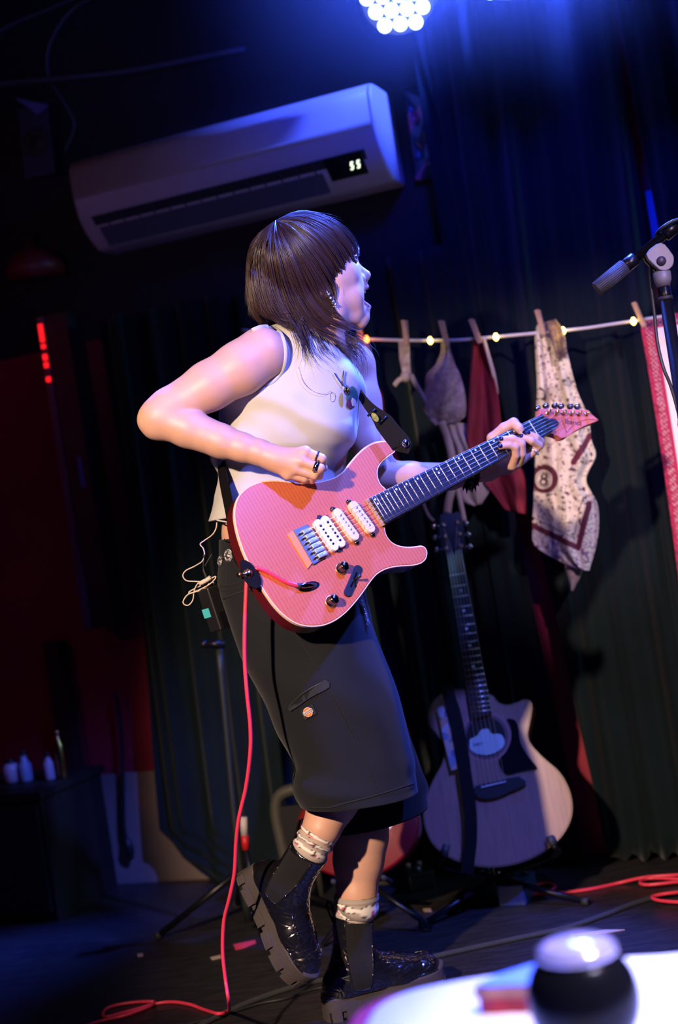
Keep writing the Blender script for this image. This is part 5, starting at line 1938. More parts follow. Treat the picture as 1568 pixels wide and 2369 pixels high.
for pts, cnt, spread in TAILS:
    base = crom([(x, y, l_ * 1000) for x, y, l_ in pts], 5)
    B3 = np.array([H(x, y, l_ / 1000) for x, y, l_ in base])
    for s_ in range(cnt):
        o_ = np.array([rng.gauss(0, 1), rng.gauss(0, 0.8), rng.gauss(0, 1)]) * spread
        tt = np.linspace(0, 1, len(B3))[:, None]
        t = 0.6 + 1.2 * tt ** 2
        k_ = rng.uniform(0.45, 1.0) ** 0.6
        ph, am = rng.uniform(0, 6), rng.uniform(0.001, 0.006)
        q = B3 + o_ * t + am * tt * np.sin(4.5 * tt + ph) * np.array([1, 0.4, 0.3])
        q = q + np.array([0.010, 0, 0.004]) * rng.uniform(-0.4, 1.0) * tt ** 3
        n_ = max(6, int(len(q) * k_))
        strand(q[:n_], rng.uniform(0.00040, 0.00070))
# stray hairs
for _ in range(60):
    t = rng.choice((rng.uniform(0, 3), rng.uniform(9, NG - 1)))
    q = guide_at(t, rng.choice((1, -1)))
    i0 = rng.randint(2, 12)
    q = q[i0:i0 + 10]
    d = q - cen; d /= np.linalg.norm(d, axis=1)[:, None]
    q = q + d * (0.002 + np.linspace(0, 1, len(q))[:, None] ** 1.5 * rng.uniform(0.004, 0.016))
    strand(q, 0.0003)
hs = mk_np('strands', np.vstack(hv), np.vstack(hq), M['hair'], None)
hs.parent = hair
hs['kind'] = 'stuff'

# ------------------------------------------------------------------ the electric guitar
gt = thing('electric_guitar', 'pink flame-top electric guitar with cream pickups held by the singer', 'guitar', gp(0, 0, -0.04))
OUT = [(1120, 55), (1165, 60), (1200, 80), (1211, 108), (1196, 135), (1160, 160), (1115, 198), (1088, 245), (1088, 300), (1108, 348), (1145, 390), (1150, 480), (1142, 600),
       (1135, 645), (1147, 692), (1177, 732), (1225, 758), (1285, 768), (1340, 764), (1382, 760), (1410, 778), (1420, 810), (1410, 850), (1380, 878), (1330, 893), (1270, 898), (1200, 904), (1135, 922),
       (1080, 955), (1035, 1008), (1000, 1058), (958, 1115), (910, 1172), (860, 1222), (800, 1265), (730, 1295), (660, 1305), (590, 1300), (520, 1275), (450, 1225), (388, 1160), (335, 1085), (288, 1008),
       (240, 920), (194, 828), (155, 722), (130, 622), (122, 540), (135, 462), (170, 402), (232, 355), (310, 328), (400, 322), (490, 330), (580, 338), (670, 333), (745, 318), (805, 296), (855, 258), (905, 195), (952, 140), (1000, 98), (1058, 66)]
gout = np.array([guv(x / 2.9037 + 500, y / 2.9042 + 1000) for x, y in OUT])
gs = np.array(smooth_closed(gout, 4))


def inset(p, t):
    a = 0.5 * np.sum(p[:, 0] * np.roll(p[:, 1], -1) - np.roll(p[:, 0], -1) * p[:, 1])
    d = np.roll(p, -1, 0) - np.roll(p, 1, 0)
    nn = np.stack([d[:, 1], -d[:, 0]], 1) * np.sign(a)
    nn /= np.linalg.norm(nn, axis=1)[:, None] + 1e-12
    return p - nn * t


def gplate(name, pts, h0, h1, m, parent, bev=0.0, uvs=1.0, smooth=False):
    v, f, uv = plate_geo(pts, gp, h0, h1, bev, uvs)
    return fix_normals(mk(name, v, f, m, parent, smooth, uv))


gplate('body', inset(gs, 0.001), -0.040, -0.007, M['guitar_side'], gt)
gplate('binding', gs, -0.008, -0.0012, M['guitar_binding'], gt)
gplate('flame_top', inset(gs, 0.0022), -0.004, 0.0, M['guitar_top'], gt, 0.0012)
UE = guv(868, 1186)[0]                       # where the fretboard ends over the body
NUT = SCALE
hw = lambda u: 0.0215 + (NUT - u) / 0.486 * 0.0072
VC = lambda u: guv(868, 1186)[1] * (NUT - u) / (NUT - UE)     # the neck's centre line
fb = [(UE, VC(UE) - hw(UE)), (NUT + 0.003, VC(NUT) - hw(NUT)), (NUT + 0.003, VC(NUT) + hw(NUT)), (UE, VC(UE) + hw(UE))]
v, f, uv = plate_geo(fb, gp, 0.0035, 0.0105, 0.001)
fix_normals(mk('fretboard', v, f, M['rosewood'], gt, False, uv))
fbi = [(UE - 0.006, VC(UE) - hw(UE) - 0.0012), (NUT, VC(NUT) - hw(NUT) - 0.0012), (NUT, VC(NUT) + hw(NUT) + 0.0012), (UE - 0.006, VC(UE) + hw(UE) + 0.0012)]
v, f, uv = plate_geo(fbi, gp, 0.0, 0.0062)
fix_normals(mk('neck_binding', v, f, M['maple'], gt, False, uv))
# neck back: a half-round shaft
rows = []
for u in np.linspace(UE + 0.02, NUT + 0.01, 16):
    rows.append([gp(u, VC(u) + hw(u) * math.cos(t), 0.003 - 0.019 * math.sin(t)) for t in np.linspace(0, math.pi, 14)])
rows = np.array(rows)
mk_np('neck', rows.reshape(-1, 3), grid_quads(16, 14), M['maple'], gt)
# frets and dots
for n in range(1, 25):
    u = NUT - SCALE * (1 - 2 ** (-n / 12))
    u = NUT - (NUT - UE - 0.004) * (1 - 2 ** (-n / 12)) / (1 - 2 ** (-24 / 12))
    q = [gp(u, VC(u) + hw(u) * s * 0.985, 0.0103 + 0.0004 * (1 - abs(s))) for s in (-1, -0.5, 0, 0.5, 1)]
    v, f, uv = tube_geo(q, 0.00125, 6)
    mk('fret', v, f, M['steel'], gt)
def fretu(n): return NUT - (NUT - UE - 0.004) * (1 - 2 ** (-n / 12)) / (1 - 2 ** (-24 / 12))
for n in (3, 5, 7, 9, 12, 15, 17, 19, 21, 24):
    u = (fretu(n) + fretu(n - 1)) / 2
    for s in ((-0.72,) if n not in (12, 24) else (-0.74, -0.40)):
        c_ = gp(u, VC(u) + hw(u) * s, 0.0103)
        G().lathe(c_, gn, [(0.0024, 0), (0.0024, 0.0005), (0.0005, 0.0006)], 14).build('position_dot', M['pearl'], gt)
# nut and locking clamp
gplate('nut', [(NUT, -hw(NUT)), (NUT + 0.004, -hw(NUT)), (NUT + 0.004, hw(NUT)), (NUT, hw(NUT))], 0.004, 0.0135, M['black_plastic'], gt)
clampo = [guv(1000 + x / 3.7333, 900 + y / 3.7333, 0.004) for x, y in ((935, 255), (1055, 258), (1092, 292), (1070, 330), (1008, 378))]
gplate('truss_cover', clampo, 0.002, 0.005, mat('cover_dark_blue', (0.02, 0.015, 0.07, 1), 0.35), gt)
# headstock
hso = [(918, 238), (930, 205), (932, 168), (1100, 172), (1345, 181), (1385, 225), (1438, 268), (1402, 284), (1315, 318), (1225, 366), (1165, 412), (1118, 424), (1080, 402), (1045, 388), (1008, 382)]
hsp = [guv(1000 + x / 3.7333, 900 + y / 3.7333, 0.002) for x, y in hso]
v, f, uv = plate_geo(hsp, gp, -0.014, 0.002, 0.0008)
head = fix_normals(mk('headstock', v, f, flame_mat('headstock_face', (0.62, 0.17, 0.15, 1), (0.45, 0.09, 0.09, 1)), gt, False, uv))
# drawn line and lettering on the headstock
def hline(name, pts, r):
    q = [gray(1000 + x / 3.7333, 900 + y / 3.7333, 0.0022) for x, y in crom(pts, 6)]
    v, f, uv = tube_geo(q, r, 5)
    mk(name, v, f, M['ink_blue'], head)
hline('ink_line', [(1438, 268), (1370, 262), (1310, 268), (1265, 280)], 0.0005)
hline('ink_line', [(1115, 262), (1135, 310), (1158, 375)], 0.0006)
hline('ink_line', [(1158, 375), (1190, 340), (1222, 310)], 0.0006)
L0 = np.array(gray(1000 + 1212 / 3.7333, 900 + 288 / 3.7333, 0.0022))
lx = gray(1000 + 1302 / 3.7333, 900 + 298 / 3.7333, 0.0022) - gray(1000 + 1128 / 3.7333, 900 + 278 / 3.7333, 0.0022)
ll = np.linalg.norm(lx); lx /= ll
ly = np.cross(gn, lx)
text_mesh('lettering', 'Ibanez', lambda x, y, z: L0 + lx * x + ly * y + gn * z, 0.0170, M['ink_blue'], head, 0.0003, 0.25, sx=ll / 0.0520)
# tuners: posts on the face, buttons along the upper edge
tun = [(990, 206), (1060, 212), (1125, 214), (1192, 218), (1257, 220), (1325, 220)]
btn = [(912, 178), (985, 158), (1062, 155), (1115, 160), (1195, 162), (1255, 163)]
posts = []
for (x, y), (bx_, by_) in zip(tun, btn):
    c_ = gray(1000 + x / 3.7333, 900 + y / 3.7333, 0.002)
    posts.append(c_)
    t_ = G().lathe(c_, gn, [(0.0052, 0), (0.0052, 0.0016), (0.0034, 0.002), (0.0028, 0.009), (0.0034, 0.0095), (0.0034, 0.012), (0.001, 0.0125)], 14).build('tuner', M['gold'], gt)
    e_ = gray(1000 + bx_ / 3.7333, 900 + by_ / 3.7333, -0.010)
    b0 = gray(1000 + bx_ / 3.7333 + 3, 900 + by_ / 3.7333 + 7, -0.010)
    v, f, uv = tube_geo([b0, e_], 0.002, 8); attach(mk('shaft', v, f, M['dark_chrome'], None), t_)
    ax = (np.array(e_) - b0); ax /= np.linalg.norm(ax)
    o_ = G().lathe(e_, ax, [(0.003, -0.003), (0.0062, -0.001), (0.0075, 0.003), (0.0065, 0.007), (0.002, 0.0082)], 14).build('button', M['dark_chrome'], None)
    attach(o_, t_)
# pickups
def gp2(x, y, h=0.0):
    return guv(500 + x / 2.9037, 1000 + y / 2.9042, h)
def stadium(p0, p1, r, n=10):
    a_, b_ = np.array(p0), np.array(p1)
    d = (b_ - a_) / np.linalg.norm(b_ - a_); an = math.atan2(d[1], d[0])
    return [tuple(b_ + r * np.array([math.cos(an + t), math.sin(an + t)])) for t in np.linspace(-math.pi / 2, math.pi / 2, n)] + \
           [tuple(a_ + r * np.array([math.cos(an + t), math.sin(an + t)])) for t in np.linspace(math.pi / 2, 3 * math.pi / 2, n)]
def pickup(p0, p1, r, m, h, poles=6, slot=False, base=False):
    p0, p1 = gp2(*p0, h), gp2(*p1, h)
    t_ = gplate('pickup', stadium(p0, p1, r), 0.0, h, m, gt, 0.0015)
    for i in range(poles):
        k = (i + 0.5) / poles
        k = 0.03 + k * 0.94
        c_ = np.array(p0) * (1 - k) + np.array(p1) * k
        o_ = G().lathe(gp(c_[0], c_[1], h - 0.0005), gn, [(0.0026, 0), (0.0026, 0.0012), (0.0012, 0.0014)], 12).build('pole_piece', M['satin_chrome'] if not slot else M['dark_chrome'], None)
        attach(o_, t_)
    for q_, sg in ((p0, -1), (p1, 1)):
        d = (np.array(p1) - np.array(p0)); d /= np.linalg.norm(d)
        if base:
            c_ = np.array(q_) + d * sg * (r + 0.003)
            o_ = G().lathe(gp(c_[0], c_[1], 0), gn, [(0.0052, 0), (0.0052, 0.003), (0.003, 0.005), (0.0006, 0.0055)], 12).build('mounting_screw', M['dark_chrome'], None)
            attach(o_, t_)
    return t_
pickup((930, 490), (1040, 640), 0.0095, M['cream'], 0.0110, base=True)
pickup((822, 540), (932, 692), 0.0095, M['cream'], 0.0110, base=True)
ringo = [gp2(*q) for q in ((648, 612), (672, 592), (678, 562), (694, 560), (706, 574), (740, 560), (862, 752), (868, 768), (838, 780), (836, 806), (818, 808), (806, 792), (774, 796), (758, 782))]
gplate('pickup_ring', ringo, 0.0, 0.0035, M['black_plastic'], gt)
pickup((690, 612), (796, 764), 0.0088, M['cream_white'], 0.0105, slot=True)
pickup((738, 588), (842, 740), 0.0088, M['cream_white'], 0.0105, slot=True)
# bridge: plate, six saddles, end of the tremolo rout
brm = mat('bridge_chrome', (0.30, 0.33, 0.45, 1), 0.3, 0.8)
bro = [gp2(*q) for q in ((512, 662), (606, 622), (742, 830), (734, 842), (650, 894), (640, 884))]
brd = gplate('bridge', bro, 0.0, 0.004, brm, gt, 0.001)
gplate('bridge_edge', [gp2(*q) for q in ((474, 690), (512, 662), (640, 884), (612, 918))], 0.0, 0.003, mat('bridge_edge', (0.72, 0.27, 0.06, 1), 0.4), gt, 0.0006)
sads = []
for i in range(6):
    k = (i + 0.5) / 6
    c0 = np.array((560, 668)) * (1 - k) + np.array((682, 862)) * k
    c1 = c0 + np.array((58, -26))
    p0, p1 = np.array(gp2(*c0)), np.array(gp2(*c1))
    d = (p1 - p0) / np.linalg.norm(p1 - p0); s_ = np.array([-d[1], d[0]]) * 0.0042
    o_ = gplate('saddle', [tuple(p0 - s_), tuple(p1 - s_), tuple(p1 + s_), tuple(p0 + s_)], 0.004, 0.0105, M['satin_chrome'], None, 0.0015)
    attach(o_, brd)
    v, f, uv = tube_geo([gp(*(p0 - d * 0.010), 0.007), gp(*(p0 + d * 0.002), 0.0075)], 0.0012, 6)
    attach(mk('saddle_screw', v, f, M['dark_chrome'], None), brd)
    sads.append(p0 * 0.45 + p1 * 0.55)
# strings, over the nut to their posts
for i in range(6):
    k = (i + 0.5) / 6
    un = NUT + 0.002; vn = -0.0178 + 0.0356 * i / 5
    q = [gp(sads[i][0], sads[i][1], 0.0108), gp(un, vn, 0.0140), posts[i] + gn * 0.006]
    v, f, uv = tube_geo(q, 0.00052 - 0.00005 * i, 5)
    mk('string', v, f, M['steel'], gt)
# knobs, switch, jack
def knob(x, y):
    u, vv = gp2(x, y)
    k_ = G().lathe(gp(u, vv), gn, [(0.0105, 0), (0.0105, 0.002), (0.0088, 0.003), (0.0092, 0.016), (0.0080, 0.0185), (0.004, 0.020), (0.0006, 0.0203)], 26)
    o_ = k_.build('knob', M['dark_chrome'], gt)
    w_ = G().lathe(gp(u, vv), gn, [(0.0125, 0), (0.0125, 0.0012), (0.0104, 0.0016)], 26).build('washer', mat('knob_washer', (0.6, 0.28, 0.12, 1), 0.3, 0.6), None)
    attach(w_, o_)
knob(838, 918); knob(770, 1140)
sw = gplate('selector_switch', stadium(gp2(882, 1080), gp2(950, 922), 0.0082), 0.0, 0.003, M['black_plastic'], gt, 0.001)
attach(gplate('slot', stadium(gp2(900, 1040), gp2(938, 950), 0.0018), 0.003, 0.0034, M['dark_chrome'], None), sw)
q0 = gp2(925, 995)
v, f, uv = tube_geo([gp(*q0, 0.002), gp(q0[0] + 0.002, q0[1], 0.012), gp(q0[0] + 0.004, q0[1], 0.019)], [0.0022, 0.002, 0.0034], 8)
attach(mk('switch_tip', v, f, M['black_plastic'], None), sw)
jc = [gp2(550 + 70 * (1 + math.cos(t)) , 1038 - 14 * math.cos(t) + 33 * math.sin(t)) for t in np.linspace(0, 2 * math.pi, 26, endpoint=False)]
jo = gplate('jack_plate', jc, 0.0, 0.002, M['dark_chrome'], gt, 0.0008)
jh = [gp2(560 + 58 * (1 + math.cos(t)), 1038 - 11 * math.cos(t) + 24 * math.sin(t)) for t in np.linspace(0, 2 * math.pi, 22, endpoint=False)]
attach(gplate('jack_hollow', jh, 0.002, 0.0024, M['black_plastic'], None), jo)
# strap buttons
sbu = gray(917, 1033, -0.018); sbd = ga * 0.8 - gb * 0.5
G().lathe(sbu, ga, [(0.006, -0.004), (0.005, 0.004), (0.009, 0.010), (0.009, 0.013), (0.003, 0.015)], 16).build('strap_button', M['gold'], gt)
sb2 = gray(566, 1333, -0.020)
so_ = G().lathe(gray(572, 1329, 0.000), np.array([-0.55, -0.75, 0.1]), [(0.0105, -0.004), (0.0105, 0.004), (0.007, 0.006), (0.0085, 0.009), (0.004, 0.011), (0.003, 0.020), (0.0045, 0.021), (0.0045, 0.024), (0.001, 0.025)], 18).build('strap_button', M['gold'], gt)

# strap: over the far shoulder down to the horn, and from the back down to the lower end
fr = [(752, 806, 2.80), (774, 836, 2.79), (800, 866, 2.775), (822, 896, 2.765), (850, 936, 2.76), (880, 968, 2.755), (905, 1000, 2.75), (928, 1030, 2.745), (926, 1046, 2.745)]
q = [Vector(P(*a_)) for a_ in fr]
qc = crom([tuple(a_) for a_ in q], 6)
wd = np.interp(np.linspace(0, 1, len(qc)), [0, 0.45, 0.56, 0.66, 0.9, 1.0], [0.012, 0.014, 0.022, 0.037, 0.040, 0.034])
v, f, uv = ribbon_geo([Vector(a_) for a_ in qc], (-0.35, -0.80, 0.30), list(wd), 0.003)
st = fix_normals(mk('strap', v, f, M['leather_strap'], gt, False))
bk = [(760, 815, 2.83), (690, 775, 2.86), (600, 850, 2.93), (530, 940, 2.93), (508, 1020, 2.88), (510, 1062, 2.80), (519, 1120, 2.73), (532, 1185, 2.665), (543, 1250, 2.625), (553, 1290, 2.605), (578, 1312, 2.585), (590, 1335, 2.572)]
qc = crom([tuple(P(*a_)) for a_ in bk], 6)
nn_ = []
for k in range(len(qc)):
    t = k / (len(qc) - 1)
    nn_.append((-0.8 + 0.2 * t, -0.25 - 0.5 * t, 0.1))
v, f, uv = ribbon_geo([Vector(a_) for a_ in qc], nn_, list(np.interp(np.linspace(0, 1, len(qc)), [0, 0.5, 0.7, 1], [0.035, 0.035, 0.026, 0.030])), 0.003)
fix_normals(mk('strap', v, f, M['leather_strap'], gt, False))
end = [(557, 1297), (575, 1300), (592, 1318), (604, 1340), (602, 1356), (590, 1362), (574, 1352), (560, 1330)]
v, f, uv = plate_geo([guv(x, y, 0.003) for x, y in smooth_closed(end, 3)], gp, 0.0015, 0.0045, 0.0008)
fix_normals(mk('strap_end', v, f, M['leather_strap'], gt, False))
# strap slider and its printed badge
for (x, y) in ((858, 955), (884, 972)):
    a_, b_ = P(x - 8, y + 8, 2.748), P(x + 10, y - 8, 2.748)
    v, f, uv = tube_geo([a_, b_], 0.0022, 8); attach(mk('slider_bar', v, f, M['black_metal'], None), st)
bc = P(868, 966, 2.742)
bx1 = P(876, 978, 2.742) - P(860, 954, 2.742); bx1 /= np.linalg.norm(bx1); by1 = np.cross(np.array([-0.35, -0.8, 0.3]) / 0.923, bx1)
bd = lambda u, v_, h: bc + bx1 * u + by1 * v_ + np.array([-0.35, -0.8, 0.3]) / 0.923 * h
attach(fix_normals(mk('badge', *plate_geo([(0.010 * math.cos(t), 0.006 * math.sin(t)) for t in np.linspace(0, 6.283, 20, endpoint=False)], bd, 0, 0.002)[:2], mat('badge_yellow', (0.35, 0.36, 0.05, 1), 0.6, var=0.6, vscale=160), None, False)), st)
G().lathe(P(934, 1028, 2.735), (0.6, -0.7, 0.2), [(0.006, 0), (0.008, 0.003), (0.008, 0.007), (0.005, 0.010), (0.001, 0.011)], 14).build('strap_lock', M['chrome'], gt)

# capo of dark metal spikes gripping the underside of the neck: bracelet-like studs
cpn = mat('stud_metal', (0.03, 0.03, 0.035, 1), 0.3, 0.8)
# (a studded wristband on the left wrist)
wa, wb = wl, pal
wx = P(1082, 1108, 2.90)
wbnd = thing_child('wristband')
ax = (P(1110, 1100, 2.91) - P(1050, 1102, 2.89)); ax /= np.linalg.norm(ax)
cw_ = P(1085, 1094, 2.925)
o_ = G().lathe(cw_ - ax * 0.012, ax, [(0.0268, 0), (0.0290, 0.001), (0.0290, 0.023), (0.0268, 0.024)], 30).build('band', M['leather_strap'], None); attach2(o_, wbnd)
u_ = Vector(ax).orthogonal().normalized(); w_ = Vector(ax).cross(u_)
for i in range(14):
    t = 2 * math.pi * i / 14
    d = np.array(u_ * math.cos(t) + w_ * math.sin(t))
    for k in (-1, 1):
        o_ = G().lathe(cw_ + ax * 0.006 * k + d * 0.029, d, [(0.0042, 0), (0.0036, 0.002), (0.0018, 0.008), (0.0003, 0.014)], 8).build('stud', cpn, None); attach2(o_, wbnd)

# ------------------------------------------------------------------ cables
# the pink guitar lead: jack, under the strap end, straight down, coil on the floor
def floor_pt(px, py, h=0.004):
    r = P(px, py, 1.0) - CAMV
    k = (h - ZC) / r[2]
    return CAMV + r * k
def guard(pts): return [tuple(p) for p in pts]
lead = thing('guitar_cable', 'bright pink cable from the electric guitar down to a loop on the floor', 'cable', floor_pt(530, 2345))
L1 = [gray(560 / 2.9037 + 500, 1045 / 2.9042 + 1000, 0.006)]
pk = [gp2(690, 1035), gp2(560, 1040)]
pts = [gp(*gp2(560, 1042), 0.007), gp(*gp2(500, 1030), 0.007), gp(*gp2(430, 1000), 0.006), gp(*gp2(350, 955), 0.006), gp(*gp2(290, 925), 0.005), gp(*gp2(262, 912), -0.002),
       P(585, 1316, 2.60), P(574, 1322, 2.585)]
tube('cord', pts, 0.0037, M['cable_pink'], lead, 10)
tube('plug', [gp(*gp2(545, 1041), 0.007), gp(*gp2(580, 1040), 0.008), gp(*gp2(620, 1036), 0.005), gp(*gp2(650, 1032), 0.001)], [0.005, 0.0056, 0.0050, 0.004], M['dark_chrome'], lead, 12)
tube('plug_boot', [gp(*gp2(532, 1041), 0.007), gp(*gp2(556, 1042), 0.007)], 0.0055, M['black_rubber'], lead, 12, 1)
fl_ = [floor_pt(528, 2338, 0.0160), floor_pt(505, 2345, 0.0150)] + [floor_pt(x, y) for x, y in ((470, 2335), (440, 2324), (400, 2318), (360, 2322), (318, 2334), (280, 2344), (250, 2352), (238, 2348), (246, 2334), (275, 2324), (320, 2318), (358, 2317))]
dn = [(571, 1338, 2.565), (569, 1370, 2.562), (566, 1450, 2.56), (566, 1530, 2.56), (572, 1610, 2.56), (579, 1680, 2.565), (579, 1740, 2.575), (569, 1820, 2.60), (553, 1890, 2.62), (546, 1950, 2.64), (542, 2020, 2.66), (530, 2080, 2.68), (518, 2130, 2.70), (515, 2200, 2.71), (522, 2270, 2.71), (529, 2318, 2.71)]
down = [P(*a_) for a_ in dn]
tube('cord', [P(572, 1322, 2.578)] + down + fl_, 0.0037, M['cable_pink'], lead, 10, 5)
tube('cord', [floor_pt(x, y, h) for x, y, h in ((358, 2317, .004), (350, 2326, .008), (320, 2338, .011), (285, 2350, .010), (240, 2360, .006), (200, 2372, .004))], 0.0037, M['cable_pink'], lead, 10, 5)
# pink lead lying at right
pl = tube('cable', [floor_pt(x, y, 0.0165 if 1450 < x < 1630 else 0.0045) for x, y in ((1225, 2072), (1270, 2062), (1284, 2050), (1262, 2044), (1228, 2052), (1216, 2062), (1250, 2068), (1310, 2064), (1370, 2056), (1430, 2043), (1490, 2030), (1568, 2024), (1650, 2022), (1640, 2036), (1568, 2040), (1500, 2047), (1480, 2042), (1500, 2032), (1570, 2034), (1660, 2048), (1640, 2058), (1568, 2064), (1524, 2070), (1508, 2076), (1530, 2084), (1600, 2088), (1700, 2090))],
          0.0042, M['cable_pink'], None, 10, 5)
tag(pl, 'pink cable looping over the stage floor at the right edge', 'cable')
rp = tube('rope', [floor_pt(x, y, 0.006) for x, y in ((420, 2395), (475, 2366), (560, 2325), (640, 2295), (716, 2273), (790, 2260), (860, 2246), (940, 2228), (1060, 2200), (1190, 2172), (1310, 2146), (1400, 2116), (1478, 2086), (1600, 2052))], 0.006, M['cable_grey'], None, 10, 5)
tag(rp, 'grey braided cable crossing the stage floor behind the boots', 'cable')
bl = tube('cable', [floor_pt(x, y, 0.004) for x, y in ((380, 2385), (520, 2346), (600, 2322), (660, 2310), (720, 2290), (760, 2282))], 0.003, M['cable_black'], None, 8, 5)
tag(bl, 'thin black cable lying beside the grey braided one, near left', 'cable')
# scraps of tape on the floor
def floor_patch(label, pts, m, nm='tape'):
    pl_ = lambda u, v, h: np.array([u, v, h])
    q = [floor_pt(x, y, 0.0)[:2] for x, y in pts]
    o_ = fix_normals(mk(nm, *plate_geo(q, pl_, 0.0002, 0.0016)[:2], m, None, False))
    tag(o_, label, 'tape')
pinkt = mat('tape_pink', (0.70, 0.05, 0.10, 1), 0.6); palet = mat('tape_pale', (0.45, 0.34, 0.27, 1), 0.8)
floor_patch('strip of pink tape on the floor behind the lifted boot', [(540, 2186), (590, 2176), (592, 2182), (568, 2192), (545, 2198)], pinkt)
floor_patch('small pale tape scrap on the floor left of the pink cable', [(317, 2208), (330, 2206), (331, 2212), (319, 2214)], palet)
floor_patch('pale tape scrap on the floor between cable and lifted boot', [(486, 2216), (512, 2210), (514, 2216), (490, 2221)], palet)
floor_patch('pale tape scrap between the two boots', [(722, 2200), (744, 2197), (742, 2204), (724, 2205)], palet)
floor_patch('pale tape scrap on the floor right of the standing leg', [(978, 2104), (996, 2102), (998, 2109), (982, 2110)], palet)
floor_patch('long pale scuffed tape at right above the black ball', [(1320, 2165), (1400, 2152), (1445, 2152), (1400, 2160), (1345, 2168)], palet)

# radio pack on the belt with its looped earphone lead
pk_ = thing('belt_pack', 'black radio pack clipped behind the hip with teal tape and cream lead', 'radio pack', P(510, 1420, 2.79))
u_ = P(522, 1450, 2.79) - P(490, 1352, 2.79); hgt = np.linalg.norm(u_); u_ /= -hgt
sx_ = P(520, 1400, 2.765) - P(483, 1412, 2.80); sx_ -= u_ * (sx_ @ u_); wdt = np.linalg.norm(sx_) / 2; sx_ /= np.linalg.norm(sx_)
nz_ = np.cross(sx_, u_)
pc = P(508, 1404, 2.785)
o_ = G().box(pc, sx_, u_, nz_, 0.0175, hgt / 2, 0.030).build('case', M['black_plastic'], pk_, False); fix_normals(o_)
b_ = o_.modifiers.new('bevel', 'BEVEL'); b_.width = 0.004; b_.segments = 3
o_ = G().box(pc - u_ * hgt * 0.04 - sx_ * 0.0078, sx_, u_, nz_, 0.0102, 0.009, 0.0308).build('teal_tape', M['teal_tape'], pk_, False); fix_normals(o_); o_['label'] = 'teal tape round the case'
o_ = G().box(pc - u_ * hgt * 0.30 - nz_ * 0, sx_, u_, nz_, 0.0182, 0.017, 0.022).build('battery_door', M['black_gloss'], pk_, False); fix_normals(o_)
o_ = G().box(pc + u_ * hgt * 0.28 - sx_ * 0.0175, sx_, u_, nz_, 0.002, 0.016, 0.012).build('teal_strip', M['teal_tape'], pk_, False); fix_normals(o_)
o_ = G().box(pc + sx_ * 0.022, sx_, u_, nz_, 0.003, hgt * 0.42, 0.008).build('belt_clip', M['black_metal'], pk_, False); fix_normals(o_)
G().lathe(pc + u_ * hgt * 0.5 + sx_ * 0.006, u_, [(0.006, 0), (0.006, 0.006), (0.004, 0.010)], 14).build('dial', M['dark_chrome'], pk_)
tube('antenna', [P(x, y, 2.79) for x, y in ((480, 1350), (472, 1325), (470, 1318), (478, 1302), (490, 1282))], [0.0014, 0.0013, 0.0012, 0.0012, 0.0016], M['black_rubber'], pk_, 8)
el = thing('earphone_lead', 'cream earphone lead hanging from under the shirt, looped and tied over the radio pack', 'cable', P(470, 1340, 2.78))
tube('lead', [P(x, y, d) for x, y, d in ((502, 1206, 2.80), (499, 1224, 2.795), (490, 1238, 2.79), (472, 1251, 2.785), (463, 1259, 2.785), (470, 1269, 2.785), (473, 1283, 2.785), (468, 1298, 2.785), (450, 1310, 2.78), (430, 1320, 2.78), (423, 1332, 2.78), (431, 1343, 2.78), (450, 1345, 2.778), (478, 1345, 2.775), (492, 1336, 2.77), (499, 1334, 2.77), (496, 1341, 2.768),
      (484, 1352, 2.766), (462, 1364, 2.77), (442, 1372, 2.775), (437, 1370, 2.78), (450, 1362, 2.78), (474, 1350, 2.775), (486, 1340, 2.772))], 0.0013, M['cable_cream'], el, 8, 6)
tube('lead', [P(x, y, d) for x, y, d in ((488, 1334, 2.77), (470, 1342, 2.77), (456, 1352, 2.772), (449, 1368, 2.775), (446, 1388, 2.775), (436, 1400, 2.775), (426, 1398, 2.775), (424, 1390, 2.775), (434, 1376, 2.775), (450, 1370, 2.772), (472, 1362, 2.77), (484, 1350, 2.768))], 0.0013, M['cable_cream'], el, 8, 6)
tube('tie', [P(462, 1352, 2.772), P(475, 1344, 2.768), P(487, 1336, 2.768)], [0.003, 0.0042, 0.0048], M['cable_cream'], el, 10, 3)
tube('splitter', [P(472, 1283, 2.785), P(472, 1290, 2.785)], 0.0022, M['black_rubber'], el, 8, 1)
tube('lead', [P(472, 1290, 2.785), P(470, 1312, 2.785), P(476, 1330, 2.782), P(483, 1346, 2.78)], 0.0011, M['cable_black'], el, 8, 5)
# ------------------------------------------------------------------ acoustic guitar on its stand
AB = P(1150, 1830, 3.42)
aa = P(1040, 1230, 3.60) - AB; aa /= np.linalg.norm(aa)
ab = WT - aa * (WT @ aa); ab = np.array([0.985, -0.17, 0.0]); ab -= aa * (ab @ aa); ab /= np.linalg.norm(ab)
an_ = np.cross(aa, ab)
if an_[1] > 0: an_ = -an_


def aray(px, py, h=0.0):
    r = P(px, py, 1.0) - CAMV
    k = (an_ @ (AB + an_ * h - CAMV)) / (an_ @ r)
    return CAMV + r * k


def auv(px, py, h=0.0):
    q = aray(px, py, h) - AB
    return float(q @ aa), float(q @ ab)


def ap(u, v, h=0.0):
    return AB + aa * u + ab * v + an_ * h


def cz(x, y): return (x / 2.692 + 960, y / 2.692 + 1180)


def aplate(name, pts, h0, h1, m, parent, bev=0.0, crop=True, n=1, smooth=False):
    q = [auv(*(cz(x, y) if crop else (x, y)), h1) for x, y in pts]
    if n > 1: q = smooth_closed(q, n)
    v, f, uv = plate_geo(q, ap, h0, h1, bev)
    o_ = mk(name, v, f, m, None, smooth, uv)
    return fix_normals(attach(o_, parent))


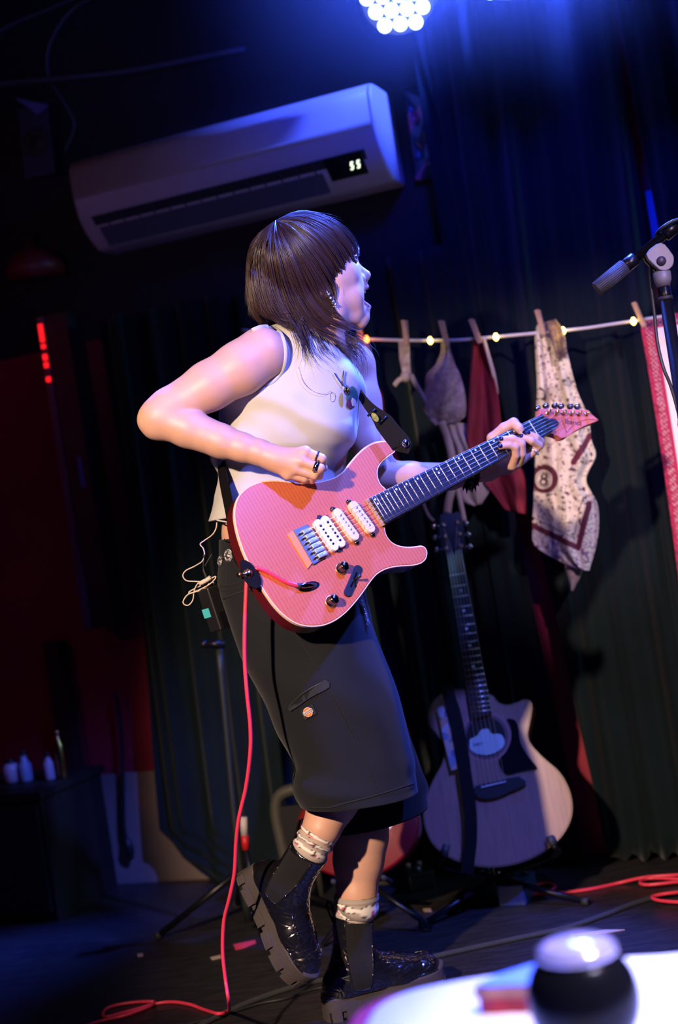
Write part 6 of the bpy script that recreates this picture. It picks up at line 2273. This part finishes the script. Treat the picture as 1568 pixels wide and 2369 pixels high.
ag = thing('acoustic_guitar', 'acoustic cutaway guitar with black pickguard standing against the green curtain', 'guitar', aray(1130, 2005, -0.05))
AO = [(330, 1118), (255, 1112), (185, 1130), (112, 1188), (80, 1265), (90, 1340), (145, 1410), (182, 1490), (168, 1575), (112, 1680), (66, 1790), (50, 1890), (65, 1990), (110, 2082), (190, 2152), (300, 2202), (420, 2224), (540, 2222),
      (680, 2190), (800, 2130), (900, 2048), (962, 1950), (980, 1850), (960, 1740), (900, 1632), (800, 1542), (725, 1462), (702, 1400), (716, 1320), (730, 1225), (716, 1188), (680, 1178), (630, 1198), (570, 1212), (512, 1192), (474, 1150)]
aplate('body', AO, -0.095, -0.004, M['aco_side'], ag, 0.0, True, 4)
aplate('binding', AO, -0.005, 0.0, mat('aco_binding', (0.16, 0.09, 0.06, 1), 0.4), ag, 0.0, True, 4)
q = np.array([auv(*cz(x, y)) for x, y in AO])
qs = inset(np.array(smooth_closed(q, 4)), 0.004)
v, f, uv = plate_geo(qs, ap, -0.002, 0.0008)
fix_normals(mk('soundboard', v, f, M['spruce'], ag, False, uv))
def adisc(name, x, y, r, h0, h1, m, parent, r_in=None):
    c_ = auv(*cz(x, y))
    v, f, uv = plate_geo([(c_[0] + r * math.cos(t), c_[1] + r * math.sin(t)) for t in np.linspace(0, 2 * math.pi, 40, endpoint=False)], ap, h0, h1)
    return fix_normals(attach(mk(name, v, f, m, None, False, uv), parent))
adisc('rosette', 440, 1412, 0.062, 0.0008, 0.0012, mat('rosette', (0.30, 0.16, 0.14, 1), 0.4), ag)
adisc('rosette', 440, 1412, 0.055, 0.0012, 0.0014, mat('rosette_dark', (0.14, 0.07, 0.08, 1), 0.4), ag)
hole = adisc('sound_hole', 440, 1412, 0.0475, 0.0014, 0.0018, mat('hole_dark', (0.010, 0.007, 0.008, 1), 0.9), ag)
lab = aplate('paper_label', [(340, 1450), (345, 1425), (385, 1405), (410, 1370), (455, 1362), (475, 1392), (530, 1395), (556, 1430), (550, 1470), (510, 1505), (450, 1525), (385, 1518), (345, 1490)], 0.0018, 0.0024, mat('paper_label', (0.42, 0.50, 0.52, 1), 0.8, var=0.15), None, 0, True, 3)
attach(lab, hole)
for (x0, x1, y) in ((362, 424, 1458), (366, 408, 1468)):
    o_ = aplate('print_line', [(x0, y - 4), (x1, y - 10), (x1, y - 4), (x0, y + 3)], 0.0024, 0.0027, mat('print_grey_blue', (0.12, 0.17, 0.2, 1), 0.8) if y == 1458 else bpy.data.materials['print_grey_blue'], None); attach(o_, hole)
aplate('pickguard', [(572, 1300), (618, 1306), (640, 1345), (648, 1400), (660, 1455), (705, 1535), (762, 1612), (700, 1622), (620, 1640), (572, 1650), (538, 1610), (524, 1552), (560, 1512), (592, 1450), (600, 1385), (586, 1330)], 0.001, 0.0035, M['black_gloss'], ag, 0.0008, True, 3)
br = aplate('bridge', [(372, 1718), (500, 1690), (652, 1655), (690, 1712), (600, 1752), (530, 1785), (450, 1802), (380, 1786)], 0.001, 0.010, mat('ebony', (0.012, 0.010, 0.012, 1), 0.5), ag, 0.002, True, 2)
attach(aplate('saddle', [(410, 1722), (565, 1686), (567, 1693), (412, 1730)], 0.010, 0.013, mat('bone', (0.45, 0.45, 0.5, 1), 0.4), None), br)
# neck and fretboard
fbo = [(195, 275), (296, 268), (478, 1270), (345, 1300)]
aplate('fretboard', fbo, 0.004, 0.010, M['rosewood'], ag, 0.001)
uvq = [np.array(auv(*cz(x, y), 0.01)) for x, y in fbo]
rows = []
for t in np.linspace(0, 0.88, 14):
    l_, r_ = uvq[0] * (1 - t) + uvq[3] * t, uvq[1] * (1 - t) + uvq[2] * t
    c_, h_ = (l_ + r_) / 2, (r_ - l_) / 2
    rows.append([ap(*(c_ + h_ * math.cos(a_)), 0.004 - 0.022 * math.sin(a_)) for a_ in np.linspace(0, math.pi, 12)])
mk_np('neck', np.array(rows).reshape(-1, 3), grid_quads(14, 12), M['aco_side'], ag)
ys = [(400, 212, 305), (471, 222, 318), (537, 232, 332), (600, 243, 346), (659, 252, 358), (714, 262, 370), (770, 270, 380), (820, 278, 388), (868, 288, 398), (910, 296, 406), (950, 302, 414), (990, 308, 424), (1027, 314, 432), (1062, 320, 438), (1095, 326, 446), (1130, 332, 456), (1162, 336, 460), (1195, 340, 464), (1222, 344, 470), (1250, 348, 474)]
for y, l_, r_ in ys:
    a_, b_ = aray(*cz(l_ + 2, y + 9), 0.0102), aray(*cz(r_ - 2, y - 6), 0.0102)
    v, f, uv = tube_geo([a_, b_], 0.0016, 6)
    mk('fret', v, f, M['steel'], ag)
for x, y in ((286, 502), (303, 628), (319, 740), (341, 845), (360, 975)):
    G().lathe(aray(*cz(x, y), 0.0098), an_, [(0.0034, 0), (0.0034, 0.0006), (0.0005, 0.0008)], 12).build('position_dot', M['pearl'], ag)
hsa = aplate('headstock', [(192, 280), (165, 230), (152, 130), (158, 30), (196, 8), (230, 22), (268, 6), (288, 40), (306, 120), (312, 220), (296, 275)], -0.008, 0.006, mat('headstock_black', (0.015, 0.013, 0.02, 1), 0.2), ag, 0.001)
apost = []
for i, (x, y) in enumerate(((175, 95), (183, 165), (193, 240), (262, 80), (276, 150), (285, 225))):
    t_ = G().lathe(aray(*cz(x, y), 0.006), an_, [(0.006, 0), (0.006, 0.002), (0.003, 0.003), (0.003, 0.010), (0.0005, 0.011)], 12).build('tuner', M['chrome'], ag)
    apost.append(aray(*cz(x, y), 0.012))
    sg = -1 if i < 3 else 1
    e_ = aray(*cz(x + sg * 46, y + 5), -0.006)
    v, f, uv = tube_geo([aray(*cz(x + sg * 10, y + 2), -0.006), e_], 0.002, 6); attach(mk('shaft', v, f, M['chrome'], None), t_)
    attach(G().lathe(e_, ab * sg, [(0.003, -0.002), (0.0075, 0.001), (0.008, 0.006), (0.003, 0.012)], 12).build('button', M['chrome'], None), t_)
for i in range(6):
    k = i / 5
    b_ = aray(*cz(415 + 145 * k, 1722 - 34 * k), 0.013)
    n_ = aray(*cz(203 + 84 * k, 285 - 6 * k), 0.013)
    v, f, uv = tube_geo([b_, n_, apost[[2, 1, 0, 3, 4, 5][i]]], 0.0006, 5)
    mk('string', v, f, M['steel'], ag)
# its strap: floral band and black leather hanging down the front
def acz(pts, h): return [aray(*cz(x, y), h) for x, y in pts]
def aband(name, pts, wd, m, h, parent, paint=None):
    qc = crom([tuple(p) for p in acz(pts, h)], 8)
    v, f, uv = ribbon_geo([Vector(a_) for a_ in qc], tuple(an_), wd, 0.003)
    return fix_normals(mk(name, v, f, m, parent, False))
flo = mat('floral_band', (0.10, 0.14, 0.25, 1), 0.85)
nt = flo.node_tree
tcn = nt.nodes.new('ShaderNodeTexCoord'); vo = nt.nodes.new('ShaderNodeTexVoronoi'); vo.inputs['Scale'].default_value = 62
rp_ = nt.nodes.new('ShaderNodeValToRGB')
e_ = rp_.color_ramp.elements
e_[0].position = 0.0; e_[0].color = (0.45, 0.12, 0.03, 1); e_[1].position = 1.0; e_[1].color = (0.05, 0.12, 0.28, 1)
for ps, c_ in ((0.35, (0.40, 0.30, 0.24, 1)), (0.5, (0.06, 0.10, 0.22, 1)), (0.66, (0.34, 0.34, 0.38, 1)), (0.8, (0.20, 0.10, 0.05, 1))):
    x = e_.new(ps); x.color = c_
nt.links.new(tcn.outputs['Object'], vo.inputs['Vector']); nt.links.new(vo.outputs['Color'], rp_.inputs[0])
nt.links.new(rp_.outputs[0], nt.nodes['Principled BSDF'].inputs['Base Color'])
aband('strap', [(198, 1085), (212, 1160), (245, 1260), (275, 1400), (300, 1540), (312, 1640), (330, 1760), (345, 1900), (346, 2050), (332, 2180), (325, 2260)], 0.030, M['leather_strap'], 0.022, ag)
aband('floral_band', [(180, 1220), (205, 1330), (230, 1450), (252, 1540), (270, 1610)], 0.036, flo, 0.014, ag)
# the stand: two padded prongs, yoke, legs
gsn = thing('guitar_stand', 'black guitar stand with two padded prongs carrying the acoustic guitar', 'stand', np.append(aray(1130, 2020, -0.05)[:2], 0.0))
for x0, y0, x1, y1 in ((195, 2085, 180, 2160), (835, 2032, 862, 2090)):
    f0 = aray(*cz(x0, y0), 0.012); f1 = aray(*cz(x1, y1), 0.014); f2 = aray(*cz(x1 + (6 if x0 > 500 else -2), y1 + 60), -0.03); f3 = aray(*cz(500, 2290), -0.10)
    tube('prong', [f0, f1], 0.0095, M['black_rubber'], gsn, 12, 1)
    tube('arm', [f1, f2, f3], 0.007, M['black_metal'], gsn, 10, 5)
cn = aray(*cz(500, 2290), -0.10)
tube('post', [cn, aray(*cz(400, 1600), -0.13), aray(*cz(300, 700), -0.10)], 0.008, M['black_metal'], gsn, 10, 4)
for dx_, dy_ in ((-0.20, -0.10), (0.20, -0.12), (0.02, 0.12)):
    tube('leg', [cn + np.array([0, 0, 0.0]), np.array([cn[0] + dx_, cn[1] + dy_, 0.008])], 0.007, M['black_metal'], gsn, 10, 1)
    tube('foot', [np.array([cn[0] + dx_ * 0.93, cn[1] + dy_ * 0.93, 0.010]), np.array([cn[0] + dx_, cn[1] + dy_, 0.010])], 0.010, M['black_rubber'], gsn, 10, 1)

# ------------------------------------------------------------------ red electric guitar behind the legs
RB = P(826, 1915, 3.36)
ra_ = P(800, 1300, 3.62) - RB; ra_ /= np.linalg.norm(ra_)
rb_ = np.array([0.97, -0.24, 0.0]); rb_ -= ra_ * (rb_ @ ra_); rb_ /= np.linalg.norm(rb_)
rn_ = np.cross(ra_, rb_)
if rn_[1] > 0: rn_ = -rn_
rpnt = lambda u, v, h: RB + ra_ * u + rb_ * v + rn_ * h
rg_ = thing('red_guitar', 'red electric guitar with white pickguard standing behind the singer\'s legs', 'guitar', rpnt(-0.11, 0, -0.02))
ro = [(-0.112, 0.0), (-0.105, 0.06), (-0.07, 0.115), (-0.02, 0.145), (0.04, 0.142), (0.09, 0.115), (0.14, 0.112), (0.20, 0.135), (0.25, 0.125), (0.27, 0.10), (0.24, 0.07), (0.21, 0.04), (0.21, -0.03), (0.25, -0.07), (0.29, -0.11), (0.28, -0.14), (0.22, -0.145), (0.15, -0.115), (0.09, -0.115), (0.04, -0.145), (-0.02, -0.155), (-0.07, -0.125), (-0.105, -0.065)]
redg = mat('guitar_red', (0.15, 0.002, 0.006, 1), 0.5, coat=0.6, spec=0.2)
v, f, uv = plate_geo(smooth_closed(ro, 5), rpnt, -0.042, 0.0, 0.006); fix_normals(mk('body', v, f, redg, rg_, True))
pg = [(0.20, -0.03), (0.24, -0.08), (0.20, -0.10), (0.12, -0.085), (0.06, -0.06), (0.02, -0.03), (0.0, 0.03), (-0.01, 0.06), (-0.005, 0.085), (0.05, 0.092), (0.10, 0.080), (0.16, 0.088), (0.22, 0.100), (0.22, 0.07), (0.20, 0.03)]
v, f, uv = plate_geo(smooth_closed(pg, 4), rpnt, 0.0, 0.003); fix_normals(mk('pickguard', v, f, mat('pickguard_white', (0.55, 0.52, 0.48, 1), 0.4), rg_, False))
for u in (0.05, 0.11, 0.17):
    v, f, uv = plate_geo(stadium((u, -0.034), (u, 0.034), 0.009), rpnt, 0.003, 0.009); fix_normals(mk('pickup', v, f, M['cream_white'], rg_, False))
for u, v_ in ((-0.015, 0.060), (0.02, 0.085)):
    G().lathe(rpnt(u, v_, 0.0), rn_, [(0.010, 0), (0.009, 0.014), (0.004, 0.016)], 18).build('knob', M['chrome'], rg_)
v, f, uv = plate_geo([(-0.085, -0.030), (-0.085, 0.052), (-0.045, 0.052), (-0.045, -0.030)], rpnt, 0.0, 0.0015); stk = fix_normals(mk('sticker', v, f, M['black_plastic'], rg_, False))
for row, n_ in ((-0.056, 5), (-0.075, 7)):
    for i in range(n_):
        v0 = -0.022 + i * (0.0105 if n_ == 7 else 0.011)
        v, f, uv = plate_geo([(row - 0.004, v0), (row - 0.004, v0 + 0.0045 + 0.002 * (i % 2)), (row + 0.004 + 0.002 * (i % 3), v0 + 0.004), (row + 0.004, v0)], rpnt, 0.0015, 0.0022)
        attach(fix_normals(mk('print_stroke', v, f, M['cream_white'], None, False)), stk)
v, f, uv = plate_geo([(0.19, -0.028), (0.66, -0.0215), (0.66, 0.0215), (0.19, 0.028)], rpnt, 0.002, 0.010); fix_normals(mk('fretboard', v, f, M['rosewood'], rg_, False))
rows = [[rpnt(u, 0.026 * math.cos(t) * (1 - 0.18 * k / 9), 0.004 - 0.02 * math.sin(t)) for t in np.linspace(0, math.pi, 12)] for k, u in enumerate(np.linspace(0.21, 0.66, 10))]
mk_np('neck', np.array(rows).reshape(-1, 3), grid_quads(10, 12), M['maple'], rg_)
v, f, uv = plate_geo(smooth_closed([(0.66, -0.022), (0.70, -0.04), (0.76, -0.045), (0.82, -0.035), (0.83, -0.01), (0.78, 0.012), (0.70, 0.02), (0.66, 0.022)], 4), rpnt, -0.008, 0.004); fix_normals(mk('headstock', v, f, M['maple'], rg_, False))
rst = thing('guitar_stand', 'small black stand under the red electric guitar', 'stand', np.append(rpnt(-0.1, 0, -0.05)[:2], 0.0))
bq = rpnt(-0.118, 0, -0.09)
for s in (-1, 1):
    tube('prong', [rpnt(-0.121, 0.06 * s, 0.015), rpnt(-0.124, 0.06 * s, -0.055), bq], 0.006, M['black_rubber'], rst, 10, 4)
    tube('leg', [bq, np.array([bq[0] + 0.13 * s, bq[1] - 0.06, 0.008])], 0.006, M['black_metal'], rst, 10, 1)
tube('leg', [bq, np.array([bq[0], bq[1] + 0.14, 0.008])], 0.006, M['black_metal'], rst, 10, 1)
tube('post', [bq, rpnt(0.30, 0, -0.09)], 0.007, M['black_metal'], rst, 10, 1)

# small clutter on the floor behind
def box_thing(name, label, cat, c, half_, rot, parts, group=None):
    t_ = thing(name, label, cat, c - np.array([0, 0, half_[2]]), group)
    x_ = np.array([math.cos(rot), math.sin(rot), 0]); y_ = np.array([-math.sin(rot), math.cos(rot), 0])
    o_ = fix_normals(G().box(c, x_, y_, ZV, *half_).build('case', parts[0], t_, False))
    b_ = o_.modifiers.new('bevel', 'BEVEL'); b_.width = 0.004; b_.segments = 2
    for k in (-1, 1):
        G().lathe(c + x_ * half_[0] * 0.45 * k + ZV * half_[2] - y_ * half_[1] * -0.4, ZV, [(0.008, 0), (0.007, 0.010), (0.003, 0.011)], 12).build('knob', parts[1], t_)
    G().lathe(c + ZV * half_[2] - y_ * half_[1] * 0.5, ZV, [(0.009, 0), (0.008, 0.006), (0.006, 0.010), (0.002, 0.011)], 12).build('footswitch', M['chrome'], t_)
    return t_
def fl3(x, y, h): p_ = floor_pt(x, y, 0.0); p_[2] = h; return p_
box_thing('effect_pedal', 'teal effect pedal on the floor under the acoustic guitar', 'pedal', fl3(1140, 2066, 0.024), (0.032, 0.055, 0.024), 0.7, (mat('pedal_teal', (0.03, 0.10, 0.12, 1), 0.4), M['black_plastic']), 'pedals on the stage floor')
box_thing('effect_pedal', 'pale blue effect pedal beside the pink cable, right of the teal one', 'pedal', fl3(1200, 2080, 0.026), (0.034, 0.058, 0.026), -0.4, (mat('pedal_blue', (0.05, 0.08, 0.22, 1), 0.4), M['black_plastic']), 'pedals on the stage floor')
box_thing('effect_pedal', 'copper-knobbed black pedal on the floor between the two standing guitars', 'pedal', fl3(968, 2050, 0.024), (0.034, 0.056, 0.024), 0.2, (M['black_plastic'], mat('copper', (0.5, 0.22, 0.14, 1), 0.4)), 'pedals on the stage floor')

# tubular chair back / amplifier frame behind the lifted boot
fr_ = thing('chair', 'chair with rounded grey tube frame standing behind the lifted boot', 'chair', np.append(P(690, 1990, 3.62)[:2], 0.0))
gm = mat('tube_frame_grey', (0.05, 0.048, 0.040, 1), 0.55)
c0 = P(690, 1990, 3.62)
x_, y_ = np.array([0.96, -0.28, 0]), np.array([0.28, 0.96, 0])
cx = lambda a_, b_, h_: np.array([c0[0], c0[1], 0]) + x_ * a_ + y_ * b_ + ZV * h_
ht = P(660, 1828, 3.62)[2]
tube('backrest_frame', [cx(-0.03, 0, 0.0), cx(-0.035, 0, ht * 0.5), cx(-0.04, 0, ht - 0.06), cx(-0.025, 0, ht - 0.015), cx(0.02, 0, ht), cx(0.10, 0, ht), cx(0.125, 0, ht - 0.015), cx(0.14, 0, ht - 0.06), cx(0.135, 0, ht * 0.5), cx(0.13, 0, 0.0)], 0.016, gm, fr_, 12, 6)
o_ = fix_normals(G().box(cx(0.05, 0.0, ht - 0.10), x_, y_, ZV, 0.078, 0.008, 0.06).build('backrest', M['black_plastic'], fr_, False))
o_ = fix_normals(G().box(cx(0.05, 0.11, 0.19), x_, y_, ZV, 0.08, 0.09, 0.015).build('seat', M['black_plastic'], fr_, False))
for a_ in (-0.02, 0.12):
    tube('leg', [cx(a_, 0.18, 0.18), cx(a_, 0.19, 0.0)], 0.012, gm, fr_, 10, 1)

# thin stand behind, with a red and white taped leg
tsn = thing('music_stand', 'thin dark stand with low clamp standing left of the hanging pink cable', 'stand', np.append(P(560, 2035, 3.55)[:2], 0.0))
d0 = 3.55
tp_top = P(505, 1490, d0); tp_bot = P(553, 1990, d0)
tube('pole', [tp_top, P(524, 1690, d0), tp_bot, np.array([tp_bot[0] + 0.002, tp_bot[1], 0.03])], [0.010, 0.010, 0.012, 0.012], mat('stand_dark', (0.009, 0.013, 0.012, 1), 0.55, 0.2), tsn, 10, 3)
tube('clamp', [P(478, 1490, d0 - 0.02), P(520, 1490, d0 - 0.02)], 0.010, M['black_metal'], tsn, 10, 1)
G().lathe(P(472, 1490, d0 - 0.02), (-1, 0, 0), [(0.008, -0.01), (0.011, 0), (0.009, 0.008)], 12).build('clamp_knob', M['black_metal'], tsn)
hub = np.array([tp_bot[0], tp_bot[1], 0.16])
f1 = floor_pt(362, 2168, 0.008); f2 = np.array([tp_bot[0] + 0.28, tp_bot[1] - 0.02, 0.008]); f3 = np.array([tp_bot[0] - 0.05, tp_bot[1] + 0.25, 0.008])
for k_ in (f1, f2, f3):
    tube('leg', [hub, k_], 0.008, M['black_metal'], tsn, 10, 1)
    tube('foot', [hub + (k_ - hub) * 0.95, k_], 0.011, M['black_rubber'], tsn, 10, 1)
rod = thing('taped_rod', 'short rod wrapped in white and red tape behind the pink cable', 'rod', np.append(P(568, 2000, 3.52)[:2], 0.0))
r0 = P(563, 1890, 3.5); r1 = P(566, 1932, 3.5); r2 = P(569, 1965, 3.5); r3 = np.array([r2[0] + 0.006, r2[1] + 0.01, 0.0])
tube('white_tape', [r0, r1], 0.0095, mat('tape_white', (0.5, 0.45, 0.45, 1), 0.6), rod, 12, 1)
tube('red_tape', [r1, r2], 0.0097, mat('tape_red', (0.5, 0.01, 0.015, 1), 0.5), rod, 12, 1)
tube('shaft', [r2, r3], 0.007, M['black_metal'], rod, 10, 1)

# ------------------------------------------------------------------ microphone stand at right
DM = 2.80
ms = thing('microphone_stand', 'black boom microphone stand with ribbed grip at the right edge', 'microphone stand', np.append(P(1535, 640, DM)[:2], 0.0))
b0, b1 = P(1380, 670, DM), P(1600, 492, DM)
dm = (b1 - b0) / np.linalg.norm(b1 - b0)
bl_ = np.linalg.norm(b1 - b0)
at = lambda px: b0 + dm * bl_ * ((px - 1380) / 220)
def along(name, segs, m, n=20):
    g = G().lathe(b0, dm, segs, n); return g.build(name, m, ms)
s1 = bl_ * (1445 - 1380) / 220
along('ribbed_grip', [(0.0145, 0), (0.0155, 0.003), (0.0155, s1), (0.013, s1 + 0.002)], M['black_rubber'], 28)
gr = G()
for i in range(26):
    t = 2 * math.pi * i / 26
    u = Vector(dm).orthogonal().normalized(); w_ = Vector(dm).cross(u)
    c_ = u * math.cos(t) + w_ * math.sin(t)
    v, f, uv = tube_geo([Vector(b0) + Vector(dm) * 0.003 + c_ * 0.0155, Vector(b0) + Vector(dm) * s1 + c_ * 0.0155], 0.0009, 4); gr.add(v, f)
gr.build('grip_rib', M['black_rubber'], ms)
s2 = bl_ * (1468 - 1380) / 220
along('collar', [(0.0125, s1), (0.0140, s1 + 0.001), (0.0140, s2), (0.011, s2 + 0.002)], M['black_metal'])
s3 = bl_ * (1560 - 1380) / 220
along('boom_arm', [(0.0095, s2 - 0.01), (0.0095, s3 + 0.25), (0.008, s3 + 0.26)], M['black_metal'])
along('boom_sleeve', [(0.011, bl_ * (1535 - 1380) / 220), (0.0145, bl_ * (1537 - 1380) / 220), (0.0145, bl_ * (1562 - 1380) / 220), (0.011, bl_ * (1564 - 1380) / 220)], M['black_metal'])
# clutch plate: rounded bracket with a round bolt
cc_ = P(1529, 606, DM - 0.012)
ax1 = dm; ax2 = np.cross(np.array([0, -1.0, 0]), dm); ax2 = ax2 if ax2[2] < 0 else -ax2
cpl = [P(1490, 592, DM), P(1524, 565, DM), P(1548, 588, DM), P(1554, 602, DM), P(1551, 618, DM), P(1540, 628, DM), P(1526, 629, DM), P(1514, 622, DM)]
flat = lambda u, v, h: np.array([u, DM - 0.012 - h, v])
v, f, uv = plate_geo(smooth_closed([(p[0], p[2]) for p in cpl], 3), flat, -0.008, 0.006, 0.0015)
fix_normals(mk('clutch_plate', v, f, M['grey_metal'], ms, False))
v, f, uv = plate_geo(smooth_closed([(p[0], p[2]) for p in cpl], 3), lambda u, v_, h: np.array([u, DM + 0.012 + h, v_]), -0.004, 0.006); fix_normals(mk('clutch_plate', v, f, M['black_metal'], ms, False))
G().lathe(P(1529, 604, DM - 0.017), (0, -1, 0), [(0.0095, 0), (0.0095, 0.003), (0.007, 0.006), (0.0008, 0.0072)], 22).build('bolt', mat('bolt_dark', (0.05, 0.045, 0.06, 1), 0.45, 0.3), ms)
# pole down to a round base
pt_ = P(1530, 628, DM); pb = np.array([pt_[0], DM, 0.02])
G().lathe(pt_ - ZV * 0.03, ZV, [(0.012, 0), (0.017, 0.012), (0.0175, 0.028), (0.010, 0.034)], 22).build('neck_collar', M['grey_metal'], ms)
zt_ = P(1538, 690, DM)[2]
G().lathe(np.array([pt_[0], DM, zt_]), ZV, [(0.0105, -0.02), (0.0105, pt_[2] - zt_ - 0.02)], 20).build('inner_pole', M['black_metal'], ms)
G().lathe(np.array([pt_[0], DM, zt_ - 0.004]), ZV, [(0.011, 0), (0.0145, 0.001), (0.0145, 0.007), (0.011, 0.008)], 20).build('ring', M['black_rubber'], ms)
G().lathe(pb, ZV, [(0.0125, 0), (0.0125, zt_ - 0.02)], 20).build('pole', M['black_metal'], ms)
G().lathe(np.array([pt_[0], DM, 0.0]), ZV, [(0.125, 0), (0.128, 0.008), (0.12, 0.018), (0.03, 0.026), (0.018, 0.04)], 36).build('base', M['black_metal'], ms)
mc = tube('microphone_cable', [P(x, y, d) for x, y, d in ((1640, 486, DM - .02), (1592, 503, DM - .02), (1556, 512, DM - .024), (1528, 530, DM - .02), (1516, 548, DM + .012), (1506, 590, DM + .02), (1503, 625, DM + .02), (1506, 665, DM + .02), (1513, 720, DM + .02), (1520, 790, DM + .01), (1534, 850, DM), (1552, 895, DM), (1570, 960, DM), (1586, 1040, DM))] + [np.array([pt_[0] + 0.05, DM - 0.03, 0.7]), np.array([pt_[0] + 0.04, DM - 0.04, 0.3]), np.array([pt_[0] + 0.10, DM - 0.16, 0.006])], 0.0035, M['cable_black'], None, 8, 6)
tag(mc, 'black cable hanging off the boom beside the microphone stand pole', 'cable')
# the microphone itself, beyond the frame on the end of the boom
mic = thing('microphone', 'handheld microphone clipped on the end of the boom arm, past the right edge', 'microphone', b0 + dm * (s3 + 0.26))
G().lathe(b0 + dm * (s3 + 0.255), dm, [(0.011, 0), (0.013, 0.02), (0.018, 0.15), (0.021, 0.16), (0.025, 0.175), (0.026, 0.19), (0.020, 0.21), (0.004, 0.218)], 24).build('body', M['black_metal'], mic)

# ------------------------------------------------------------------ foreground: white table with a black ball jar
ZT = 0.50
def tab_pt(px, py, z=ZT):
    r = P(px, py, 1.0) - CAMV
    return CAMV + r * ((z - ZC) / r[2])
tb = thing('table', 'white round-cornered table out of focus in the lower right foreground', 'table', (0.5, 1.3, -0.35))
o0 = [tab_pt(840, 2372), tab_pt(868, 2326), tab_pt(930, 2294), tab_pt(1020, 2272), tab_pt(1140, 2252), tab_pt(1260, 2234), tab_pt(1420, 2212), tab_pt(1568, 2202), tab_pt(1800, 2170)]
o0 = [tuple(p[:2]) for p in o0]
xe = o0[-1][0]; yl = o0[0]
rest = [(xe + 0.04, o0[-1][1] - 0.03), (xe + 0.05, o0[-1][1] - 0.10), (xe + 0.05, yl[1] - 0.30), (yl[0] + 0.03, yl[1] - 0.30), (yl[0] - 0.005, yl[1] - 0.26), (yl[0] - 0.008, yl[1] - 0.05)]
outl = smooth_closed(o0 + rest, 4)
flatz = lambda u, v, h: np.array([u, v, ZT + h])
v, f, uv = plate_geo(outl, flatz, -0.022, 0.0, 0.006); fix_normals(mk('tabletop', v, f, M['white_glossy'], tb, False))
v, f, uv = plate_geo([(a_ - 0.020, b_ + 0.001) for a_, b_ in outl[:40]] + [(a_, b_ - 0.002) for a_, b_ in outl[40:]], flatz, -0.026, -0.003, 0.004); fix_normals(mk('red_edge', v, f, mat('table_edge_red', (0.55, 0.01, 0.07, 1), 0.3, coat=0.3), tb, False))
xs_ = [p[0] for p in outl]; ys_ = [p[1] for p in outl]
for a_ in (min(xs_) + 0.08, max(xs_) - 0.06):
    for b_ in (min(ys_) + 0.06, max(ys_) - 0.12):
        tube('leg', [np.array([a_, b_, ZT - 0.03]), np.array([a_, b_, -0.35])], 0.016, M['black_metal'], tb, 12, 1)
# black glossy round jar with a bright domed lid
jp = tab_pt(1366, 2415)
jr = thing('round_jar', 'glossy black round jar with shiny domed lid on the white table', 'jar', (jp[0], jp[1], ZT))
RJ = 0.051
zc_ = 0.042
prof = [(0.024, 0.0), (0.030, 0.003)] + [(RJ * math.sin(t), zc_ - RJ * math.cos(t) * 1.02) for t in np.linspace(0.75, 2.40, 18)] + [(0.030, zc_ + 0.0385)]
G().lathe((jp[0], jp[1], ZT), ZV, prof, 40).build('bowl', mat('jar_black', (0.004, 0.004, 0.006, 1), 0.22, spec=0.12), jr)
G().lathe((jp[0], jp[1], ZT + zc_ + 0.0375), ZV, [(0.032, 0), (0.0365, 0.003), (0.035, 0.009), (0.026, 0.014), (0.010, 0.0170), (0.001, 0.0175)], 36).build('lid', mat('lid_pearl', (0.55, 0.5, 0.75, 1), 0.15, 0.5, coat=0.4), jr)
# folded red, gold and blue card beside it
cd_ = thing('folded_card', 'folded red and gold card with blue top leaning by the black jar', 'card', tuple(tab_pt(1190, 2352)))
k0, k1, k2 = tab_pt(1112, 2345), tab_pt(1250, 2345), tab_pt(1258, 2278)
ex_ = k1 - k0; ex_ /= np.linalg.norm(ex_); ey_ = np.array([-ex_[1], ex_[0], 0])
def card(name, pts, z0, z1, m):
    v, f, uv = plate_geo(pts, lambda u, v_, h: k0 + ex_ * u + ey_ * v_ + ZV * h, z0, z1, 0.0006)
    fix_normals(mk(name, v, f, m, cd_, False))
wd_ = np.linalg.norm(k1 - k0)
wav = [(0, 0), (0.012, -0.003), (0.030, 0.0), (wd_, 0.0), (wd_, 0.055), (wd_ * 0.75, 0.060), (0.010, 0.022)]
card('red_leaf', wav, -0.0, 0.016, mat('card_red', (0.45, 0.01, 0.03, 1), 0.5))
card('gold_leaf', [(a_ - 0.003, b_ - 0.001) for a_, b_ in wav], 0.016, 0.026, mat('card_gold', (0.50, 0.20, 0.10, 1), 0.5))
card('blue_top', wav, 0.026, 0.029, mat('card_blue', (0.10, 0.20, 0.75, 1), 0.5))
